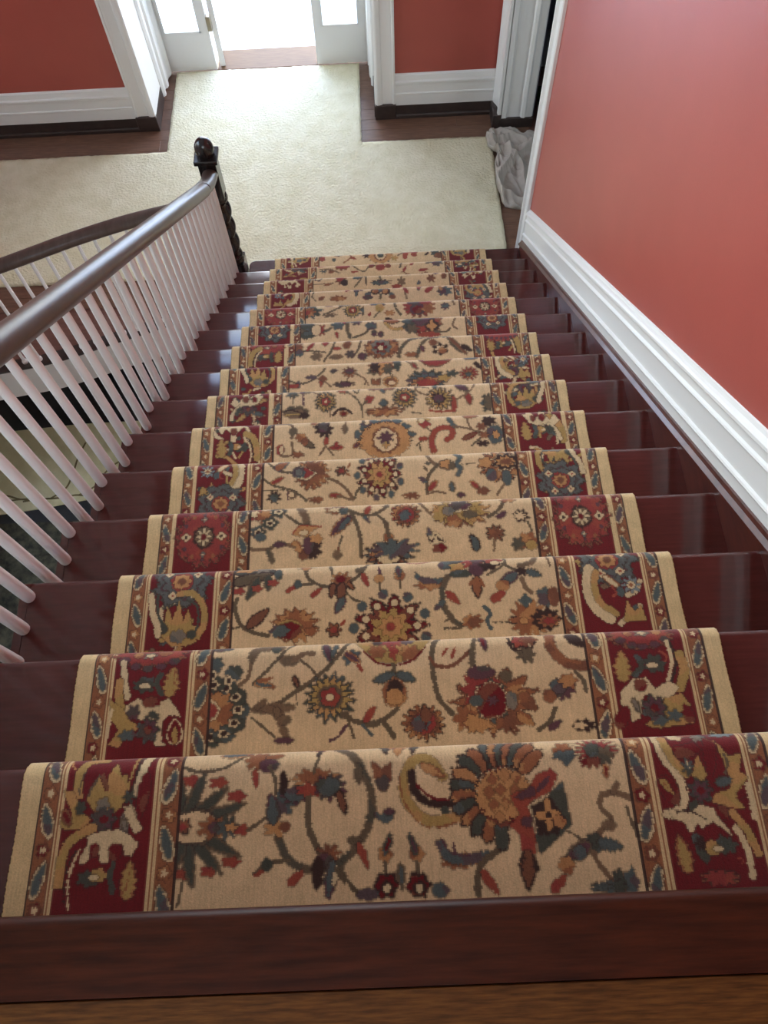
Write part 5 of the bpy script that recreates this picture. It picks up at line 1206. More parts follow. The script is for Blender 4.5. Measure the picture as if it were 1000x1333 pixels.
  ('b','S',0.0121,'W',[(-0.4747,-0.0505),(-0.509,-0.0502),(-0.539,-0.0336)]),
  ('b','E',-0.5229,-0.026,0.0097,0.0097,'D',5,0.3),
  ('b','S',0.0089,'N',[(-0.5625,0.0101),(-0.5864,0.0028),(-0.6012,0.0229)]),
  ('b','S',0.0121,'G',[(-0.5776,0.0864),(-0.5723,0.1094),(-0.5496,0.1159)]),
  ('b','S',0.0089,'W',[(-0.6091,0.0908),(-0.5742,0.0777),(-0.5356,0.0822)]),
  ('b','E',-0.5892,0.1026,0.0097,0.0097,'D',5,0.3),
  ('b','S',0.0121,'G',[(-0.5234,-0.1586),(-0.5043,-0.1207),(-0.4653,-0.104)]),
  ('b','S',0.0089,'W',[(-0.5641,0.0604),(-0.5732,0.0974),(-0.6091,0.1091)]),
  ('b','S',0.0121,'N',[(-0.5106,0.0748),(-0.524,0.0943),(-0.5366,0.1145)]),
  ('b','E',-0.5397,0.1107,0.0097,0.0097,'D',5,0.3),
  ('b','S',0.0089,'G',[(0.5455,-0.0673),(0.5087,-0.0579),(0.4708,-0.0591)]),
  ('b','E',0.5242,-0.0471,0.0097,0.0097,'D',5,0.3),
  ('b','S',0.0121,'W',[(0.4749,0.013),(0.4912,-0.0215),(0.4772,-0.057)]),
  ('b','S',0.0089,'G',[(0.5506,-0.0613),(0.5813,-0.0504),(0.6091,-0.035)]),
  ('b','S',0.0121,'W',[(0.5106,-0.0076),(0.4845,0.0119),(0.5004,0.0403)]),
  ('b','E',0.5216,0.0324,0.0097,0.0097,'D',5,0.3),
  ('b','S',0.0089,'N',[(0.5412,-0.0425),(0.5347,-0.0049),(0.5156,0.0281)]),
  ('b','S',0.0121,'G',[(0.4861,-0.1623),(0.5096,-0.1418),(0.5331,-0.1214)]),
  ('b','S',0.0089,'W',[(0.4764,0.1048),(0.4925,0.1274),(0.4914,0.1551)]),
  ('b','E',0.5,0.1461,0.0097,0.0097,'D',5,0.3),
  ('b','S',0.0121,'G',[(0.5585,-0.1293),(0.5858,-0.1136),(0.6091,-0.0968)]),
  ('b','S',0.0089,'W',[(0.5119,0.05),(0.5186,0.0904),(0.5405,0.125)]),
  ('b','S',0.0121,'N',[(0.583,0.0667),(0.5507,0.0699),(0.5211,0.0565)]),
  ('b','E',0.5682,0.0777,0.0097,0.0097,'D',5,0.3),
  ('S',0.0084,'O',[(-0.403,-0.0725),(-0.37,-0.0965),(-0.312,-0.1155),(-0.282,-0.1385),(-0.265,-0.1565)]),
  ('S',0.0077,'O',[(-0.393,-0.0055),(-0.367,-0.0355),(-0.342,-0.0485),(-0.312,-0.0545)]),
  ('L',(-0.367,-0.0405),(-0.323,-0.0095),0.0347,'U','T',0,0),
  ('L',(-0.378,-0.0905),(-0.337,-0.0675),0.021,'r','U',0,0),
  ('S',0.0042,'O',[(-0.399,-0.1135),(-0.321,-0.1155)]),
  ('E',-0.367,-0.1375,0.026,0.0242,'K',8,0.6,0,0,True),
  ('E',-0.367,-0.1405,0.0121,0.0143,'D'),
  ('E',-0.311,-0.1325,0.0141,0.0154,'N'),
  ('E',-0.312,-0.1325,0.009,0.0099,'F'),
  ('S',0.005,'P',[(-0.324,-0.1205),(-0.323,-0.1475)]),
  ('E',-0.249,-0.0605,0.0561,0.0605,'M',15,0.3,0,0,True),
  ('E',-0.246,-0.0615,0.0593,0.0572,'U',15,0.35,0,0,True),
  ('E',-0.249,-0.0585,0.0417,0.044,'M',12,0.2,0,0,False),
  ('P','W',[(-0.308,-0.0495),(-0.278,-0.0285),(-0.231,-0.0595),(-0.263,-0.0825),(-0.302,-0.0725)]),
  ('P','r',[(-0.303,-0.0495),(-0.273,-0.0345),(-0.238,-0.0585),(-0.268,-0.0765)]),
  ('E',-0.29,-0.0535,0.0221,0.022,'T',8,0.2,0,0,False),
  ('E',-0.29,-0.0535,0.0121,0.0121,'g'),
  ('F',-0.154,-0.0545,0.021,0.0187,'tiny'),
  ('L',(-0.135,-0.0475),(-0.123,-0.0255),0.01,'U'),
  ('L',(-0.138,-0.0635),(-0.124,-0.0755),0.0105,'U'),
  ('S',0.0105,'N',[(-0.195,-0.0805),(-0.165,-0.0955),(-0.137,-0.1245),(-0.118,-0.1585)]),
  ('L',(-0.193,-0.1405),(-0.154,-0.1425),0.0201,'r','U',0,0),
  ('S',0.0084,'N',[(-0.166,-0.1445),(-0.118,-0.1605)]),
  ('S',0.0084,'O',[(-0.113,-0.1535),(-0.103,-0.1265),(-0.078,-0.1005)]),
  ('E',-0.234,-0.1545,0.0272,0.0132,'M',8,0.5,0,0,True),
  ('F',-0.033,-0.0745,0.0703,0.0825,'dark'),
  ('S',0.0115,'N',[(0.12,-0.0045),(0.135,-0.0365),(0.152,-0.0485)]),
  ('S',0.011,'O',[(0.154,-0.0485),(0.13,-0.0755),(0.116,-0.1045),(0.114,-0.1485)]),
  ('L',(0.13,-0.0415),(0.111,-0.0425),0.0121,'O'),
  ('L',(0.121,-0.0695),(0.107,-0.0515),0.0105,'O'),
  ('L',(0.116,-0.1105),(0.09,-0.0895),0.0189,'T'),
  ('E',0.181,-0.0495,0.0271,0.0198,'N',5,0.2,0,0,False),
  ('E',0.181,-0.0475,0.0221,0.0155,'L',5,0.2,0,0,False),
  ('E',0.2,-0.0535,0.012,0.0144,'O'),
  ('S',0.0131,'T',[(0.213,-0.0095),(0.227,-0.0245),(0.215,-0.0485),(0.226,-0.0665),(0.215,-0.0875)]),
  ('S',0.0035,'O',[(0.227,-0.0505),(0.272,-0.0495)]),
  ('L',(0.119,-0.1405),(0.15,-0.1035),0.025,'r','U',0,0),
  ('L',(0.193,-0.1475),(0.193,-0.1115),0.0232,'T','O',0,0),
  ('S',0.0074,'N',[(0.116,-0.1515),(0.143,-0.1445),(0.171,-0.1515)]),
  ('L',(0.252,-0.1115),(0.282,-0.1465),0.0201,'r','U',0,0),
  ('E',0.289,-0.1495,0.0207,0.0155,'M',5,0.2,0,0,False),
  ('E',0.354,-0.0615,0.077,0.0641,'K',15,0.35,0,0,True),
  ('E',0.354,-0.0615,0.0733,0.0607,'U',15,0.38,0,0,True),
  ('E',0.321,-0.0935,0.017,0.0221,'T'),
  ('E',0.369,-0.1045,0.0154,0.0276,'T'),
  ('E',0.306,-0.0485,0.0221,0.019,'L',5,0.2,0,0,False),
  ('E',0.37,-0.0485,0.045,0.0342,'W',9,0.2,0,0,False),
  ('E',0.37,-0.0485,0.0423,0.0309,'K',9,0.25,0,0,False),
  ('E',0.372,-0.0485,0.0322,0.0212,'L',9,0.3,0,0,False),
  ('E',0.372,-0.0485,0.0201,0.0123,'M',7,0.3,0,0,False),
  ('S',0.0084,'N',[(0.359,-0.1285),(0.339,-0.1545),(0.333,-0.1655)]),
  ('E',0.065,-0.1545,0.0352,0.0121,'M',9,0.5,0,0,True),
  ('E',0.219,-0.1595,0.0131,0.0088,'P'),
  ('b','S',0.0274,'W',[(-0.4867,0.0099),(-0.477,-0.0384),(-0.4867,-0.0867),(-0.5189,-0.1189)]),
  ('b','S',0.0161,'G',[(-0.5028,0.0018),(-0.4931,-0.0384),(-0.5028,-0.0787),(-0.535,-0.106)]),
  ('b','L',(-0.5189,-0.0062),(-0.5592,-0.0465),0.0225,'W','U'),
  ('b','F',-0.5833,-0.0352,0.0242,0.0242,'star'),
  ('b','E',-0.5543,-0.0513,0.0097,0.0129,'T'),
  ('b','S',0.0048,'o',[(-0.535,-0.0352),(-0.5447,-0.0545),(-0.535,-0.0626)]),
  ('b','P','G',[(-0.5511,-0.127),(-0.5672,-0.0738),(-0.5801,-0.1028),(-0.5994,-0.0867),(-0.6058,-0.127)]),
  ('b','F',-0.535,-0.153,0.0773,0.0757,'blue'),
  ('b','P','G',[(0.4899,0.0117),(0.4803,-0.0205),(0.5028,-0.0269),(0.5125,-0.0643),(0.5253,-0.036),(0.5382,-0.0849),(0.5511,-0.0411),(0.5672,-0.0746),(0.5704,-0.036),(0.5897,-0.0463),(0.5801,-0.0076),(0.5511,0.0181),(0.5157,0.0207)]),
  ('b','S',0.0161,'G',[(0.5382,-0.1004),(0.5028,-0.0978),(0.477,-0.0669),(0.4738,-0.0269),(0.4867,-0.0012)]),
  ('b','S',0.0056,'D',[(0.5189,-0.0849),(0.4931,-0.0694),(0.4867,-0.0334),(0.4931,-0.0128)]),
  ('b','E',0.535,-0.0025,0.0209,0.0167,'g',5,0.2),
  ('b','E',0.5028,-0.005,0.0113,0.0103,'D'),
  ('b','E',0.5736,-0.0205,0.0113,0.0129,'D'),
  ('b','S',0.0161,'W',[(0.6091,-0.0978),(0.6026,-0.0591),(0.5897,-0.0334),(0.5833,-0.0076)]),
  ('b','S',0.0072,'D',[(0.593,-0.1004),(0.5897,-0.0591),(0.5769,-0.0334)]),
  ('b','F',0.535,-0.124,0.0773,0.0757,'blue')],
 6: [('b','S',0.0089,'G',[(-0.5339,0.0232),(-0.5721,0.0297),(-0.6091,0.0366)]),
  ('b','E',-0.5882,0.046,0.0097,0.0097,'D',5,0.3),
  ('b','S',0.0121,'W',[(-0.5063,0.0567),(-0.5403,0.0729),(-0.5691,0.0487)]),
  ('b','S',0.0089,'G',[(-0.5232,-0.1415),(-0.5061,-0.1068),(-0.504,-0.0682)]),
  ('b','S',0.0121,'W',[(-0.5874,-0.065),(-0.6091,-0.051),(-0.6091,-0.0248)]),
  ('b','E',-0.6026,-0.0288,0.0097,0.0097,'D',5,0.3),
  ('b','S',0.0089,'N',[(-0.4738,-0.1146),(-0.4878,-0.0843),(-0.499,-0.0529)]),
  ('b','S',0.0121,'G',[(-0.5674,-0.0781),(-0.5906,-0.0946),(-0.5812,-0.1214)]),
  ('b','S',0.0089,'W',[(-0.5126,-0.1075),(-0.501,-0.0811),(-0.5106,-0.054)]),
  ('b','E',-0.5277,-0.0647,0.0097,0.0097,'D',5,0.3),
  ('b','S',0.0121,'G',[(-0.5344,-0.1706),(-0.5623,-0.1425),(-0.6003,-0.1316)]),
  ('b','S',0.0089,'W',[(-0.5359,-0.1425),(-0.5554,-0.1128),(-0.5896,-0.103)]),
  ('b','S',0.0121,'N',[(-0.5432,0.0167),(-0.5833,0.0184),(-0.605,0.0522)]),
  ('b','E',-0.5902,0.0505,0.0097,0.0097,'D',5,0.3),
  ('b','S',0.0089,'G',[(0.5502,-0.0398),(0.5396,-0.0751),(0.5251,-0.109)]),
  ('b','E',0.5537,-0.0583,0.0097,0.0097,'D',5,0.3),
  ('b','S',0.0121,'W',[(0.4929,-0.1565),(0.5196,-0.1613),(0.5377,-0.1815)]),
  ('b','S',0.0089,'G',[(0.5297,-0.1149),(0.5328,-0.091),(0.5235,-0.0688)]),
  ('b','S',0.0121,'W',[(0.5631,0.0223),(0.5506,-0.0041),(0.5221,0.0021)]),
  ('b','E',0.5587,0.0283,0.0097,0.0097,'D',5,0.3),
  ('b','S',0.0089,'N',[(0.6024,-0.2372),(0.5811,-0.2021),(0.5667,-0.1636)]),
  ('b','S',0.0121,'G',[(0.5588,-0.2242),(0.5422,-0.1885),(0.5118,-0.1636)]),
  ('b','S',0.0089,'W',[(0.5042,-0.1798),(0.4855,-0.1995),(0.4708,-0.2224)]),
  ('b','E',0.5036,-0.185,0.0097,0.0097,'D',5,0.3),
  ('b','S',0.0121,'G',[(0.5543,0.0285),(0.5764,-0.0027),(0.5688,-0.0403)]),
  ('b','S',0.0089,'W',[(0.5483,-0.0728),(0.5312,-0.059),(0.5255,-0.0378)]),
  ('b','S',0.0121,'N',[(0.5575,-0.1251),(0.578,-0.0884),(0.5787,-0.0464)]),
  ('b','E',0.5842,-0.0696,0.0097,0.0097,'D',5,0.3),
  ('S',0.0108,'N',[(-0.395,-0.0081),(-0.346,-0.0141),(-0.335,-0.0471),(-0.34,-0.0721)]),
  ('E',-0.335,-0.0471,0.0132,0.0181,'O'),
  ('E',-0.307,-0.0741,0.022,0.0192,'U',6,0.3,0,0,False),
  ('L',(-0.301,-0.0871),(-0.258,-0.1171),0.0336,'O','K',0,0),
  ('E',-0.293,-0.0921,0.0121,0.0156,'M'),
  ('S',0.0092,'N',[(-0.339,-0.0911),(-0.338,-0.1411),(-0.376,-0.1451)]),
  ('E',-0.379,-0.1201,0.0143,0.024,'r',5,0.2,0,0,False),
  ('E',-0.375,-0.1201,0.0077,0.0169,'F'),
  ('E',-0.317,-0.1421,0.025,0.0144,'M',7,0.5,0,0,True),
  ('E',-0.227,-0.0401,0.033,0.0416,'K',9,0.35,0.5,0,True),
  ('E',-0.228,-0.0341,0.0166,0.0221,'P'),
  ('E',-0.261,-0.0131,0.0144,0.0143,'U',5,0.3,0,0,False),
  ('L',(-0.219,-0.1101),(-0.217,-0.0761),0.0196,'r'),
  ('S',0.0081,'N',[(-0.218,-0.1071),(-0.231,-0.1311),(-0.242,-0.1491)]),
  ('S',0.0069,'N',[(-0.218,-0.1131),(-0.194,-0.1501)]),
  ('L',(-0.158,-0.1211),(-0.21,-0.1201),0.0254,'r','U',0,0),
  ('L',(-0.183,-0.1211),(-0.182,-0.0961),0.018,'r'),
  ('S',0.006,'N',[(-0.148,-0.0121),(-0.15,-0.0381)]),
  ('E',-0.152,-0.0451,0.0111,0.0182,'N',4,0.2,0,0,False),
  ('S',0.0108,'O',[(-0.087,-0.0031),(-0.084,-0.0291)]),
  ('L',(-0.124,-0.1241),(-0.096,-0.1011),0.0217,'P','U',0,0),
  ('E',-0.012,-0.0901,0.0975,0.078,'O',13,0.25,0,0,True),
  ('E',-0.012,-0.0901,0.0925,0.0732,'U',13,0.2,0,0,False),
  ('E',0.08,-0.0811,0.018,0.0156,'T',3,0.4,0,0,False),
  ('E',0.063,-0.0481,0.0198,0.0169,'T',3,0.4,0,0,False),
  ('E',0.031,-0.0241,0.0199,0.0169,'T',3,0.4,0,0,False),
  ('E',-0.009,-0.0141,0.0199,0.0169,'T',3,0.4,0,0,False),
  ('E',-0.05,-0.0191,0.0199,0.0169,'T',3,0.4,0,0,False),
  ('E',-0.084,-0.0401,0.0199,0.0169,'T',3,0.4,0,0,False),
  ('E',-0.103,-0.0711,0.0199,0.0169,'T',3,0.4,0,0,False),
  ('E',-0.01,-0.0991,0.0884,0.0715,'L'),
  ('E',-0.009,-0.0981,0.0497,0.0561,'M',14,0.12,0,0,False),
  ('E',-0.009,-0.0981,0.0398,0.0456,'F'),
  ('E',-0.008,-0.0891,0.0309,0.0287,'P',7,0.5,0,0,True),
  ('E',-0.009,-0.1201,0.0143,0.0144,'G',4,0.5,0,0,False),
  ('E',0.127,-0.0211,0.0242,0.0204,'G',5,0.4,0,0,False),
  ('E',0.131,-0.0411,0.0221,0.0169,'r',4,0.3,0,0,False),
  ('E',0.121,-0.0241,0.0099,0.0108,'W'),
  ('S',0.0072,'N',[(0.136,-0.0541),(0.154,-0.0741)]),
  ('S',0.0196,'o',[(0.157,-0.1521),(0.151,-0.1111),(0.17,-0.0681),(0.203,-0.0581),(0.227,-0.0711),(0.222,-0.0961),(0.205,-0.1081)]),
  ('L',(0.138,-0.1011),(0.103,-0.1011),0.0207,'o'),
  ('S',0.0055,'O',[(0.108,-0.1151),(0.111,-0.1491)]),
  ('S',0.0069,'O',[(0.097,-0.1271),(0.116,-0.1091)]),
  ('S',0.015,'T',[(0.217,-0.0201),(0.229,-0.0461),(0.236,-0.0561)]),
  ('S',0.0084,'N',[(0.231,-0.0561),(0.273,-0.0641),(0.31,-0.0791),(0.341,-0.0961)]),
  ('S',0.0072,'N',[(0.282,-0.0231),(0.285,-0.0491),(0.299,-0.0751)]),
  ('L',(0.259,-0.1111),(0.315,-0.0851),0.0265,'M','R',0,0),
  ('S',0.0069,'O',[(0.323,-0.1081),(0.289,-0.1371)]),
  ('E',0.294,-0.0141,0.0275,0.0104,'U'),
  ('E',0.357,-0.0401,0.0275,0.0241,'K',7,0.4,0,0,True),
  ('E',0.33,-0.0611,0.0187,0.0181,'M',6,0.4,0,0,False),
  ('E',0.329,-0.1301,0.0242,0.0132,'K',6,0.4,0,0,False),
  ('E',0.373,-0.0951,0.031,0.0426,'W',11,0.15,0,0,False),
  ('E',0.374,-0.0951,0.027,0.0377,'T'),
  ('E',0.378,-0.0981,0.0121,0.0184,'L',5,0.2,0,0,False),
  ('E',0.335,-0.0961,0.0198,0.0144,'M',6,0.4,0,0,False),
  ('b','P','W',[(-0.477,-0.0521),(-0.4996,-0.0135),(-0.5253,-0.0038),(-0.5543,-0.007),(-0.5833,0.0026),(-0.6058,-0.0199),(-0.5897,-0.0457),(-0.5736,-0.0231),(-0.5575,-0.0424),(-0.5543,-0.0811),(-0.5382,-0.0779),(-0.535,-0.0457),(-0.5221,-0.0263),(-0.5125,-0.0553),(-0.4899,-0.0779),(-0.4931,-0.0521)]),
  ('b','E',-0.5463,-0.036,0.0113,0.0161,'R'),
  ('b','E',-0.5125,-0.0328,0.008,0.0129,'R'),
  ('b','S',0.0145,'W',[(-0.5672,-0.0038),(-0.5897,0.022),(-0.5994,0.0542)]),
  ('b','L',(-0.5672,-0.0006),(-0.5833,0.0445),0.0193,'D'),
  ('b','E',-0.5157,-0.1025,0.0306,0.0193,'D',6,0.35),
  ('b','E',-0.535,-0.0986,0.0161,0.0129,'G'),
  ('b','E',-0.5237,-0.0999,0.008,0.0045,'W'),
  ('b','S',0.0145,'D',[(-0.5575,-0.0819),(-0.5511,-0.1025),(-0.5575,-0.1283)]),
  ('b','L',(-0.5833,-0.1411),(-0.5897,-0.0639),0.0515,'G','U',0.35,0),
  ('b','S',0.0242,'G',[(-0.5028,-0.0484),(-0.477,-0.0639),(-0.4642,-0.1025),(-0.4609,-0.1476)]),
  ('b','S',0.0048,'K',[(-0.4996,-0.0639),(-0.4819,-0.0896),(-0.4738,-0.1283),(-0.4754,-0.1605)]),
  ('b','S',0.0072,'W',[(-0.5076,-0.0639),(-0.4899,-0.0896),(-0.4819,-0.1283),(-0.4835,-0.1605)]),
  ('b','E',0.5543,-0.088,0.0306,0.0193,'D',6,0.35),
  ('b','E',0.535,-0.0841,0.0161,0.0129,'G'),
  ('b','E',0.5463,-0.0854,0.008,0.0045,'W'),
  ('b','S',0.0145,'D',[(0.5125,-0.0674),(0.5189,-0.088),(0.5125,-0.1138)]),
  ('b','L',(0.4867,-0.1266),(0.4803,-0.0494),0.0515,'G','U',0.35,0),
  ('b','S',0.0242,'G',[(0.5672,-0.0339),(0.593,-0.0494),(0.6058,-0.088),(0.6091,-0.1331)]),
  ('b','S',0.0048,'K',[(0.5704,-0.0494),(0.5881,-0.0751),(0.5962,-0.1138),(0.5946,-0.146)]),
  ('b','S',0.0072,'W',[(0.5624,-0.0494),(0.5801,-0.0751),(0.5881,-0.1138),(0.5865,-0.146)]),
  ('b','P','W',[(0.477,-0.0179),(0.4996,-0.0565),(0.5253,-0.0662),(0.5543,-0.063),(0.5833,-0.0726),(0.6058,-0.0501),(0.5897,-0.0243),(0.5736,-0.0469),(0.5575,-0.0276),(0.5543,0.0111),(0.5382,0.0079),(0.535,-0.0243),(0.5221,-0.0437),(0.5125,-0.0147),(0.4899,0.0079),(0.4931,-0.0179)]),
  ('b','E',0.5463,-0.034,0.0113,0.0161,'R'),
  ('b','E',0.5125,-0.0372,0.008,0.0129,'R'),
  ('b','S',0.0145,'W',[(0.5672,-0.0662),(0.5897,-0.092),(0.5994,-0.1242)]),
  ('b','L',(0.5672,-0.0694),(0.5833,-0.1145),0.0193,'D')],
 7: [('b','S',0.0089,'G',[(-0.521,0.0724),(-0.5448,0.0412),(-0.5835,0.0346)]),
  ('b','E',-0.5683,0.0696,0.0097,0.0097,'D',5,0.3),
  ('b','S',0.0121,'W',[(-0.514,-0.1476),(-0.4888,-0.16),(-0.4715,-0.1822)]),
  ('b','S',0.0089,'G',[(-0.5143,-0.0786),(-0.5438,-0.0754),(-0.5733,-0.0773)]),
  ('b','S',0.0121,'W',[(-0.4929,-0.0119),(-0.5267,-0.0347),(-0.5595,-0.0588)]),
  ('b','E',-0.5423,-0.0193,0.0097,0.0097,'D',5,0.3),
  ('b','S',0.0089,'N',[(-0.5416,0.0254),(-0.5419,0.0006),(-0.5584,-0.018)]),
  ('b','S',0.0121,'G',[(-0.4681,-0.045),(-0.5065,-0.0388),(-0.5399,-0.0585)]),
  ('b','S',0.0089,'W',[(-0.5019,-0.1435),(-0.4875,-0.1638),(-0.4663,-0.1769)]),
  ('b','E',-0.5002,-0.1441,0.0097,0.0097,'D',5,0.3),
  ('b','S',0.0121,'G',[(-0.4622,0.0148),(-0.478,0.0491),(-0.5158,0.047)]),
  ('b','S',0.0089,'W',[(-0.511,-0.2056),(-0.5137,-0.1764),(-0.5042,-0.1486)]),
  ('b','S',0.0121,'N',[(-0.5684,-0.2186),(-0.5411,-0.2125),(-0.5326,-0.1858)]),
  ('b','E',-0.5666,-0.1861,0.0097,0.0097,'D',5,0.3),
  ('b','S',0.0089,'G',[(0.5801,-0.1595),(0.5677,-0.1763),(0.569,-0.1971)]),
  ('b','E',0.5907,-0.1622,0.0097,0.0097,'D',5,0.3),
  ('b','S',0.0121,'W',[(0.5367,-0.0408),(0.4947,-0.0453),(0.4609,-0.0642)]),
  ('b','S',0.0089,'G',[(0.6091,0.0223),(0.5971,0.0063),(0.5679,-0.0005)]),
  ('b','S',0.0121,'W',[(0.4882,-0.1987),(0.5184,-0.2062),(0.5446,-0.2232)]),
  ('b','E',0.5325,-0.1948,0.0097,0.0097,'D',5,0.3),
  ('b','S',0.0089,'N',[(0.4789,-0.0031),(0.4728,0.0296),(0.4862,0.0601)]),
  ('b','S',0.0121,'G',[(0.4992,-0.1982),(0.4654,-0.192),(0.4609,-0.2181)]),
  ('b','S',0.0089,'W',[(0.5651,-0.1022),(0.5279,-0.1026),(0.5163,-0.0673)]),
  ('b','E',0.5568,-0.0686,0.0097,0.0097,'D',5,0.3),
  ('b','S',0.0121,'G',[(0.5783,-0.0248),(0.5795,-0.0622),(0.5605,-0.0943)]),
  ('b','S',0.0089,'W',[(0.5353,-0.0298),(0.5125,-0.0142),(0.4849,-0.0173)]),
  ('b','S',0.0121,'N',[(0.5833,-0.1991),(0.5839,-0.1784),(0.5798,-0.158)]),
  ('b','E',0.5977,-0.1625,0.0097,0.0097,'D',5,0.3),
  ('E',-0.365,-0.0227,0.025,0.024,'D',8,0.55,0,0,True),
  ('S',0.0066,'O',[(-0.365,-0.0257),(-0.363,-0.0687)]),
  ('S',0.0077,'P',[(-0.324,-0.0097),(-0.324,-0.0467),(-0.321,-0.0767)]),
  ('E',-0.327,-0.0157,0.0099,0.0096,'P'),
  ('E',-0.306,-0.0167,0.0111,0.0096,'N'),
  ('E',-0.353,-0.1047,0.0502,0.0264,'O',6,0.2,0,0,False),
  ('E',-0.353,-0.1137,0.042,0.0204,'N'),
  ('S',0.0055,'K',[(-0.394,-0.1027),(-0.364,-0.0987),(-0.318,-0.1187)]),
  ('S',0.0066,'G',[(-0.391,-0.1207),(-0.348,-0.1167),(-0.313,-0.1367)]),
  ('E',-0.318,-0.1247,0.018,0.0144,'K'),
  ('S',0.0072,'N',[(-0.298,-0.0077),(-0.273,-0.0247),(-0.253,-0.0417)]),
  ('F',-0.235,-0.0667,0.042,0.048,'aster'),
  ('S',0.0066,'N',[(-0.22,-0.1007),(-0.217,-0.1367)]),
  ('S',0.011,'K',[(-0.207,-0.1307),(-0.187,-0.1057),(-0.157,-0.1047),(-0.137,-0.1257)]),
  ('E',-0.167,-0.1237,0.0181,0.0121,'U'),
  ('E',-0.167,-0.1267,0.009,0.0072,'R'),
  ('L',(-0.151,-0.0247),(-0.191,-0.0177),0.0198,'o','U',0,0),
  ('S',0.0077,'O',[(-0.156,-0.0227),(-0.121,-0.0517),(-0.099,-0.0917),(-0.093,-0.1457)]),
  ('S',0.0066,'O',[(-0.13,-0.0147),(-0.113,-0.0337),(-0.104,-0.0097)]),
  ('P','r',[(-0.077,-0.0447),(-0.047,-0.0527),(-0.061,-0.0827),(-0.086,-0.0777)]),
  ('S',0.0066,'O',[(-0.075,-0.0697),(-0.096,-0.0927)]),
  ('L',(-0.011,-0.0987),(-0.013,-0.0667),0.0391,'T','D',0,0),
  ('E',-0.012,-0.1237,0.0843,0.0239,'M',11,0.4,0,0,True),
  ('E',-0.012,-0.1267,0.0662,0.0168,'U',9,0.4,0,0,False),
  ('F',0.071,-0.0627,0.047,0.0496,'aster'),
  ('S',0.0075,'N',[(0.038,-0.0767),(0.019,-0.1037)]),
  ('P','T',[(-0.026,-0.0267),(-0.011,-0.0097),(-0.002,-0.0287),(-0.012,-0.0387)]),
  ('E',-0.044,-0.0117,0.024,0.0098,'M'),
  ('E',0.01,-0.0147,0.024,0.0098,'M'),
  ('E',0.204,-0.0757,0.0576,0.0575,'O',15,0.45,0,0,True),
  ('E',0.204,-0.0757,0.0504,0.0491,'G',15,0.5,0,0,True),
  ('E',0.201,-0.0757,0.0289,0.0309,'K',8,0.3,0,0,False),
  ('E',0.201,-0.0757,0.0181,0.0182,'P'),
  ('P','o',[(0.255,-0.0677),(0.271,-0.0827),(0.264,-0.1387),(0.247,-0.1377)]),
  ('S',0.0091,'o',[(0.165,-0.1297),(0.211,-0.1357),(0.25,-0.1307)]),
  ('S',0.0078,'N',[(0.157,-0.0587),(0.123,-0.0387),(0.115,-0.0137),(0.165,-0.0237)]),
  ('L',(0.189,-0.0287),(0.194,-0.0037),0.0203,'T'),
  ('L',(0.268,-0.0077),(0.319,-0.0467),0.0391,'P','O',0,0),
  ('L',(0.312,-0.0537),(0.322,-0.1107),0.0298,'r','M',0,0),
  ('S',0.0082,'N',[(0.346,-0.0087),(0.325,-0.0467),(0.287,-0.0727),(0.266,-0.0827)]),
  ('E',0.385,-0.1037,0.0241,0.0467,'D',6,0.4,0,0,False),
  ('E',0.388,-0.1037,0.0144,0.0311,'O'),
  ('S',0.0065,'O',[(0.094,-0.1327),(0.129,-0.1387)]),
  ('b','L',(-0.5431,-0.084),(-0.4609,-0.0454),0.0322,'G','U',0.3,0.1),
  ('b','L',(-0.535,-0.084),(-0.4642,-0.1162),0.0322,'W','U',0.2,-0.15),
  ('b','L',(-0.535,-0.084),(-0.6091,-0.0743),0.029,'W','U',0.2,0.2),
  ('b','L',(-0.535,-0.084),(-0.5833,-0.1387),0.0322,'G','U',0.3,0.1),
  ('b','L',(-0.535,-0.084),(-0.5157,-0.1516),0.0258,'W','U',0.2,0.2),
  ('b','L',(-0.535,-0.084),(-0.5511,-0.0164),0.0322,'G','U',0.3,-0.1),
  ('b','E',-0.593,-0.1323,0.0097,0.0097,'D'),
  ('b','E',-0.477,-0.084,0.0097,0.008,'D'),
  ('b','E',-0.5897,-0.0357,0.0097,0.008,'W'),
  ('b','F',-0.535,-0.084,0.0322,0.0322,'rose'),
  ('b','L',(-0.5592,-0.0599),(-0.5994,-0.0357),0.0258,'T','D'),
  ('b','L',(-0.5109,-0.1001),(-0.4738,-0.1162),0.0242,'T','D'),
  ('b','P','W',[(-0.477,-0.0219),(-0.4996,-0.0605),(-0.5253,-0.0702),(-0.5543,-0.067),(-0.5833,-0.0766),(-0.6058,-0.0541),(-0.5897,-0.0283),(-0.5736,-0.0509),(-0.5575,-0.0316),(-0.5543,0.0071),(-0.5382,0.0039),(-0.535,-0.0283),(-0.5221,-0.0477),(-0.5125,-0.0187),(-0.4899,0.0039),(-0.4931,-0.0219)]),
  ('b','E',-0.5463,-0.038,0.0113,0.0161,'R'),
  ('b','E',-0.5125,-0.0412,0.008,0.0129,'R'),
  ('b','S',0.0145,'W',[(-0.5672,-0.0702),(-0.5897,-0.096),(-0.5994,-0.1282)]),
  ('b','L',(-0.5672,-0.0734),(-0.5833,-0.1185),0.0193,'D'),
  ('b','L',(0.5431,-0.048),(0.4609,-0.0094),0.0322,'G','U',0.3,0.1),
  ('b','L',(0.535,-0.048),(0.4642,-0.0802),0.0322,'W','U',0.2,-0.15),
  ('b','L',(0.535,-0.048),(0.6091,-0.0383),0.029,'W','U',0.2,0.2),
  ('b','L',(0.535,-0.048),(0.5833,-0.1027),0.0322,'G','U',0.3,0.1),
  ('b','L',(0.535,-0.048),(0.5157,-0.1156),0.0258,'W','U',0.2,0.2),
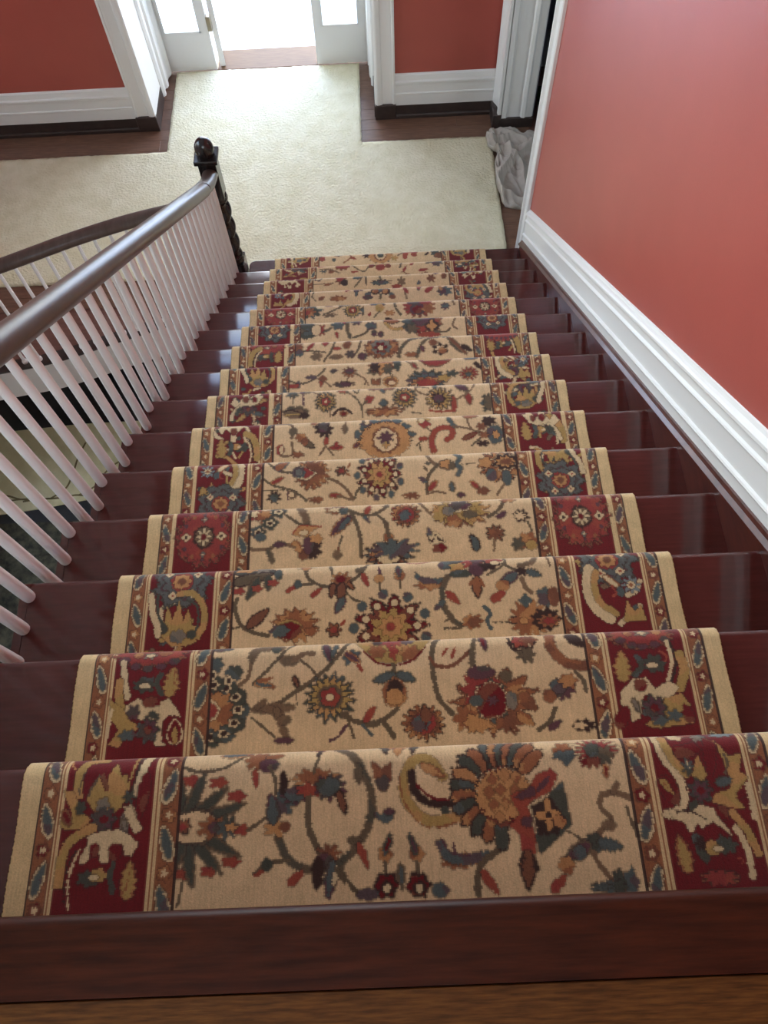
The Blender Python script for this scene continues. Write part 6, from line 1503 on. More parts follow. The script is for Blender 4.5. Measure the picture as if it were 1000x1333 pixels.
  ('b','L',(0.535,-0.048),(0.5511,0.0196),0.0322,'G','U',0.3,-0.1),
  ('b','E',0.593,-0.0963,0.0097,0.0097,'D'),
  ('b','E',0.477,-0.048,0.0097,0.008,'D'),
  ('b','E',0.5897,0.0003,0.0097,0.008,'W'),
  ('b','F',0.535,-0.048,0.0322,0.0322,'rose'),
  ('b','L',(0.5592,-0.0239),(0.5994,0.0003),0.0258,'T','D'),
  ('b','L',(0.5109,-0.0641),(0.4738,-0.0802),0.0242,'T','D'),
  ('b','P','G',[(0.4899,-0.1297),(0.4803,-0.0975),(0.5028,-0.0911),(0.5125,-0.0537),(0.5253,-0.082),(0.5382,-0.0331),(0.5511,-0.0769),(0.5672,-0.0434),(0.5704,-0.082),(0.5897,-0.0717),(0.5801,-0.1104),(0.5511,-0.1361),(0.5157,-0.1387)]),
  ('b','S',0.0161,'G',[(0.5382,-0.0176),(0.5028,-0.0202),(0.477,-0.0511),(0.4738,-0.0911),(0.4867,-0.1168)]),
  ('b','S',0.0056,'D',[(0.5189,-0.0331),(0.4931,-0.0486),(0.4867,-0.0846),(0.4931,-0.1052)]),
  ('b','E',0.535,-0.1155,0.0209,0.0167,'g',5,0.2),
  ('b','E',0.5028,-0.113,0.0113,0.0103,'D'),
  ('b','E',0.5736,-0.0975,0.0113,0.0129,'D'),
  ('b','S',0.0161,'W',[(0.6091,-0.0202),(0.6026,-0.0589),(0.5897,-0.0846),(0.5833,-0.1104)]),
  ('b','S',0.0072,'D',[(0.593,-0.0176),(0.5897,-0.0589),(0.5769,-0.0846)])],
 8: [('b','S',0.0089,'G',[(-0.5655,-0.128),(-0.5772,-0.1457),(-0.5982,-0.1488)]),
  ('b','E',-0.5979,-0.1223,0.0097,0.0097,'D',5,0.3),
  ('b','S',0.0121,'W',[(-0.5265,-0.0818),(-0.5252,-0.1122),(-0.5509,-0.1285)]),
  ('b','S',0.0089,'G',[(-0.5615,-0.1671),(-0.5228,-0.1523),(-0.4817,-0.1471)]),
  ('b','S',0.0121,'W',[(-0.4871,-0.1404),(-0.4834,-0.168),(-0.5062,-0.1842)]),
  ('b','E',-0.5128,-0.1462,0.0097,0.0097,'D',5,0.3),
  ('b','S',0.0089,'N',[(-0.5397,0.0326),(-0.4999,0.0448),(-0.4622,0.0625)]),
  ('b','S',0.0121,'G',[(-0.5019,0.0487),(-0.5155,0.0788),(-0.4915,0.1016)]),
  ('b','S',0.0089,'W',[(-0.5435,-0.0492),(-0.5408,-0.0867),(-0.5387,-0.1242)]),
  ('b','E',-0.5572,-0.0706,0.0097,0.0097,'D',5,0.3),
  ('b','S',0.0121,'G',[(-0.5494,-0.1683),(-0.5147,-0.1835),(-0.4936,-0.2149)]),
  ('b','S',0.0089,'W',[(-0.5049,-0.0981),(-0.509,-0.0746),(-0.5325,-0.0706)]),
  ('b','S',0.0121,'N',[(-0.5342,0.0295),(-0.4972,0.0476),(-0.4609,0.0452)]),
  ('b','E',-0.5112,0.0534,0.0097,0.0097,'D',5,0.3),
  ('b','S',0.0089,'G',[(0.4994,-0.0319),(0.5108,0.0015),(0.5351,0.027)]),
  ('b','E',0.5333,0.0137,0.0097,0.0097,'D',5,0.3),
  ('b','S',0.0121,'W',[(0.5646,-0.1241),(0.527,-0.121),(0.4898,-0.115)]),
  ('b','S',0.0089,'G',[(0.5252,-0.185),(0.5438,-0.17),(0.5585,-0.1513)]),
  ('b','S',0.0121,'W',[(0.4955,-0.0089),(0.5193,-0.0364),(0.5551,-0.0303)]),
  ('b','E',0.5414,-0.0035,0.0097,0.0097,'D',5,0.3),
  ('b','S',0.0089,'N',[(0.5934,0.0062),(0.5975,-0.0275),(0.5988,-0.0614)]),
  ('b','S',0.0121,'G',[(0.574,0.0862),(0.5617,0.0564),(0.5342,0.0395)]),
  ('b','S',0.0089,'W',[(0.5576,-0.0594),(0.5291,-0.0662),(0.5223,-0.0947)]),
  ('b','E',0.5561,-0.061,0.0097,0.0097,'D',5,0.3),
  ('b','S',0.0121,'G',[(0.5197,-0.0352),(0.5073,-0.0711),(0.5304,-0.1013)]),
  ('b','S',0.0089,'W',[(0.4616,-0.1294),(0.4919,-0.103),(0.5283,-0.1201)]),
  ('b','S',0.0121,'N',[(0.4611,0.0047),(0.4751,-0.0306),(0.5125,-0.0372)]),
  ('b','E',0.5029,-0.0001,0.0097,0.0097,'D',5,0.3),
  ('S',0.0096,'O',[(-0.407,-0.0883),(-0.369,-0.1073),(-0.325,-0.1023),(-0.281,-0.0683),(-0.253,-0.0363)]),
  ('L',(-0.336,-0.0783),(-0.286,-0.0803),0.024,'T'),
  ('E',-0.366,-0.1103,0.0088,0.0168,'T'),
  ('E',-0.385,-0.1193,0.022,0.0104,'r'),
  ('E',-0.264,-0.0893,0.0188,0.0182,'M',4,0.3,0,0,False),
  ('L',(-0.273,-0.0993),(-0.27,-0.1293),0.0132,'o'),
  ('S',0.0075,'N',[(-0.256,-0.1033),(-0.229,-0.1313)]),
  ('E',-0.151,-0.0623,0.0331,0.0286,'M',9,0.5,0,0,True),
  ('E',-0.151,-0.0563,0.0166,0.013,'P'),
  ('S',0.0072,'N',[(-0.127,-0.0703),(-0.089,-0.0963),(-0.073,-0.1303)]),
  ('S',0.006,'N',[(-0.157,-0.0893),(-0.166,-0.1153)]),
  ('E',-0.177,-0.1213,0.0497,0.0156,'K',9,0.4,0,0,True),
  ('E',-0.177,-0.1223,0.033,0.0112,'P'),
  ('L',(-0.231,-0.0543),(-0.203,-0.0493),0.024,'P'),
  ('E',-0.044,-0.0623,0.0331,0.0196,'O',7,0.4,0,0,False),
  ('P','M',[(-0.061,-0.0983),(-0.042,-0.1093),(-0.023,-0.0983),(-0.027,-0.1263),(-0.046,-0.1313),(-0.059,-0.1213)]),
  ('S',0.0072,'N',[(-0.083,-0.1063),(-0.087,-0.1263)]),
  ('E',-0.011,-0.0303,0.0652,0.0561,'U',9,0.35,0,0,True),
  ('E',-0.011,-0.0423,0.0391,0.032,'L',7,0.3,0,0,False),
  ('E',-0.043,-0.0403,0.0222,0.0273,'K',6,0.3,0,0,False),
  ('E',0.011,-0.0523,0.0222,0.0286,'O',6,0.3,0,0,False),
  ('E',0.051,-0.0303,0.0156,0.0321,'D'),
  ('P','M',[(-0.061,-0.0983),(-0.042,-0.1113),(-0.021,-0.0983),(-0.026,-0.1323),(-0.059,-0.1303)]),
  ('E',0.022,-0.1193,0.0313,0.0273,'L'),
  ('E',0.022,-0.1213,0.0222,0.0176,'M'),
  ('E',0.025,-0.1243,0.0143,0.0105,'F'),
  ('L',(0.144,-0.0033),(0.284,-0.0123),0.0727,'U','o',0,-0.12),
  ('L',(0.15,-0.0123),(0.276,-0.0273),0.0436,'r','M',0,-0.1),
  ('L',(0.16,-0.0123),(0.271,-0.0113),0.0218,'G'),
  ('E',0.173,-0.1163,0.0903,0.0529,'D',13,0.35,0,0,True),
  ('E',0.173,-0.1203,0.0913,0.0436,'T',13,0.4,0,0,True),
  ('E',0.172,-0.1273,0.0652,0.0256,'U',9,0.3,0,0,False),
  ('E',0.172,-0.1333,0.0421,0.0176,'r'),
  ('E',0.244,-0.1123,0.0299,0.0208,'G',5,0.4,0,0,False),
  ('E',0.281,-0.0913,0.0287,0.018,'D',5,0.4,0,0,False),
  ('E',0.351,-0.0953,0.043,0.0369,'r',12,0.5,0,0,True),
  ('E',0.348,-0.0963,0.024,0.0226,'U',7,0.4,0,0,False),
  ('E',0.348,-0.0983,0.013,0.0105,'D'),
  ('L',(0.113,-0.0263),(0.137,-0.0633),0.0218,'r','N',0,0),
  ('S',0.0087,'N',[(0.091,-0.0163),(0.113,-0.0343)]),
  ('S',0.0073,'N',[(0.033,-0.0843),(0.026,-0.1003)]),
  ('L',(0.335,-0.0153),(0.401,-0.0103),0.0262,'T','P',0,0),
  ('L',(0.379,-0.0413),(0.402,-0.0743),0.0218,'K'),
  ('b','P','G',[(-0.4899,-0.1062),(-0.4803,-0.072),(-0.5028,-0.0652),(-0.5125,-0.0255),(-0.5253,-0.0556),(-0.5382,-0.0036),(-0.5511,-0.0501),(-0.5672,-0.0145),(-0.5704,-0.0556),(-0.5897,-0.0446),(-0.5801,-0.0857),(-0.5511,-0.1131),(-0.5157,-0.1158)]),
  ('b','S',0.0161,'G',[(-0.5382,0.0128),(-0.5028,0.0101),(-0.477,-0.0227),(-0.4738,-0.0652),(-0.4867,-0.0925)]),
  ('b','S',0.0056,'D',[(-0.5189,-0.0036),(-0.4931,-0.02),(-0.4867,-0.0583),(-0.4931,-0.0802)]),
  ('b','E',-0.535,-0.0912,0.0209,0.0178,'g',5,0.2),
  ('b','E',-0.5028,-0.0884,0.0113,0.0109,'D'),
  ('b','E',-0.5736,-0.072,0.0113,0.0137,'D'),
  ('b','S',0.0161,'W',[(-0.6091,0.0101),(-0.6026,-0.0309),(-0.5897,-0.0583),(-0.5833,-0.0857)]),
  ('b','S',0.0072,'D',[(-0.593,0.0128),(-0.5897,-0.0309),(-0.5769,-0.0583)]),
  ('b','L',(0.5431,-0.0975),(0.4609,-0.0589),0.0322,'G','U',0.3,0.1),
  ('b','L',(0.535,-0.0975),(0.4642,-0.1297),0.0322,'W','U',0.2,-0.15),
  ('b','L',(0.535,-0.0975),(0.6091,-0.0878),0.029,'W','U',0.2,0.2),
  ('b','L',(0.535,-0.0975),(0.5833,-0.1522),0.0322,'G','U',0.3,0.1),
  ('b','L',(0.535,-0.0975),(0.5157,-0.1651),0.0258,'W','U',0.2,0.2),
  ('b','L',(0.535,-0.0975),(0.5511,-0.0299),0.0322,'G','U',0.3,-0.1),
  ('b','E',0.593,-0.1458,0.0097,0.0097,'D'),
  ('b','E',0.477,-0.0975,0.0097,0.008,'D'),
  ('b','E',0.5897,-0.0492,0.0097,0.008,'W'),
  ('b','F',0.535,-0.0975,0.0322,0.0322,'rose'),
  ('b','L',(0.5592,-0.0734),(0.5994,-0.0492),0.0258,'T','D'),
  ('b','L',(0.5109,-0.1136),(0.4738,-0.1297),0.0242,'T','D'),
  ('b','S',0.0274,'W',[(0.4867,0.0099),(0.477,-0.0384),(0.4867,-0.0867),(0.5189,-0.1189)]),
  ('b','S',0.0161,'G',[(0.5028,0.0018),(0.4931,-0.0384),(0.5028,-0.0787),(0.535,-0.106)]),
  ('b','L',(0.5189,-0.0062),(0.5592,-0.0465),0.0225,'W','U'),
  ('b','F',0.5833,-0.0352,0.0242,0.0242,'star'),
  ('b','E',0.5543,-0.0513,0.0097,0.0129,'T'),
  ('b','S',0.0048,'o',[(0.535,-0.0352),(0.5447,-0.0545),(0.535,-0.0626)]),
  ('b','P','G',[(0.5511,-0.127),(0.5672,-0.0738),(0.5801,-0.1028),(0.5994,-0.0867),(0.6058,-0.127)])],
 9: [('b','S',0.0089,'G',[(-0.5824,-0.1403),(-0.5786,-0.1816),(-0.6091,-0.2023)]),
  ('b','E',-0.6026,-0.1552,0.0097,0.0097,'D',5,0.3),
  ('b','S',0.0121,'W',[(-0.5214,0.006),(-0.5393,0.0246),(-0.5339,0.0498)]),
  ('b','S',0.0089,'G',[(-0.6091,-0.0515),(-0.5902,-0.0513),(-0.5642,-0.0472)]),
  ('b','S',0.0121,'W',[(-0.5131,-0.1734),(-0.5003,-0.1482),(-0.4721,-0.1504)]),
  ('b','E',-0.5087,-0.1458,0.0097,0.0097,'D',5,0.3),
  ('b','S',0.0089,'N',[(-0.5639,-0.1074),(-0.5643,-0.0694),(-0.5882,-0.0398)]),
  ('b','S',0.0121,'G',[(-0.5571,-0.06),(-0.5707,-0.0331),(-0.5882,-0.0086)]),
  ('b','S',0.0089,'W',[(-0.5006,0.0114),(-0.5147,-0.0117),(-0.4928,-0.0277)]),
  ('b','E',-0.5128,0.0079,0.0097,0.0097,'D',5,0.3),
  ('b','S',0.0121,'G',[(-0.4788,-0.0993),(-0.4755,-0.0636),(-0.5079,-0.0481)]),
  ('b','S',0.0089,'W',[(-0.4922,-0.209),(-0.4745,-0.2253),(-0.4609,-0.2346)]),
  ('b','S',0.0121,'N',[(-0.5769,-0.097),(-0.6045,-0.1269),(-0.5982,-0.1671)]),
  ('b','E',-0.6026,-0.116,0.0097,0.0097,'D',5,0.3),
  ('b','S',0.0089,'G',[(0.5027,-0.015),(0.5024,0.02),(0.5079,0.0545)]),
  ('b','E',0.5214,0.0358,0.0097,0.0097,'D',5,0.3),
  ('b','S',0.0121,'W',[(0.5817,-0.2255),(0.5577,-0.1913),(0.5436,-0.1519)]),
  ('b','S',0.0089,'G',[(0.6032,-0.0775),(0.5817,-0.0895),(0.5658,-0.1085)]),
  ('b','S',0.0121,'W',[(0.478,0.064),(0.514,0.076),(0.5518,0.0793)]),
  ('b','E',0.531,0.0878,0.0097,0.0097,'D',5,0.3),
  ('b','S',0.0089,'N',[(0.4655,0.0277),(0.485,0.0281),(0.5046,0.0278)]),
  ('b','S',0.0121,'G',[(0.5544,-0.0746),(0.5235,-0.086),(0.492,-0.0955)]),
  ('b','S',0.0089,'W',[(0.4967,0.0341),(0.476,0.0563),(0.4609,0.035)]),
  ('b','E',0.4917,0.0506,0.0097,0.0097,'D',5,0.3),
  ('b','S',0.0121,'G',[(0.4946,-0.1483),(0.4856,-0.1185),(0.4865,-0.0874)]),
  ('b','S',0.0089,'W',[(0.4905,0.0554),(0.4903,0.0262),(0.518,0.0167)]),
  ('b','S',0.0121,'N',[(0.5574,-0.0549),(0.5929,-0.0613),(0.6091,-0.0419)]),
  ('b','E',0.6026,-0.0323,0.0097,0.0097,'D',5,0.3),
  ('S',0.0096,'O',[(-0.404,-0.0709),(-0.338,-0.0619),(-0.267,-0.0749)]),
  ('S',0.0112,'O',[(-0.225,-0.0119),(-0.239,-0.0629),(-0.275,-0.1219)]),
  ('E',-0.391,-0.0369,0.0255,0.027,'M',6,0.4,0,0,False),
  ('E',-0.387,-0.0719,0.0182,0.018,'T'),
  ('L',(-0.352,-0.0609),(-0.32,-0.0109),0.0208,'r'),
  ('E',-0.309,-0.0939,0.0281,0.0238,'N',6,0.3,0,0,False),
  ('E',-0.219,-0.1029,0.0323,0.0119,'N'),
  ('L',(-0.281,-0.0299),(-0.253,-0.0149),0.031,'r'),
  ('L',(-0.232,-0.0549),(-0.197,-0.0569),0.0208,'r'),
  ('L',(-0.176,-0.0579),(-0.158,-0.0069),0.0388,'M','U',0,0),
  ('S',0.0109,'O',[(-0.105,-0.0149),(-0.12,-0.0699),(-0.149,-0.1119)]),
  ('E',-0.156,-0.0899,0.0225,0.0221,'P',6,0.3,0,0,False),
  ('E',-0.1,-0.1059,0.021,0.0198,'P'),
  ('E',-0.008,-0.0599,0.0851,0.0652,'M',14,0.25,0,0,True),
  ('E',-0.008,-0.0599,0.0783,0.0589,'U',14,0.2,0,0,False),
  ('E',-0.014,-0.0589,0.0494,0.0463,'g',9,0.2,0,0,False),
  ('E',-0.016,-0.0609,0.0324,0.0336,'R',6,0.4,0,0,False),
  ('E',-0.016,-0.0639,0.0119,0.0147,'W'),
  ('S',0.0133,'O',[(0.065,-0.1159),(0.08,-0.0649),(0.125,-0.0199),(0.185,-0.0079)]),
  ('S',0.013,'O',[(0.145,-0.1199),(0.174,-0.0489),(0.218,-0.0149),(0.286,-0.0139),(0.308,-0.0569),(0.346,-0.1059)]),
  ('L',(0.169,-0.0599),(0.179,-0.0969),0.0247,'P','R',0,0),
  ('E',0.255,-0.0849,0.0375,0.0357,'K',6,0.4,0,0,True),
  ('E',0.255,-0.0849,0.0272,0.0231,'F',6,0.4,0,0,False),
  ('E',0.263,-0.0939,0.0176,0.0161,'U'),
  ('E',0.224,-0.0469,0.017,0.0168,'M'),
  ('L',(0.294,-0.0149),(0.377,-0.1289),0.0278,'M','N',0,0),
  ('L',(0.349,-0.0699),(0.396,-0.1039),0.0323,'K'),
  ('E',0.12,-0.1089,0.0321,0.0147,'U',6,0.4,0,0,False),
  ('L',(0.185,-0.0029),(0.252,-0.0069),0.019,'r'),
  ('b','E',-0.535,-0.037,0.0805,0.058,'r',17,0.14),
  ('b','E',-0.535,-0.0338,0.0129,0.0113,'g',4,0.4),
  ('b','E',-0.535,-0.0338,0.0048,0.0048,'W'),
  ('b','E',-0.5028,-0.0241,0.0113,0.0097,'U'),
  ('b','E',-0.5672,-0.0241,0.0113,0.0097,'U'),
  ('b','E',-0.4722,-0.066,0.008,0.008,'P'),
  ('b','E',-0.4931,-0.0692,0.008,0.008,'P'),
  ('b','E',-0.5141,-0.0724,0.008,0.008,'P'),
  ('b','E',-0.535,-0.0756,0.008,0.008,'P'),
  ('b','E',-0.5559,-0.0724,0.008,0.008,'P'),
  ('b','E',-0.5769,-0.0692,0.008,0.008,'P'),
  ('b','E',-0.5978,-0.066,0.008,0.008,'P'),
  ('b','E',-0.5543,-0.085,0.0306,0.0169,'D',6,0.35),
  ('b','E',-0.535,-0.0816,0.0161,0.0113,'G'),
  ('b','E',-0.5463,-0.0827,0.008,0.0039,'W'),
  ('b','S',0.0145,'D',[(-0.5125,-0.067),(-0.5189,-0.085),(-0.5125,-0.1075)]),
  ('b','L',(-0.4867,-0.1188),(-0.4803,-0.0512),0.0515,'G','U',0.35,0),
  ('b','S',0.0242,'G',[(-0.5672,-0.0377),(-0.593,-0.0512),(-0.6058,-0.085),(-0.6091,-0.1244)]),
  ('b','S',0.0048,'K',[(-0.5704,-0.0512),(-0.5881,-0.0737),(-0.5962,-0.1075),(-0.5946,-0.1357)]),
  ('b','S',0.0072,'W',[(-0.5624,-0.0512),(-0.5801,-0.0737),(-0.5881,-0.1075),(-0.5865,-0.1357)]),
  ('b','E',0.5543,-0.07,0.0306,0.0193,'D',6,0.35),
  ('b','E',0.535,-0.0661,0.0161,0.0129,'G'),
  ('b','E',0.5463,-0.0674,0.008,0.0045,'W'),
  ('b','S',0.0145,'D',[(0.5125,-0.0494),(0.5189,-0.07),(0.5125,-0.0958)]),
  ('b','L',(0.4867,-0.1086),(0.4803,-0.0314),0.0515,'G','U',0.35,0),
  ('b','S',0.0242,'G',[(0.5672,-0.0159),(0.593,-0.0314),(0.6058,-0.07),(0.6091,-0.1151)]),
  ('b','S',0.0048,'K',[(0.5704,-0.0314),(0.5881,-0.0571),(0.5962,-0.0958),(0.5946,-0.128)]),
  ('b','S',0.0072,'W',[(0.5624,-0.0314),(0.5801,-0.0571),(0.5881,-0.0958),(0.5865,-0.128)]),
  ('b','E',0.535,-0.004,0.0805,0.058,'r',17,0.14),
  ('b','E',0.535,-0.0008,0.0129,0.0113,'g',4,0.4),
  ('b','E',0.535,-0.0008,0.0048,0.0048,'W'),
  ('b','E',0.5028,0.0089,0.0113,0.0097,'U'),
  ('b','E',0.5672,0.0089,0.0113,0.0097,'U'),
  ('b','E',0.4722,-0.033,0.008,0.008,'P'),
  ('b','E',0.4931,-0.0362,0.008,0.008,'P'),
  ('b','E',0.5141,-0.0394,0.008,0.008,'P'),
  ('b','E',0.535,-0.0426,0.008,0.008,'P'),
  ('b','E',0.5559,-0.0394,0.008,0.008,'P'),
  ('b','E',0.5769,-0.0362,0.008,0.008,'P'),
  ('b','E',0.5978,-0.033,0.008,0.008,'P')],
 10: [('E',-0.374,-0.0566,0.045,0.057,'O',7,0.3,0,0,False),
  ('L',(-0.412,-0.0206),(-0.306,-0.0606),0.0525,'D'),
  ('L',(-0.407,-0.0926),(-0.313,-0.0746),0.051,'D'),
  ('E',-0.306,-0.0606,0.0255,0.036,'r',7,0.5,0,0,False),
  ('E',-0.328,-0.0596,0.0225,0.0323,'F'),
  ('E',-0.222,-0.0326,0.0331,0.0323,'T',6,0.3,0,0,False),
  ('E',-0.184,-0.0106,0.018,0.0171,'r'),
  ('L',(-0.298,-0.0756),(-0.245,-0.0456),0.0136,'O'),
  ('L',(-0.23,-0.0746),(-0.223,-0.1176),0.0165,'r'),
  ('S',0.0136,'O',[(-0.173,-0.0116),(-0.177,-0.0586),(-0.163,-0.1116)]),
  ('E',-0.131,-0.0186,0.0271,0.0228,'P',6,0.4,0,0,False),
  ('S',0.0119,'O',[(-0.071,-0.0276),(-0.08,-0.0836),(-0.148,-0.1166)]),
  ('E',0.201,-0.0416,0.0992,0.0793,'M',14,0.3,0,0,True),
  ('E',0.192,-0.0356,0.0811,0.0739,'r',12,0.3,0,0,False),
  ('E',0.183,-0.0236,0.0571,0.0391,'P'),
  ('S',0.0103,'R',[(0.116,-0.0076),(0.144,-0.0786),(0.196,-0.1146)]),
  ('E',0.123,-0.0486,0.0324,0.0506,'D',7,0.4,0,0,False),
  ('E',0.14,-0.0776,0.0361,0.0299,'O',6,0.4,0,0,False),
  ('E',0.24,-0.0666,0.0361,0.0529,'K',4,0.3,0,0,False),
  ('E',0.238,-0.0666,0.0252,0.0376,'L',4,0.5,0,0,False),
  ('E',0.223,-0.1166,0.0541,0.0155,'o'),
  ('L',(0.002,-0.0126),(0.083,-0.0286),0.0513,'U','K',0,0),
  ('S',0.0147,'G',[(0.011,-0.0356),(0.045,-0.0726),(0.09,-0.0746)]),
  ('S',0.0103,'N',[(0.355,-0.0286),(0.339,-0.0676),(0.36,-0.0906)]),
  ('E',-0.046,-0.0946,0.0144,0.0184,'P'),
  ('E',-0.014,-0.1026,0.0144,0.0176,'P'),
  ('E',-0.058,-0.0486,0.027,0.023,'T'),
  ('S',0.012,'O',[(0.251,-0.1016),(0.305,-0.1046),(0.324,-0.0886)]),
  ('b','F',-0.535,-0.047,0.0773,0.0757,'blue'),
  ('b','F',0.535,-0.035,0.0773,0.0757,'blue')],
 11: [('E',-0.371,-0.0452,0.0561,0.057,'D',9,0.3,0,0,False),
  ('E',-0.385,-0.0542,0.0331,0.0342,'U',8,0.3,0,0,False),
  ('E',-0.393,-0.0582,0.0165,0.0144,'r'),
  ('E',-0.334,-0.0202,0.0135,0.0133,'W'),
  ('E',-0.276,-0.0792,0.0451,0.018,'N',6,0.4,0,0,False),
  ('S',0.0102,'O',[(-0.305,-0.0722),(-0.247,-0.0442),(-0.188,-0.0102)]),
  ('F',-0.156,-0.0542,0.0505,0.0522,'aster'),
  ('L',(-0.305,-0.0122),(-0.258,-0.0202),0.0221,'P','U',0,0),
  ('E',-0.218,-0.0132,0.015,0.0162,'P',4,0.3,0,0,False),
  ('L',(-0.101,-0.0252),(-0.103,-0.0982),0.0165,'O'),
  ('E',-0.027,-0.0112,0.0397,0.0207,'T',6,0.3,0,0,False),
  ('S',0.0205,'T',[(-0.054,-0.0202),(-0.027,-0.0022),(0.004,-0.0242)]),
  ('E',-0.015,-0.0462,0.0234,0.0299,'G'),
  ('S',0.01,'O',[(-0.016,-0.0682),(-0.044,-0.1062)]),
  ('L',(-0.074,-0.0982),(-0.06,-0.0712),0.02,'r'),
  ('S',0.014,'O',[(0.067,-0.0052),(0.069,-0.0512),(0.094,-0.0972)]),
  ('E',0.193,-0.0532,0.0894,0.0737,'M',14,0.3,0,0,True),
  ('E',0.189,-0.0472,0.0883,0.0668,'r',14,0.35,0,0,True),
  ('E',0.184,-0.0672,0.0415,0.0396,'P'),
  ('E',0.184,-0.0692,0.0257,0.0264,'R'),
  ('E',0.241,-0.0672,0.0361,0.0374,'U',6,0.3,0,0,False),
  ('E',0.164,-0.0172,0.0361,0.023,'P'),
  ('E',0.037,-0.0832,0.0324,0.0207,'U',6,0.4,0,0,False),
  ('L',(0.009,-0.1142),(0.069,-0.1512),0.0308,'K'),
  ('E',0.331,-0.0552,0.0289,0.0276,'P',7,0.4,0,0,False),
  ('E',0.329,-0.0512,0.018,0.0155,'T'),
  ('L',(0.369,-0.0122),(0.379,-0.0582),0.0164,'N'),
  ('L',(-0.113,-0.0622),(-0.095,-0.0522),0.03,'T'),
  ('b','F',-0.535,-0.061,0.0805,0.084,'medal'),
  ('b','F',0.535,-0.07,0.0805,0.084,'medal')],
 12: [('b','S',0.0089,'G',[(-0.5685,-0.1359),(-0.5425,-0.103),(-0.5238,-0.0655)]),
  ('b','E',-0.5622,-0.0846,0.0097,0.0097,'D',5,0.3),
  ('b','S',0.0121,'W',[(-0.4809,0.0876),(-0.4741,0.0482),(-0.4658,0.0091)]),
  ('b','S',0.0089,'G',[(-0.576,-0.138),(-0.5699,-0.1763),(-0.5754,-0.2146)]),
  ('b','S',0.0121,'W',[(-0.4944,-0.0182),(-0.5329,-0.0139),(-0.5432,0.0235)]),
  ('b','E',-0.5349,0.0188,0.0097,0.0097,'D',5,0.3),
  ('b','S',0.0089,'N',[(-0.4964,0.0005),(-0.4735,0.0154),(-0.4609,-0.0065)]),
  ('b','S',0.0121,'G',[(-0.5464,-0.1289),(-0.5714,-0.1573),(-0.5609,-0.1937)]),
  ('b','S',0.0089,'W',[(-0.4959,-0.0347),(-0.4829,-0.0643),(-0.4775,-0.0962)]),
  ('b','E',-0.5028,-0.0493,0.0097,0.0097,'D',5,0.3),
  ('b','S',0.0121,'G',[(-0.4617,-0.01),(-0.4893,0.0039),(-0.4839,0.0343)]),
  ('b','S',0.0089,'W',[(-0.5382,0.1247),(-0.5348,0.0868),(-0.5311,0.049)]),
  ('b','S',0.0121,'N',[(-0.5703,0.0507),(-0.5335,0.0439),(-0.5036,0.0212)]),
  ('b','E',-0.5531,0.0521,0.0097,0.0097,'D',5,0.3),
  ('b','S',0.0089,'G',[(0.5679,0.0046),(0.5971,0.0176),(0.5991,0.0496)]),
  ('b','E',0.5996,0.0432,0.0097,0.0097,'D',5,0.3),
  ('b','S',0.0121,'W',[(0.5021,-0.0066),(0.5318,-0.028),(0.5666,-0.0166)]),
  ('b','S',0.0089,'G',[(0.5841,-0.1158),(0.5568,-0.1452),(0.5303,-0.1752)]),
  ('b','S',0.0121,'W',[(0.5435,-0.1186),(0.576,-0.1201),(0.6066,-0.1089)]),
  ('b','E',0.5912,-0.0977,0.0097,0.0097,'D',5,0.3),
  ('b','S',0.0089,'N',[(0.5516,0.0111),(0.565,-0.0297),(0.5375,-0.0626)]),
  ('b','S',0.0121,'G',[(0.6091,0.0363),(0.5792,0.0545),(0.5396,0.0377)]),
  ('b','S',0.0089,'W',[(0.4609,-0.0003),(0.4721,0.0123),(0.4924,0.0164)]),
  ('b','E',0.4901,0.0241,0.0097,0.0097,'D',5,0.3),
  ('b','S',0.0121,'G',[(0.5614,0.0708),(0.546,0.0881),(0.5293,0.1042)]),
  ('b','S',0.0089,'W',[(0.6091,-0.025),(0.5816,-0.032),(0.5698,-0.0691)]),
  ('b','S',0.0121,'N',[(0.5158,-0.1187),(0.5022,-0.1476),(0.5021,-0.1794)]),
  ('b','E',0.5251,-0.133,0.0097,0.0097,'D',5,0.3),
  ('S',0.009,'O',[(-0.391,-0.0548),(-0.376,-0.0058),(-0.337,0.0072)]),
  ('L',(-0.352,-0.0818),(-0.321,-0.0538),0.035,'M'),
  ('E',-0.244,-0.0738,0.0561,0.024,'M',9,0.4,0,0,True),
  ('E',-0.244,-0.0758,0.0433,0.016,'U'),
  ('L',(-0.205,-0.0258),(-0.173,-0.0028),0.0234,'r'),
  ('E',-0.135,-0.0158,0.0331,0.024,'P',7,0.5,0,0,True),
  ('L',(-0.139,-0.0258),(-0.144,-0.0698),0.027,'T','P',0,0),
  ('E',-0.09,-0.0808,0.015,0.014,'M'),
  ('S',0.0072,'O',[(-0.391,-0.0548),(-0.368,-0.0858)]),
  ('E',-0.035,-0.0338,0.0267,0.0264,'K'),
  ('E',-0.035,-0.0338,0.0172,0.0168,'U'),
  ('E',0.021,-0.0368,0.0266,0.0275,'K'),
  ('E',0.021,-0.0368,0.0171,0.0175,'U'),
  ('L',(-0.007,-0.0448),(-0.006,-0.0058),0.0286,'T'),
  ('L',(-0.059,-0.0418),(-0.098,-0.0638),0.0323,'T'),
  ('E',-0.079,-0.0748,0.0287,0.0168,'P'),
  ('L',(0.045,-0.0488),(0.072,-0.0808),0.0323,'T'),
  ('E',0.057,-0.0798,0.0209,0.0144,'M'),
  ('S',0.0132,'O',[(-0.008,-0.0578),(-0.009,-0.0878)]),
  ('L',(0.214,0.0272),(0.205,-0.0468),0.0396,'r','T',0,0),
  ('L',(0.242,-0.0608),(0.293,-0.0088),0.0431,'r','U',0,0),
  ('S',0.0105,'N',[(0.13,-0.0418),(0.137,-0.0968)]),
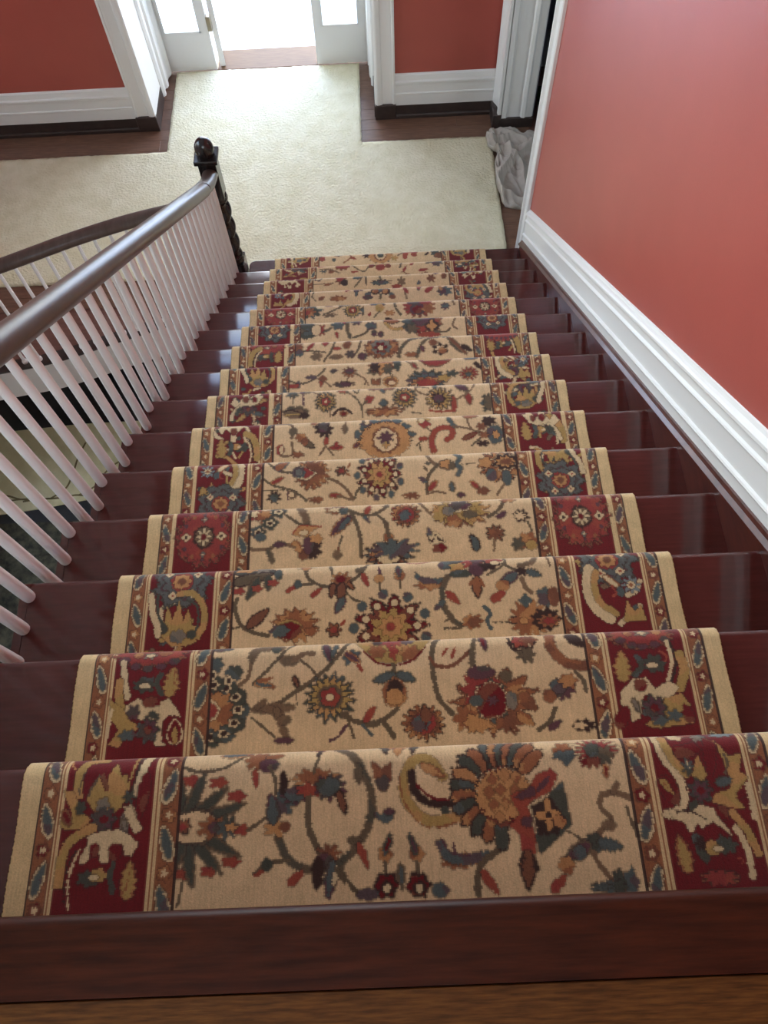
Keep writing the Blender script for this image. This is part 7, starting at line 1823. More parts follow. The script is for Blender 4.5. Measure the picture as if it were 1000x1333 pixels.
  ('L',(0.122,-0.0048),(0.148,-0.0668),0.0264,'r'),
  ('E',0.351,-0.0558,0.0476,0.0425,'T',7,0.4,0,0,True),
  ('E',0.337,-0.0548,0.0247,0.0217,'P'),
  ('L',(0.322,-0.0048),(0.337,-0.0548),0.0221,'U'),
  ('E',0.084,-0.0048,0.0285,0.015,'r'),
  ('b','S',0.0274,'W',[(-0.4867,0.0005),(-0.477,-0.0381),(-0.4867,-0.0768),(-0.5189,-0.1025)]),
  ('b','S',0.0161,'G',[(-0.5028,-0.0059),(-0.4931,-0.0381),(-0.5028,-0.0703),(-0.535,-0.0922)]),
  ('b','L',(-0.5189,-0.0124),(-0.5592,-0.0446),0.0225,'W','U'),
  ('b','F',-0.5833,-0.0355,0.0242,0.0193,'star'),
  ('b','E',-0.5543,-0.0484,0.0097,0.0103,'T'),
  ('b','S',0.0048,'o',[(-0.535,-0.0355),(-0.5447,-0.051),(-0.535,-0.0574)]),
  ('b','P','G',[(-0.5511,-0.109),(-0.5672,-0.0665),(-0.5801,-0.0896),(-0.5994,-0.0768),(-0.6058,-0.109)]),
  ('b','F',0.535,-0.079,0.0773,0.0757,'blue'),
  ('b','P','G',[(0.4899,0.0061),(0.4803,-0.018),(0.5028,-0.0228),(0.5125,-0.0508),(0.5253,-0.0296),(0.5382,-0.0663),(0.5511,-0.0335),(0.5672,-0.0586),(0.5704,-0.0296),(0.5897,-0.0373),(0.5801,-0.0083),(0.5511,0.011),(0.5157,0.0129)]),
  ('b','S',0.0161,'G',[(0.5382,-0.0779),(0.5028,-0.076),(0.477,-0.0528),(0.4738,-0.0228),(0.4867,-0.0035)]),
  ('b','S',0.0056,'D',[(0.5189,-0.0663),(0.4931,-0.0547),(0.4867,-0.0277),(0.4931,-0.0122)]),
  ('b','E',0.535,-0.0045,0.0209,0.0126,'g',5,0.2),
  ('b','E',0.5028,-0.0064,0.0113,0.0077,'D'),
  ('b','E',0.5736,-0.018,0.0113,0.0097,'D'),
  ('b','S',0.0161,'W',[(0.6091,-0.076),(0.6026,-0.047),(0.5897,-0.0277),(0.5833,-0.0083)]),
  ('b','S',0.0072,'D',[(0.593,-0.0779),(0.5897,-0.047),(0.5769,-0.0277)])],
 13: [('b','S',0.0089,'G',[(-0.5679,0.0006),(-0.5971,0.0136),(-0.5991,0.0456)]),
  ('b','E',-0.5996,0.0392,0.0097,0.0097,'D',5,0.3),
  ('b','S',0.0121,'W',[(-0.5021,-0.0106),(-0.5318,-0.032),(-0.5666,-0.0206)]),
  ('b','S',0.0089,'G',[(-0.5841,-0.1198),(-0.5568,-0.1492),(-0.5303,-0.1792)]),
  ('b','S',0.0121,'W',[(-0.5435,-0.1226),(-0.576,-0.1241),(-0.6066,-0.1129)]),
  ('b','E',-0.5912,-0.1017,0.0097,0.0097,'D',5,0.3),
  ('b','S',0.0089,'N',[(-0.5516,0.0071),(-0.565,-0.0337),(-0.5375,-0.0666)]),
  ('b','S',0.0121,'G',[(-0.6091,0.0323),(-0.5792,0.0505),(-0.5396,0.0337)]),
  ('b','S',0.0089,'W',[(-0.4609,-0.0043),(-0.4721,0.0083),(-0.4924,0.0124)]),
  ('b','E',-0.4901,0.0201,0.0097,0.0097,'D',5,0.3),
  ('b','S',0.0121,'G',[(-0.5614,0.0668),(-0.546,0.0841),(-0.5293,0.1002)]),
  ('b','S',0.0089,'W',[(-0.6091,-0.029),(-0.5816,-0.036),(-0.5698,-0.0731)]),
  ('b','S',0.0121,'N',[(-0.5158,-0.1227),(-0.5022,-0.1516),(-0.5021,-0.1834)]),
  ('b','E',-0.5251,-0.137,0.0097,0.0097,'D',5,0.3),
  ('b','S',0.0089,'G',[(0.5117,0.072),(0.5384,0.0426),(0.578,0.0417)]),
  ('b','E',0.561,0.0729,0.0097,0.0097,'D',5,0.3),
  ('b','S',0.0121,'W',[(0.499,0.0652),(0.5036,0.037),(0.4756,0.0315)]),
  ('b','S',0.0089,'G',[(0.5044,-0.0074),(0.5257,0.0056),(0.5429,0.0237)]),
  ('b','S',0.0121,'W',[(0.6091,0.0718),(0.5833,0.0609),(0.5528,0.0474)]),
  ('b','E',0.5999,0.0757,0.0097,0.0097,'D',5,0.3),
  ('b','S',0.0089,'N',[(0.5299,-0.0315),(0.5612,-0.0138),(0.5813,0.016)]),
  ('b','S',0.0121,'G',[(0.5039,0.095),(0.5292,0.0799),(0.5254,0.0507)]),
  ('b','S',0.0089,'W',[(0.5991,0.0309),(0.5703,0.004),(0.5323,0.0142)]),
  ('b','E',0.5818,0.0386,0.0097,0.0097,'D',5,0.3),
  ('b','S',0.0121,'G',[(0.5729,0.0775),(0.5311,0.0749),(0.5003,0.1031)]),
  ('b','S',0.0089,'W',[(0.5706,0.1104),(0.5569,0.0863),(0.5313,0.0758)]),
  ('b','S',0.0121,'N',[(0.5223,-0.0847),(0.5355,-0.1107),(0.5439,-0.1385)]),
  ('b','E',0.5492,-0.0955,0.0097,0.0097,'D',5,0.3),
  ('E',-0.375,-0.0164,0.0291,0.0264,'T',5,0.3,0,0,False),
  ('E',-0.375,-0.0164,0.0137,0.0132,'W'),
  ('S',0.0095,'N',[(-0.403,-0.0624),(-0.338,-0.0614),(-0.288,-0.0594)]),
  ('E',-0.321,-0.0674,0.0273,0.0126,'M',5,0.4,0,0,False),
  ('E',-0.239,-0.0354,0.0392,0.0462,'M',8,0.45,0,0,True),
  ('E',-0.247,-0.0244,0.0208,0.022,'r'),
  ('E',-0.218,-0.0584,0.0221,0.0264,'K'),
  ('E',-0.144,-0.0204,0.0307,0.022,'T',5,0.4,0,0,False),
  ('S',0.0111,'O',[(-0.102,0.0036),(-0.132,-0.0584),(-0.158,-0.0944)]),
  ('S',0.0098,'O',[(-0.098,0.0036),(-0.088,-0.0824)]),
  ('S',0.0141,'O',[(-0.094,0.0006),(-0.09,-0.0714)]),
  ('S',0.0115,'O',[(-0.013,0.0026),(0,-0.0574)]),
  ('E',-0.005,-0.0704,0.0701,0.026,'K',9,0.5,0,0,True),
  ('E',-0.005,-0.0724,0.0501,0.0156,'T'),
  ('E',0.12,-0.0714,0.0301,0.0443,'N',6,0.5,0,0,True),
  ('E',0.089,-0.1044,0.0301,0.0156,'r'),
  ('L',(0.218,-0.1034),(0.226,-0.0654),0.0277,'T'),
  ('E',0.296,-0.0564,0.0301,0.0391,'M',6,0.45,0,0,False),
  ('L',(0.313,-0.0244),(0.346,0.0066),0.0346,'P'),
  ('E',0.372,-0.0414,0.016,0.026,'M'),
  ('E',0.053,-0.0014,0.036,0.0156,'r',6,0.4,0,0,False),
  ('b','P','W',[(-0.477,-0.0624),(-0.4996,-0.0315),(-0.5253,-0.0237),(-0.5543,-0.0263),(-0.5833,-0.0186),(-0.6058,-0.0366),(-0.5897,-0.0572),(-0.5736,-0.0392),(-0.5575,-0.0547),(-0.5543,-0.0856),(-0.5382,-0.083),(-0.535,-0.0572),(-0.5221,-0.0418),(-0.5125,-0.065),(-0.4899,-0.083),(-0.4931,-0.0624)]),
  ('b','E',-0.5463,-0.0495,0.0113,0.0129,'R'),
  ('b','E',-0.5125,-0.0469,0.008,0.0103,'R'),
  ('b','S',0.0145,'W',[(-0.5672,-0.0237),(-0.5897,-0.0031),(-0.5994,0.0226)]),
  ('b','L',(-0.5672,-0.0212),(-0.5833,0.0149),0.0193,'D'),
  ('b','P','W',[(0.477,-0.0529),(0.4996,-0.022),(0.5253,-0.0142),(0.5543,-0.0168),(0.5833,-0.0091),(0.6058,-0.0271),(0.5897,-0.0477),(0.5736,-0.0297),(0.5575,-0.0452),(0.5543,-0.0761),(0.5382,-0.0735),(0.535,-0.0477),(0.5221,-0.0323),(0.5125,-0.0555),(0.4899,-0.0735),(0.4931,-0.0529)]),
  ('b','E',0.5463,-0.04,0.0113,0.0129,'R'),
  ('b','E',0.5125,-0.0374,0.008,0.0103,'R'),
  ('b','S',0.0145,'W',[(0.5672,-0.0142),(0.5897,0.0064),(0.5994,0.0321)]),
  ('b','L',(0.5672,-0.0117),(0.5833,0.0244),0.0193,'D'),
  ('b','L',(0.5431,-0.01),(0.4609,0.0132),0.0322,'G','U',0.3,0.1),
  ('b','L',(0.535,-0.01),(0.4642,-0.0293),0.0322,'W','U',0.2,-0.15),
  ('b','L',(0.535,-0.01),(0.6091,-0.0042),0.029,'W','U',0.2,0.2),
  ('b','L',(0.535,-0.01),(0.5833,-0.0428),0.0322,'G','U',0.3,0.1),
  ('b','L',(0.535,-0.01),(0.5157,-0.0506),0.0258,'W','U',0.2,0.2),
  ('b','L',(0.535,-0.01),(0.5511,0.0306),0.0322,'G','U',0.3,-0.1),
  ('b','E',0.593,-0.039,0.0097,0.0058,'D'),
  ('b','E',0.477,-0.01,0.0097,0.0048,'D'),
  ('b','E',0.5897,0.019,0.0097,0.0048,'W'),
  ('b','F',0.535,-0.01,0.0322,0.0193,'rose'),
  ('b','L',(0.5592,0.0045),(0.5994,0.019),0.0258,'T','D'),
  ('b','L',(0.5109,-0.0197),(0.4738,-0.0293),0.0242,'T','D')],
 14: [('b','S',0.0089,'G',[(-0.5316,0.0022),(-0.5623,-0.0175),(-0.5535,-0.053)]),
  ('b','E',-0.5587,-0.0093,0.0097,0.0097,'D',5,0.3),
  ('b','S',0.0121,'W',[(-0.5687,0.0805),(-0.5614,0.0532),(-0.5467,0.0291)]),
  ('b','S',0.0089,'G',[(-0.5333,-0.0872),(-0.5748,-0.0792),(-0.6091,-0.0854)]),
  ('b','S',0.0121,'W',[(-0.4609,0.0649),(-0.478,0.0699),(-0.5004,0.0685)]),
  ('b','E',-0.4943,0.0828,0.0097,0.0097,'D',5,0.3),
  ('b','S',0.0089,'N',[(-0.5829,0.0849),(-0.6091,0.098),(-0.597,0.1256)]),
  ('b','S',0.0121,'G',[(-0.4609,-0.1118),(-0.5025,-0.1092),(-0.5255,-0.1441)]),
  ('b','S',0.0089,'W',[(-0.588,0.1181),(-0.5865,0.0868),(-0.5616,0.0676)]),
  ('b','E',-0.5909,0.109,0.0097,0.0097,'D',5,0.3),
  ('b','S',0.0121,'G',[(-0.5088,-0.169),(-0.5291,-0.1452),(-0.5368,-0.1148)]),
  ('b','S',0.0089,'W',[(-0.4929,-0.1516),(-0.514,-0.1767),(-0.4924,-0.2013)]),
  ('b','S',0.0121,'N',[(-0.4609,-0.0282),(-0.4938,-0.0339),(-0.5046,-0.0695)]),
  ('b','E',-0.497,-0.0327,0.0097,0.0097,'D',5,0.3),
  ('b','S',0.0089,'G',[(0.5603,-0.0742),(0.5942,-0.0565),(0.6091,-0.0669)]),
  ('b','E',0.6026,-0.0545,0.0097,0.0097,'D',5,0.3),
  ('b','S',0.0121,'W',[(0.5759,-0.114),(0.5832,-0.0934),(0.5821,-0.0715)]),
  ('b','S',0.0089,'G',[(0.606,-0.0589),(0.567,-0.0683),(0.5284,-0.0577)]),
  ('b','S',0.0121,'W',[(0.6015,-0.1389),(0.5635,-0.1391),(0.5438,-0.1714)]),
  ('b','E',0.5887,-0.1391,0.0097,0.0097,'D',5,0.3),
  ('b','S',0.0089,'N',[(0.605,-0.1849),(0.5704,-0.1782),(0.5467,-0.1521)]),
  ('b','S',0.0121,'G',[(0.5867,-0.096),(0.5723,-0.1266),(0.5384,-0.1264)]),
  ('b','S',0.0089,'W',[(0.4792,-0.046),(0.5129,-0.0573),(0.5287,-0.0892)]),
  ('b','E',0.5201,-0.0515,0.0097,0.0097,'D',5,0.3),
  ('b','S',0.0121,'G',[(0.4609,0.0381),(0.4766,0.0497),(0.4912,0.0649)]),
  ('b','S',0.0089,'W',[(0.5554,-0.111),(0.5703,-0.0761),(0.6069,-0.0662)]),
  ('b','S',0.0121,'N',[(0.4609,-0.1923),(0.4821,-0.1906),(0.5037,-0.1741)]),
  ('b','E',0.4954,-0.1671,0.0097,0.0097,'D',5,0.3),
  ('L',(-0.397,-0.021),(-0.336,-0.002),0.0254,'r'),
  ('E',-0.358,-0.058,0.027,0.0161,'D',6,0.5,0,0,False),
  ('E',-0.31,-0.061,0.0187,0.0184,'M'),
  ('S',0.0103,'N',[(-0.38,-0.039),(-0.319,-0.043),(-0.258,-0.075)]),
  ('E',-0.24,-0.025,0.0562,0.0345,'M',9,0.4,0,0,True),
  ('E',-0.236,-0.02,0.0451,0.023,'r'),
  ('S',0.0103,'O',[(-0.179,-0.018),(-0.111,-0.073),(-0.075,-0.036)]),
  ('L',(-0.189,-0.074),(-0.137,-0.072),0.02,'o'),
  ('E',-0.006,-0.016,0.0738,0.0364,'K',9,0.4,0,0,True),
  ('E',-0.006,-0.016,0.057,0.0252,'G',9,0.4,0,0,False),
  ('E',-0.059,-0.027,0.0168,0.0224,'R'),
  ('E',0.047,-0.034,0.0176,0.0216,'R'),
  ('E',-0.001,-0.044,0.0315,0.028,'r'),
  ('E',0.214,-0.093,0.0881,0.0477,'M',11,0.4,0,0,True),
  ('E',0.215,-0.072,0.0696,0.0477,'F'),
  ('L',(0.14,-0.088),(0.164,-0.041),0.0246,'r'),
  ('L',(0.185,-0.042),(0.208,-0.016),0.0245,'o'),
  ('L',(0.235,-0.087),(0.3,-0.077),0.0294,'r'),
  ('S',0.0123,'O',[(0.133,-0.011),(0.121,-0.052)]),
  ('E',0.356,-0.025,0.044,0.0365,'T',7,0.4,0,0,True),
  ('E',0.35,-0.032,0.0253,0.0196,'P'),
  ('L',(0.281,-0.034),(0.325,-0.009),0.0221,'O'),
  ('b','L',(-0.5431,-0.0295),(-0.4609,0.0014),0.0322,'G','U',0.3,0.1),
  ('b','L',(-0.535,-0.0295),(-0.4642,-0.0553),0.0322,'W','U',0.2,-0.15),
  ('b','L',(-0.535,-0.0295),(-0.6091,-0.0218),0.029,'W','U',0.2,0.2),
  ('b','L',(-0.535,-0.0295),(-0.5833,-0.0733),0.0322,'G','U',0.3,0.1),
  ('b','L',(-0.535,-0.0295),(-0.5157,-0.0836),0.0258,'W','U',0.2,0.2),
  ('b','L',(-0.535,-0.0295),(-0.5511,0.0246),0.0322,'G','U',0.3,-0.1),
  ('b','E',-0.593,-0.0681,0.0097,0.0077,'D'),
  ('b','E',-0.477,-0.0295,0.0097,0.0064,'D'),
  ('b','E',-0.5897,0.0091,0.0097,0.0064,'W'),
  ('b','F',-0.535,-0.0295,0.0322,0.0258,'rose'),
  ('b','L',(-0.5592,-0.0102),(-0.5994,0.0091),0.0258,'T','D'),
  ('b','L',(-0.5109,-0.0424),(-0.4738,-0.0553),0.0242,'T','D'),
  ('b','P','G',[(0.4899,-0.0562),(0.4803,-0.028),(0.5028,-0.0224),(0.5125,0.0103),(0.5253,-0.0145),(0.5382,0.0283),(0.5511,-0.01),(0.5672,0.0193),(0.5704,-0.0145),(0.5897,-0.0055),(0.5801,-0.0393),(0.5511,-0.0618),(0.5157,-0.0641)]),
  ('b','S',0.0161,'G',[(0.5382,0.0419),(0.5028,0.0396),(0.477,0.0126),(0.4738,-0.0224),(0.4867,-0.0449)]),
  ('b','S',0.0056,'D',[(0.5189,0.0283),(0.4931,0.0148),(0.4867,-0.0167),(0.4931,-0.0348)]),
  ('b','E',0.535,-0.0438,0.0209,0.0147,'g',5,0.2),
  ('b','E',0.5028,-0.0415,0.0113,0.009,'D'),
  ('b','E',0.5736,-0.028,0.0113,0.0113,'D'),
  ('b','S',0.0161,'W',[(0.6091,0.0396),(0.6026,0.0058),(0.5897,-0.0167),(0.5833,-0.0393)]),
  ('b','S',0.0072,'D',[(0.593,0.0419),(0.5897,0.0058),(0.5769,-0.0167)]),
  ('b','L',(0.5431,-0.0535),(0.4609,-0.0303),0.0322,'G','U',0.3,0.1),
  ('b','L',(0.535,-0.0535),(0.4642,-0.0728),0.0322,'W','U',0.2,-0.15),
  ('b','L',(0.535,-0.0535),(0.6091,-0.0477),0.029,'W','U',0.2,0.2),
  ('b','L',(0.535,-0.0535),(0.5833,-0.0863),0.0322,'G','U',0.3,0.1),
  ('b','L',(0.535,-0.0535),(0.5157,-0.0941),0.0258,'W','U',0.2,0.2),
  ('b','L',(0.535,-0.0535),(0.5511,-0.0129),0.0322,'G','U',0.3,-0.1),
  ('b','E',0.593,-0.0825,0.0097,0.0058,'D'),
  ('b','E',0.477,-0.0535,0.0097,0.0048,'D'),
  ('b','E',0.5897,-0.0245,0.0097,0.0048,'W'),
  ('b','F',0.535,-0.0535,0.0322,0.0193,'rose'),
  ('b','L',(0.5592,-0.039),(0.5994,-0.0245),0.0258,'T','D'),
  ('b','L',(0.5109,-0.0632),(0.4738,-0.0728),0.0242,'T','D')],
 15: [('b','S',0.0089,'G',[(-0.5603,-0.0627),(-0.5942,-0.045),(-0.6091,-0.0554)]),
  ('b','E',-0.6026,-0.043,0.0097,0.0097,'D',5,0.3),
  ('b','S',0.0121,'W',[(-0.5759,-0.1025),(-0.5832,-0.0819),(-0.5821,-0.06)]),
  ('b','S',0.0089,'G',[(-0.606,-0.0474),(-0.567,-0.0568),(-0.5284,-0.0462)]),
  ('b','S',0.0121,'W',[(-0.6015,-0.1274),(-0.5635,-0.1276),(-0.5438,-0.1599)]),
  ('b','E',-0.5887,-0.1276,0.0097,0.0097,'D',5,0.3),
  ('b','S',0.0089,'N',[(-0.605,-0.1734),(-0.5704,-0.1667),(-0.5467,-0.1406)]),
  ('b','S',0.0121,'G',[(-0.5867,-0.0845),(-0.5723,-0.1151),(-0.5384,-0.1149)]),
  ('b','S',0.0089,'W',[(-0.4792,-0.0345),(-0.5129,-0.0458),(-0.5287,-0.0777)]),
  ('b','E',-0.5201,-0.04,0.0097,0.0097,'D',5,0.3),
  ('b','S',0.0121,'G',[(-0.4609,0.0496),(-0.4766,0.0612),(-0.4912,0.0764)]),
  ('b','S',0.0089,'W',[(-0.5554,-0.0995),(-0.5703,-0.0646),(-0.6069,-0.0547)]),
  ('b','S',0.0121,'N',[(-0.4609,-0.1808),(-0.4821,-0.1791),(-0.5037,-0.1626)]),
  ('b','E',-0.4954,-0.1556,0.0097,0.0097,'D',5,0.3),
  ('b','S',0.0089,'G',[(0.5545,-0.1538),(0.532,-0.1564),(0.5099,-0.1516)]),
  ('b','E',0.5483,-0.1366,0.0097,0.0097,'D',5,0.3),
  ('b','S',0.0121,'W',[(0.4841,-0.0081),(0.489,0.0121),(0.4869,0.0329)]),
  ('b','S',0.0089,'G',[(0.5518,0.0438),(0.5623,0.071),(0.59,0.0799)]),
  ('b','S',0.0121,'W',[(0.5341,-0.0652),(0.5037,-0.0482),(0.5036,-0.0134)]),
  ('b','E',0.535,-0.0232,0.0097,0.0097,'D',5,0.3),
  ('b','S',0.0089,'N',[(0.5306,-0.0852),(0.542,-0.1185),(0.5697,-0.1403)]),
  ('b','S',0.0121,'G',[(0.5361,-0.0737),(0.5539,-0.1027),(0.543,-0.135)]),
  ('b','S',0.0089,'W',[(0.5336,0.049),(0.5072,0.062),(0.4957,0.0349)]),
  ('b','E',0.5308,0.0581,0.0097,0.0097,'D',5,0.3),
  ('b','S',0.0121,'G',[(0.6091,-0.0066),(0.5921,0.0117),(0.5761,0.0345)]),
  ('b','S',0.0089,'W',[(0.5406,0.0887),(0.5383,0.0676),(0.5213,0.055)]),
  ('b','S',0.0121,'N',[(0.5644,0.0074),(0.5464,0.015),(0.528,0.0214)]),
  ('b','E',0.5623,0.0305,0.0097,0.0097,'D',5,0.3),
  ('E',-0.397,-0.0356,0.0381,0.036,'O',8,0.5,0,0,True),
  ('E',-0.384,-0.0426,0.0198,0.0192,'r'),
  ('E',-0.282,-0.0126,0.0342,0.0168,'K',5,0.4,0,0,False),
  ('E',-0.306,-0.0536,0.0126,0.0144,'D'),
  ('S',0.0108,'U',[(-0.204,-0.0056),(-0.195,-0.0426),(-0.242,-0.0816)]),
  ('L',(-0.195,-0.0366),(-0.159,-0.0566),0.0264,'o'),
  ('E',-0.09,-0.0306,0.0285,0.0288,'K',6,0.5,0,0,False),
  ('E',0.002,-0.0416,0.0884,0.066,'O',11,0.3,0,0,True),
  ('E',0.002,-0.0416,0.0773,0.057,'L'),
  ('E',0.002,-0.0336,0.044,0.0493,'M',12,0.1,0,0,False),
  ('E',0.002,-0.0336,0.0352,0.0377,'F'),
  ('E',0.002,-0.0336,0.0198,0.0203,'D'),
  ('S',0.0332,'o',[(0.164,-0.0596),(0.177,-0.0156),(0.234,-0.0046),(0.221,-0.0406)]),
  ('L',(0.221,-0.0336),(0.242,-0.0566),0.0313,'o'),
  ('L',(0.298,-0.0536),(0.322,-0.0246),0.0255,'K'),
  ('E',0.367,-0.0356,0.0391,0.0331,'D',7,0.4,0,0,False),
  ('E',0.387,-0.0586,0.0299,0.0233,'M'),
  ('S',0.013,'N',[(0.12,-0.0416),(0.155,-0.0146)]),
  ('E',0.096,-0.0626,0.0254,0.027,'G',5,0.4,0,0,False),
  ('b','P','G',[(-0.4899,-0.0612),(-0.4803,-0.029),(-0.5028,-0.0226),(-0.5125,0.0148),(-0.5253,-0.0135),(-0.5382,0.0354),(-0.5511,-0.0084),(-0.5672,0.0251),(-0.5704,-0.0135),(-0.5897,-0.0032),(-0.5801,-0.0419),(-0.5511,-0.0676),(-0.5157,-0.0702)]),
  ('b','S',0.0161,'G',[(-0.5382,0.0509),(-0.5028,0.0483),(-0.477,0.0174),(-0.4738,-0.0226),(-0.4867,-0.0483)]),
  ('b','S',0.0056,'D',[(-0.5189,0.0354),(-0.4931,0.0199),(-0.4867,-0.0161),(-0.4931,-0.0367)]),
  ('b','E',-0.535,-0.047,0.0209,0.0167,'g',5,0.2),
  ('b','E',-0.5028,-0.0445,0.0113,0.0103,'D'),
  ('b','E',-0.5736,-0.029,0.0113,0.0129,'D'),
  ('b','S',0.0161,'W',[(-0.6091,0.0483),(-0.6026,0.0096),(-0.5897,-0.0161),(-0.5833,-0.0419)]),
  ('b','S',0.0072,'D',[(-0.593,0.0509),(-0.5897,0.0096),(-0.5769,-0.0161)]),
  ('b','P','G',[(0.4899,-0.0627),(0.4803,-0.0305),(0.5028,-0.0241),(0.5125,0.0133),(0.5253,-0.015),(0.5382,0.0339),(0.5511,-0.0099),(0.5672,0.0236),(0.5704,-0.015),(0.5897,-0.0047),(0.5801,-0.0434),(0.5511,-0.0691),(0.5157,-0.0717)]),
  ('b','S',0.0161,'G',[(0.5382,0.0494),(0.5028,0.0468),(0.477,0.0159),(0.4738,-0.0241),(0.4867,-0.0498)]),
  ('b','S',0.0056,'D',[(0.5189,0.0339),(0.4931,0.0184),(0.4867,-0.0176),(0.4931,-0.0382)]),
  ('b','E',0.535,-0.0485,0.0209,0.0167,'g',5,0.2),
  ('b','E',0.5028,-0.046,0.0113,0.0103,'D'),
  ('b','E',0.5736,-0.0305,0.0113,0.0129,'D'),
  ('b','S',0.0161,'W',[(0.6091,0.0468),(0.6026,0.0081),(0.5897,-0.0176),(0.5833,-0.0434)]),
  ('b','S',0.0072,'D',[(0.593,0.0494),(0.5897,0.0081),(0.5769,-0.0176)])],
}
BAND_PHASE = {1: 0.137, 2: 0.084, 3: 0.031, 4: 0.168, 5: 0.115, 6: 0.062, 7: 0.009, 8: 0.146, 9: 0.093, 10: 0.040, 11: 0.177, 12: 0.124, 13: 0.071, 14: 0.018, 15: 0.155}

PAL = {}
for k, c in dict(F=(210, 182, 140), B=(208, 182, 134), R=(106, 20, 24), r=(140, 56, 50), O=(98, 84, 64), K=(58, 38, 32), T=(80, 90, 88),
                 t=(116, 128, 128), G=(168, 138, 80), U=(142, 90, 58), P=(90, 58, 64), W=(206, 184, 142), M=(118, 74, 52), N=(118, 94, 70), o=(146, 68, 50), g=(122, 112, 98), D=(70, 72, 62), L=(182, 134, 84), q=(88, 92, 88)).items():
    PAL[k] = np.array(s2l(c))
def wob(X, Y, amp, fx=90.0):
    return amp * (np.sin(X * fx * 2.1 + Y * 37) + np.sin(Y * fx * 2.6 - X * 53 + 1.3) + np.sin((X + Y) * fx * 4.7)) * 0.5
SECOND = dict(T='P', U='L', M='U', G='L', D='T', P='D', r='o', o='r', g='T', R='M', O='D', N='O')
class Canvas:
    """colour field of one step: x across the runner, y from the back of the tread (-0.29) to past the nosing (0.05)"""
    def __init__(s, n, cell):
        s.cell = cell; s.x = np.arange(-W2 + cell / 2, W2, cell); s.y = np.arange(-0.29, 0.05, cell)
        s.X, s.Y = np.meshgrid(s.x, s.y); s.C = np.zeros(s.X.shape + (3,)); s.C[:] = PAL['F']
        s.rs = np.random.RandomState(n); s.J = s.rs.rand(*s.X.shape)
        u, v = s.X * 46, (s.Y + n * 0.4) * 46
        s.M = 0.5 + 0.25 * (np.sin(u * 1.7 + 1.3 * np.sin(v * 1.1)) + np.sin(v * 2.1 + 1.7 * np.sin(u * 0.9 + 2))) + 0.1 * (s.J - 0.5)
    def finish(s):
        C = s.C; b = C.copy(); b[1:] += C[:-1]; b[:-1] += C[1:]; b[:, 1:] += C[:, :-1]; b[:, :-1] += C[:, 1:]
        k = np.full(C.shape[:2], 5.0); k[0] -= 1; k[-1] -= 1; k[:, 0] -= 1; k[:, -1] -= 1; b /= k[..., None]
        s.C = (0.68 * C + 0.32 * b) * (1 + 0.13 * (s.J[..., None] - 0.5) + 0.10 * (s.M[..., None] - 0.5))
    def sub(s, x0, x1, y0, y1):
        i0, i1 = np.searchsorted(s.x, [x0, x1]); j0, j1 = np.searchsorted(s.y, [y0, y1])
        return slice(max(j0 - 1, 0), j1 + 1), slice(max(i0 - 1, 0), i1 + 1)
    def put(s, sl, mask, c, line=False):
        a = s.C[sl]
        if line and s.cell < 0.0055 and mask.any():       # darker knots round the edge of a motif
            d = mask.copy(); d[1:] |= mask[:-1]; d[:-1] |= mask[1:]; d[:, 1:] |= mask[:, :-1]; d[:, :-1] |= mask[:, 1:]
            ring = d & ~mask & (s.J[sl] > 0.12); a[ring] = a[ring] * 0.42 + PAL['K'] * 0.58
        a[mask] = PAL[c]
        if line and c in SECOND:
            m2 = mask & (s.M[sl] > 0.62); a[m2] = a[m2] * 0.35 + PAL[SECOND[c]] * 0.65
    def blob(s, x, y, rx, ry, c, pet=0, dep=0.0, rot=0.0, ph=0.0, sharp=False):
        R_ = max(rx, ry) * (1.25 + dep); sl = s.sub(x - R_, x + R_, y - R_, y + R_); X, Y = s.X[sl] - x, s.Y[sl] - y
        if X.size == 0: return
        ca, sa = math.cos(rot), math.sin(rot); u = (X * ca + Y * sa) / rx; v = (-X * sa + Y * ca) / ry
        r_ = np.hypot(u, v); a = np.arctan2(v, u)
        lim = 1.0
        if pet:
            w_ = np.cos(pet * a + ph)
            if sharp: w_ = 1 - 2 * np.abs(((pet * a + ph) / PI) % 2 - 1)
            lim = 1 - dep * (0.5 - 0.5 * w_)
        s.put(sl, r_ < lim + wob(s.X[sl], s.Y[sl], 0.06) + 0.10 * (s.J[sl] - 0.5), c, max(rx, ry) > 0.008)
    def stroke(s, pts, w, c):
        P = smooth_path([(p[0], p[1], 0) for p in pts], 6) if len(pts) > 2 else [Vector((p[0], p[1], 0)) for p in pts]
        xs = [q.x for q in P]; ys = [q.y for q in P]; sl = s.sub(min(xs) - w, max(xs) + w, min(ys) - w, max(ys) + w); X, Y = s.X[sl], s.Y[sl]
        if X.size == 0: return
        dm = np.full(X.shape, 9.0)
        for a, b in zip(P[:-1], P[1:]):
            dx, dy = b.x - a.x, b.y - a.y; L2 = dx * dx + dy * dy + 1e-12
            t = np.clip(((X - a.x) * dx + (Y - a.y) * dy) / L2, 0, 1); dm = np.minimum(dm, np.hypot(X - a.x - t * dx, Y - a.y - t * dy))
        s.put(sl, dm < w / 2 + wob(X, Y, 0.0008) + 0.0016 * (s.J[sl] - 0.5), c, w > 0.012)
    def leaf(s, a, b, w, c, c2=None, ser=0.0, bend=0.0):
        """lens from a to b; c2 = rim colour"""
        dx, dy = b[0] - a[0], b[1] - a[1]; L = math.hypot(dx, dy) + 1e-9; R_ = w + abs(bend) * L
        sl = s.sub(min(a[0], b[0]) - R_, max(a[0], b[0]) + R_, min(a[1], b[1]) - R_, max(a[1], b[1]) + R_); X, Y = s.X[sl], s.Y[sl]
        if X.size == 0: return
        u = ((X - a[0]) * dx + (Y - a[1]) * dy) / L / L; v = (-(X - a[0]) * dy + (Y - a[1]) * dx) / L - bend * L * 4 * u * (1 - u)
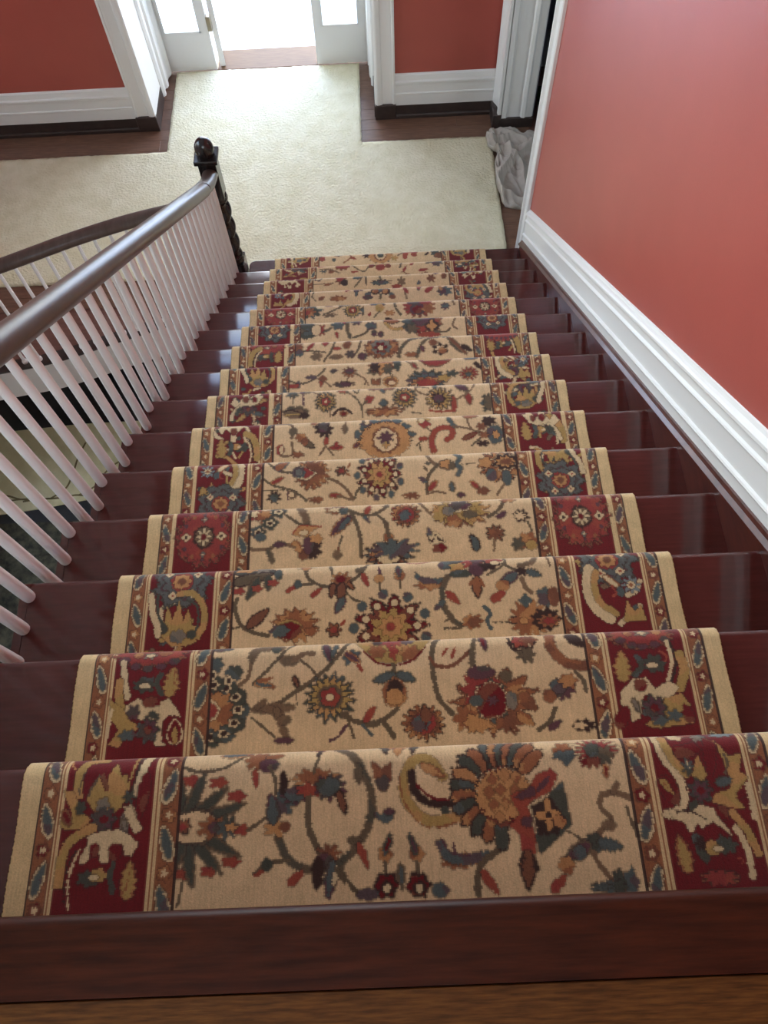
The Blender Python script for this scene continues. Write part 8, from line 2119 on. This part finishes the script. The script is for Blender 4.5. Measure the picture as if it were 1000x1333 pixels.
        uc = np.clip(u, 0, 1); lim = 0.5 * w * 1.75 * np.sqrt(uc) * (1 - uc) ** 0.75 * 1.1
        if ser: lim = lim * (1 - ser * (0.5 + 0.5 * np.cos(u * 2 * PI * 5)))
        ok = (u > 0) & (u < 1)
        if c2: s.put(sl, ok & (np.abs(v) < lim + wob(X, Y, 0.0007) + 0.002 * (s.J[sl] - 0.5)), c2, True); lim = lim - 0.0035
        s.put(sl, ok & (np.abs(v) < lim + wob(X, Y, 0.0007) + 0.002 * (s.J[sl] - 0.5)), c, c2 is None and w > 0.012)
    def poly(s, pts, c):
        xs = [p[0] for p in pts]; ys = [p[1] for p in pts]; sl = s.sub(min(xs) - .004, max(xs) + .004, min(ys) - .004, max(ys) + .004)
        X = s.X[sl]; Y = s.Y[sl]
        if X.size == 0: return
        X = X + wob(s.X[sl], s.Y[sl], 0.0011, 70); Y = Y + wob(s.Y[sl], s.X[sl], 0.0011, 80); ins = np.zeros(X.shape, bool)
        for (ax, ay), (bx, by) in zip(pts, pts[1:] + pts[:1]):
            cnd = (ay > Y) != (by > Y)
            with np.errstate(divide='ignore', invalid='ignore'): ins ^= cnd & (X < (bx - ax) * (Y - ay) / (by - ay + 1e-15) + ax)
        s.put(sl, ins, c, True)
    def flower(s, x, y, rx, ry, kind):
        b = s.blob
        if kind == 'medal':      # big red roundel of the border
            b(x, y, rx * 1.0, ry, 'M', 18, 0.1); b(x, y, rx * .94, ry * .94, 'r', 18, .12); b(x, y, rx * .80, ry * .78, 'r'); 
            for k in range(12):
                a = k * PI / 6; b(x + rx * .74 * math.cos(a), y + ry * .74 * math.sin(a), rx * .07, ry * .07, 'P' if k % 2 else 'U')
            for a in (0, PI): b(x + rx * .62 * math.cos(a), y, rx * .17, ry * .15, 'W', 4, .3); b(x + rx * .62 * math.cos(a), y, rx * .06, ry * .05, 'K')
            for a in (PI / 2, -PI / 2): b(x, y + ry * .58 * math.sin(a), rx * .11, ry * .11, 'g', 4, .5); b(x, y + ry * .58 * math.sin(a), rx * .04, ry * .04, 'W')
            b(x, y, rx * .36, ry * .36, 'K'); b(x, y, rx * .31, ry * .31, 'N'); b(x, y, rx * .29, ry * .29, 'W', 8, .55); b(x, y, rx * .10, ry * .10, 'R')
        elif kind == 'blue':     # blue-grey peony with pale eyes
            b(x, y, rx, ry, 'D', 9, .2); b(x, y, rx * .92, ry * .92, 'q', 9, .2); b(x, y, rx * .7, ry * .68, 'P', 9, .2); b(x, y, rx * .62, ry * .6, 'q', 9, .15)
            for a in (0.5, 2.5, 4.2, 5.4): b(x + rx * .56 * math.cos(a), y + ry * .56 * math.sin(a), rx * .15, ry * .15, 'W', 4, .3); b(x + rx * .56 * math.cos(a), y + ry * .56 * math.sin(a), rx * .05, ry * .05, 'o')
            b(x, y, rx * .36, ry * .36, 'r'); b(x, y, rx * .30, ry * .29, 'L', 8, .2); b(x, y, rx * .12, ry * .11, 'M')
        elif kind == 'rose':     # plum rosette
            b(x, y, rx, ry, 'D', 7, .3); b(x, y, rx * .8, ry * .8, 'P', 7, .35); b(x, y, rx * .3, ry * .3, 'R')
        elif kind == 'star':
            b(x, y, rx, ry, 't', 8, .5); b(x, y, rx * .5, ry * .5, 'W', 8, .4); b(x, y, rx * .2, ry * .2, 'U')
        elif kind == 'lotus':    # brown petals round a red heart
            b(x, y, rx * 1.04, ry * 1.04, 'K', 15, .3, sharp=True); b(x, y, rx, ry, 'U', 15, .33, sharp=True); b(x, y, rx * .74, ry * .74, 'M', 13, .25, sharp=True); b(x, y, rx * .56, ry * .56, 'r'); b(x, y, rx * .38, ry * .38, 'T', 5, .3); b(x, y, rx * .18, ry * .18, 'R')
        elif kind == 'gold':     # gold petals, dark eye
            b(x, y, rx * 1.04, ry * 1.04, 'M', 14, .35, sharp=True); b(x, y, rx, ry, 'G', 14, .38, sharp=True); b(x, y, rx * .66, ry * .66, 'U', 12, .3, sharp=True); b(x, y, rx * .46, ry * .46, 'P'); b(x, y, rx * .22, ry * .22, 'R')
        elif kind == 'dark':     # dark red petals, yellow heart
            b(x, y, rx, ry, 'K', 9, .35); b(x, y, rx * .93, ry * .93, 'R', 9, .4)
            for k in range(9):
                a = k * 2 * PI / 9; b(x + rx * .72 * math.cos(a), y + ry * .72 * math.sin(a), rx * .10, ry * .10, 'W'); b(x + rx * 1.0 * math.cos(a + .35), y + ry * 1.0 * math.sin(a + .35), rx * .13, ry * .15, 'T')
            b(x, y, rx * .56, ry * .56, 'G', 9, .3); b(x, y, rx * .34, ry * .34, 'L', 8, .3); b(x, y, rx * .12, ry * .12, 'r')
        elif kind == 'tiny':
            b(x, y, rx, ry, 'K', 6, .35); b(x, y, rx * .85, ry * .85, 'M', 6, .4); b(x, y, rx * .4, ry * .4, 'r')
        elif kind == 'cream':    # small pale border flower
            b(x, y, rx, ry, 'R', 5, .2); b(x, y, rx * .85, ry * .85, 'W', 5, .35); b(x, y, rx * .25, ry * .25, 'D')
        elif kind == 'aster':    # pale petals with dark rims
            b(x, y, rx * 1.05, ry * 1.05, 'D', 16, .3, sharp=True); b(x, y, rx * .86, ry * .86, 'G', 16, .35, sharp=True); b(x, y, rx * .5, ry * .5, 'O'); b(x, y, rx * .4, ry * .4, 'r', 5, .2); b(x, y, rx * .15, ry * .15, 'W')
        elif kind == 'palm':     # broad palmette: green and brown feathers, red heart
            for k in range(17):
                a = 2 * PI * k / 17; s.leaf((x + rx * .5 * math.cos(a), y + ry * .5 * math.sin(a)), (x + rx * 1.08 * math.cos(a), y + ry * 1.08 * math.sin(a)), max(rx, ry) * .36, 'D' if k % 2 else 'U', 'K')
            b(x, y, rx * .64, ry * .64, 'R'); b(x, y, rx * .56, ry * .56, 'o', 11, .2); b(x, y, rx * .38, ry * .38, 'P', 7, .3); b(x, y, rx * .22, ry * .22, 'L', 4, .4); b(x, y, rx * .08, ry * .08, 'K')
        elif kind == 'cluster':  # teal cluster of pale eyelets
            for k in range(7):
                a = -PI / 2 + PI * k / 6; q = (x + rx * .72 * math.cos(a), y + ry * .72 * math.sin(a)); b(q[0], q[1], rx * .32, ry * .26, 'D'); b(q[0], q[1], rx * .18, ry * .15, 'W', 5, .3); b(q[0], q[1], rx * .09, ry * .08, 'K')
            b(x, y, rx * .62, ry * .6, 'U', 12, .25, sharp=True); b(x - rx * .15, y, rx * .36, ry * .3, 'W'); b(x - rx * .17, y, rx * .3, ry * .24, 'r'); b(x - rx * .2, y, rx * .12, ry * .1, 'M')
    def guard(s, xa, xb, y0, phase, flip):
        """narrow rust band with blue leaves and small flowers"""
        sl = s.sub(xa, xb, -0.3, 0.06); X, Y = s.X[sl], s.Y[sl]
        s.put(sl, (X >= xa) & (X < xb), 'U'); w = xb - xa; mid = (xa + xb) / 2
        P_ = 0.19
        k0 = int(math.floor((-0.32 - phase) / P_))
        for k in range(k0, k0 + 5):
            yb = phase + k * P_
            f = 1 if (k % 2 == 0) != flip else -1
            for ya, g in ((yb, f), (yb + P_ / 2, -f)):
                s.leaf((mid - g * w * .28, ya + 0.012), (mid + g * w * .28, ya + 0.074), w * .95, 'W'); s.leaf((mid - g * w * .25, ya + 0.018), (mid + g * w * .25, ya + 0.068), w * .62, 'T')
                s.blob(mid, ya + 0.089, w * .42, 0.013, 'R' if g > 0 else 'U', 5, .3); s.blob(mid, ya + 0.089, w * .22, 0.007, 'W', 5, .4)
    def bands(s, phase):
        for sg in (-1, 1):
            def band(a, b, c):
                x0, x1 = sorted((sg * (W2 - a), sg * (W2 - b))); sl = s.sub(x0, x1, -0.3, 0.06); s.put(sl, (s.X[sl] >= x0) & (s.X[sl] < x1), c)
            band(-.01, .036, 'B'); band(.036, .039, 'K')
            x0, x1 = sorted((sg * (W2 - .039), sg * (W2 - .068))); s.guard(x0, x1, 0, phase, sg > 0)
            band(.067, .070, 'M'); band(.069, .081, 'B'); band(.074, .0765, 'U'); band(.081, .242, 'R'); band(.242, .256, 'B'); band(.248, .2505, 'U')
            x0, x1 = sorted((sg * (W2 - .257), sg * (W2 - .289))); s.guard(x0, x1, 0, phase + .05, sg < 0)
            band(.289, .2945, 'K')
def draw(n, cell):
    cv_ = Canvas(n, cell); items = RUN_DATA.get(n, [])
    for it in items:
        if it[0] != 'b': plot(cv_, it)
    cv_.bands(BAND_PHASE.get(n, 0.0))
    for it in items:
        if it[0] == 'b': plot(cv_, it[1:])
    cv_.finish(); return cv_
def plot(c, it):
    k = it[0]
    if k == 'S': c.stroke(it[3], it[1], it[2])
    elif k == 'L': c.leaf(it[1], it[2], it[3], it[4], *it[5:])
    elif k == 'P': c.poly(it[2], it[1])
    elif k == 'E': c.blob(it[1], it[2], it[3], it[4], it[5], *it[6:])
    elif k == 'F': c.flower(it[1], it[2], it[3], it[4], it[5])
def build_runner():
    RN = 0.030
    root = tag(empty('stair_runner', (0, 1.7, HALL)), 'cream floral stair runner with red borders covering the mahogany steps', 'runner')
    V, Fc, C = [], [], []
    base = 0
    EDGE_V, EDGE_F = {-1: [], 1: []}, {-1: [], 1: []}
    for n in range(1, 16):
        cell = 0.0027 if n <= 3 else (0.0036 if n <= 6 else (0.0048 if n <= 10 else 0.006))
        cvs = draw(n, cell); yn, zn = ny(n), nz(n)
        # unrolled samples: s from back of tread to bottom of the riser below
        yb = -RUN - 0.038
        arc = RN * PI / 2; flat_end = -RN
        drop = RISE - RN
        total = (flat_end - yb) + arc + drop
        ns = []
        q = 0.0
        while q < total:
            ns.append(q); q += cell if q < (flat_end - yb) + arc + 0.02 else cell * 2.5
        ns.append(total); prof = []; tex = []
        for q in ns:
            if q <= flat_end - yb: p = (yb + q, 0.0); ty = p[0]
            elif q <= flat_end - yb + arc:
                a = (q - (flat_end - yb)) / RN; p = (flat_end + RN * math.sin(a), -RN + RN * math.cos(a)); ty = flat_end + (q - (flat_end - yb))
            else:
                f = (q - (flat_end - yb) - arc) / drop; p = (-0.028 * min(1, f * 1.6) , -RN - f * drop); ty = flat_end + arc + f * drop
            if ty > 0.03: ty = 0.06 - ty
            # soft sag towards the back of the tread
            prof.append(p); tex.append(ty)
        prof = np.array(prof); tex = np.array(tex); xs = np.append(np.arange(-W2, W2 - cell * 0.5, cell), W2); nxv = len(xs); nsv = len(prof)
        XX, KK = np.meshgrid(xs, np.arange(nsv)); YY = yn + prof[KK, 0]; ZZ = zn + prof[KK, 1]
        # ragged selvedge and a slightly rounded side
        SS = np.array(ns)[KK]; wv = 0.0006 * np.sin(SS * 900 + n) + 0.0005 * np.sin(SS * 410 + 2 * n) + 0.0009 * np.sin(SS * 37 + 1.7 * n)
        XX = np.where(np.abs(XX) > W2 - 1e-6, XX + wv, XX)
        V.append(np.stack([XX, YY, ZZ], -1).reshape(-1, 3))
        i = np.arange(nxv - 1); k = np.arange(nsv - 1); I, K_ = np.meshgrid(i, k); a = base + K_ * nxv + I
        Fc.append(np.stack([a, a + 1, a + 1 + nxv, a + nxv], -1).reshape(-1, 4))
        # face colours
        xm = (xs[:-1] + xs[1:]) / 2; tm = (tex[:-1] + tex[1:]) / 2
        jx = np.clip(np.round((xm - cvs.x[0]) / cell).astype(int), 0, len(cvs.x) - 1); jy = np.clip(np.round((tm - cvs.y[0]) / cell).astype(int), 0, len(cvs.y) - 1)
        C.append(cvs.C[jy][:, jx].reshape(-1, 3)); base += nxv * nsv
        for sg in (-1, 1):     # bound edge, thickness of the pile down to the wood
            ev = EDGE_V[sg]; b0 = len(ev); stp = 1; ks = list(range(0, nsv, stp)) + ([nsv - 1] if (nsv - 1) % stp else [])
            for kk in ks:
                p0 = prof[max(kk - 1, 0)]; p1 = prof[min(kk + 1, nsv - 1)]; tdir = (p1 - p0) / (np.linalg.norm(p1 - p0) + 1e-9); nrm = np.array([-tdir[1], tdir[0]])
                X = sg * W2 + float(wv[kk, 0])
                for dx, dn in ((0, 0.0003), (0.003, -0.004), (0.0025, -0.0095), (0, -0.0118)):
                    ev.append((X + sg * dx, yn + prof[kk, 0] + nrm[0] * dn, zn + prof[kk, 1] + nrm[1] * dn))
            for kk in range(len(ks) - 1):
                for j in range(3):
                    EDGE_F[sg].append((b0 + kk * 4 + j, b0 + kk * 4 + j + 1, b0 + (kk + 1) * 4 + j + 1, b0 + (kk + 1) * 4 + j))
    V = np.concatenate(V); Fc = np.concatenate(Fc); C = np.concatenate(C)
    me = bpy.data.meshes.new('pile'); me.vertices.add(len(V)); me.vertices.foreach_set('co', V.astype(np.float32).ravel())
    me.loops.add(len(Fc) * 4); me.loops.foreach_set('vertex_index', Fc.astype(np.int32).ravel())
    me.polygons.add(len(Fc)); me.polygons.foreach_set('loop_start', np.arange(0, len(Fc) * 4, 4, dtype=np.int32))
    me.update(calc_edges=True); me.validate()
    at = me.attributes.new('weave', 'FLOAT_COLOR', 'FACE')
    at.data.foreach_set('color', np.concatenate([C, np.ones((len(C), 1))], 1).astype(np.float32).ravel())
    me.shade_smooth(); me.materials.append(MATS['runner'])
    link('pile', me, root)
    for sg in (-1, 1):
        me = bpy.data.meshes.new('edge_binding'); me.from_pydata(EDGE_V[sg], [], EDGE_F[sg]); me.update(); me.shade_smooth(); me.materials.append(MATS['binding'])
        link('edge_binding', me, root)
mat('binding', (196, 166, 112), 0.95, spec=0.1, bump=(0.4, 0.002, 300))
build_runner()
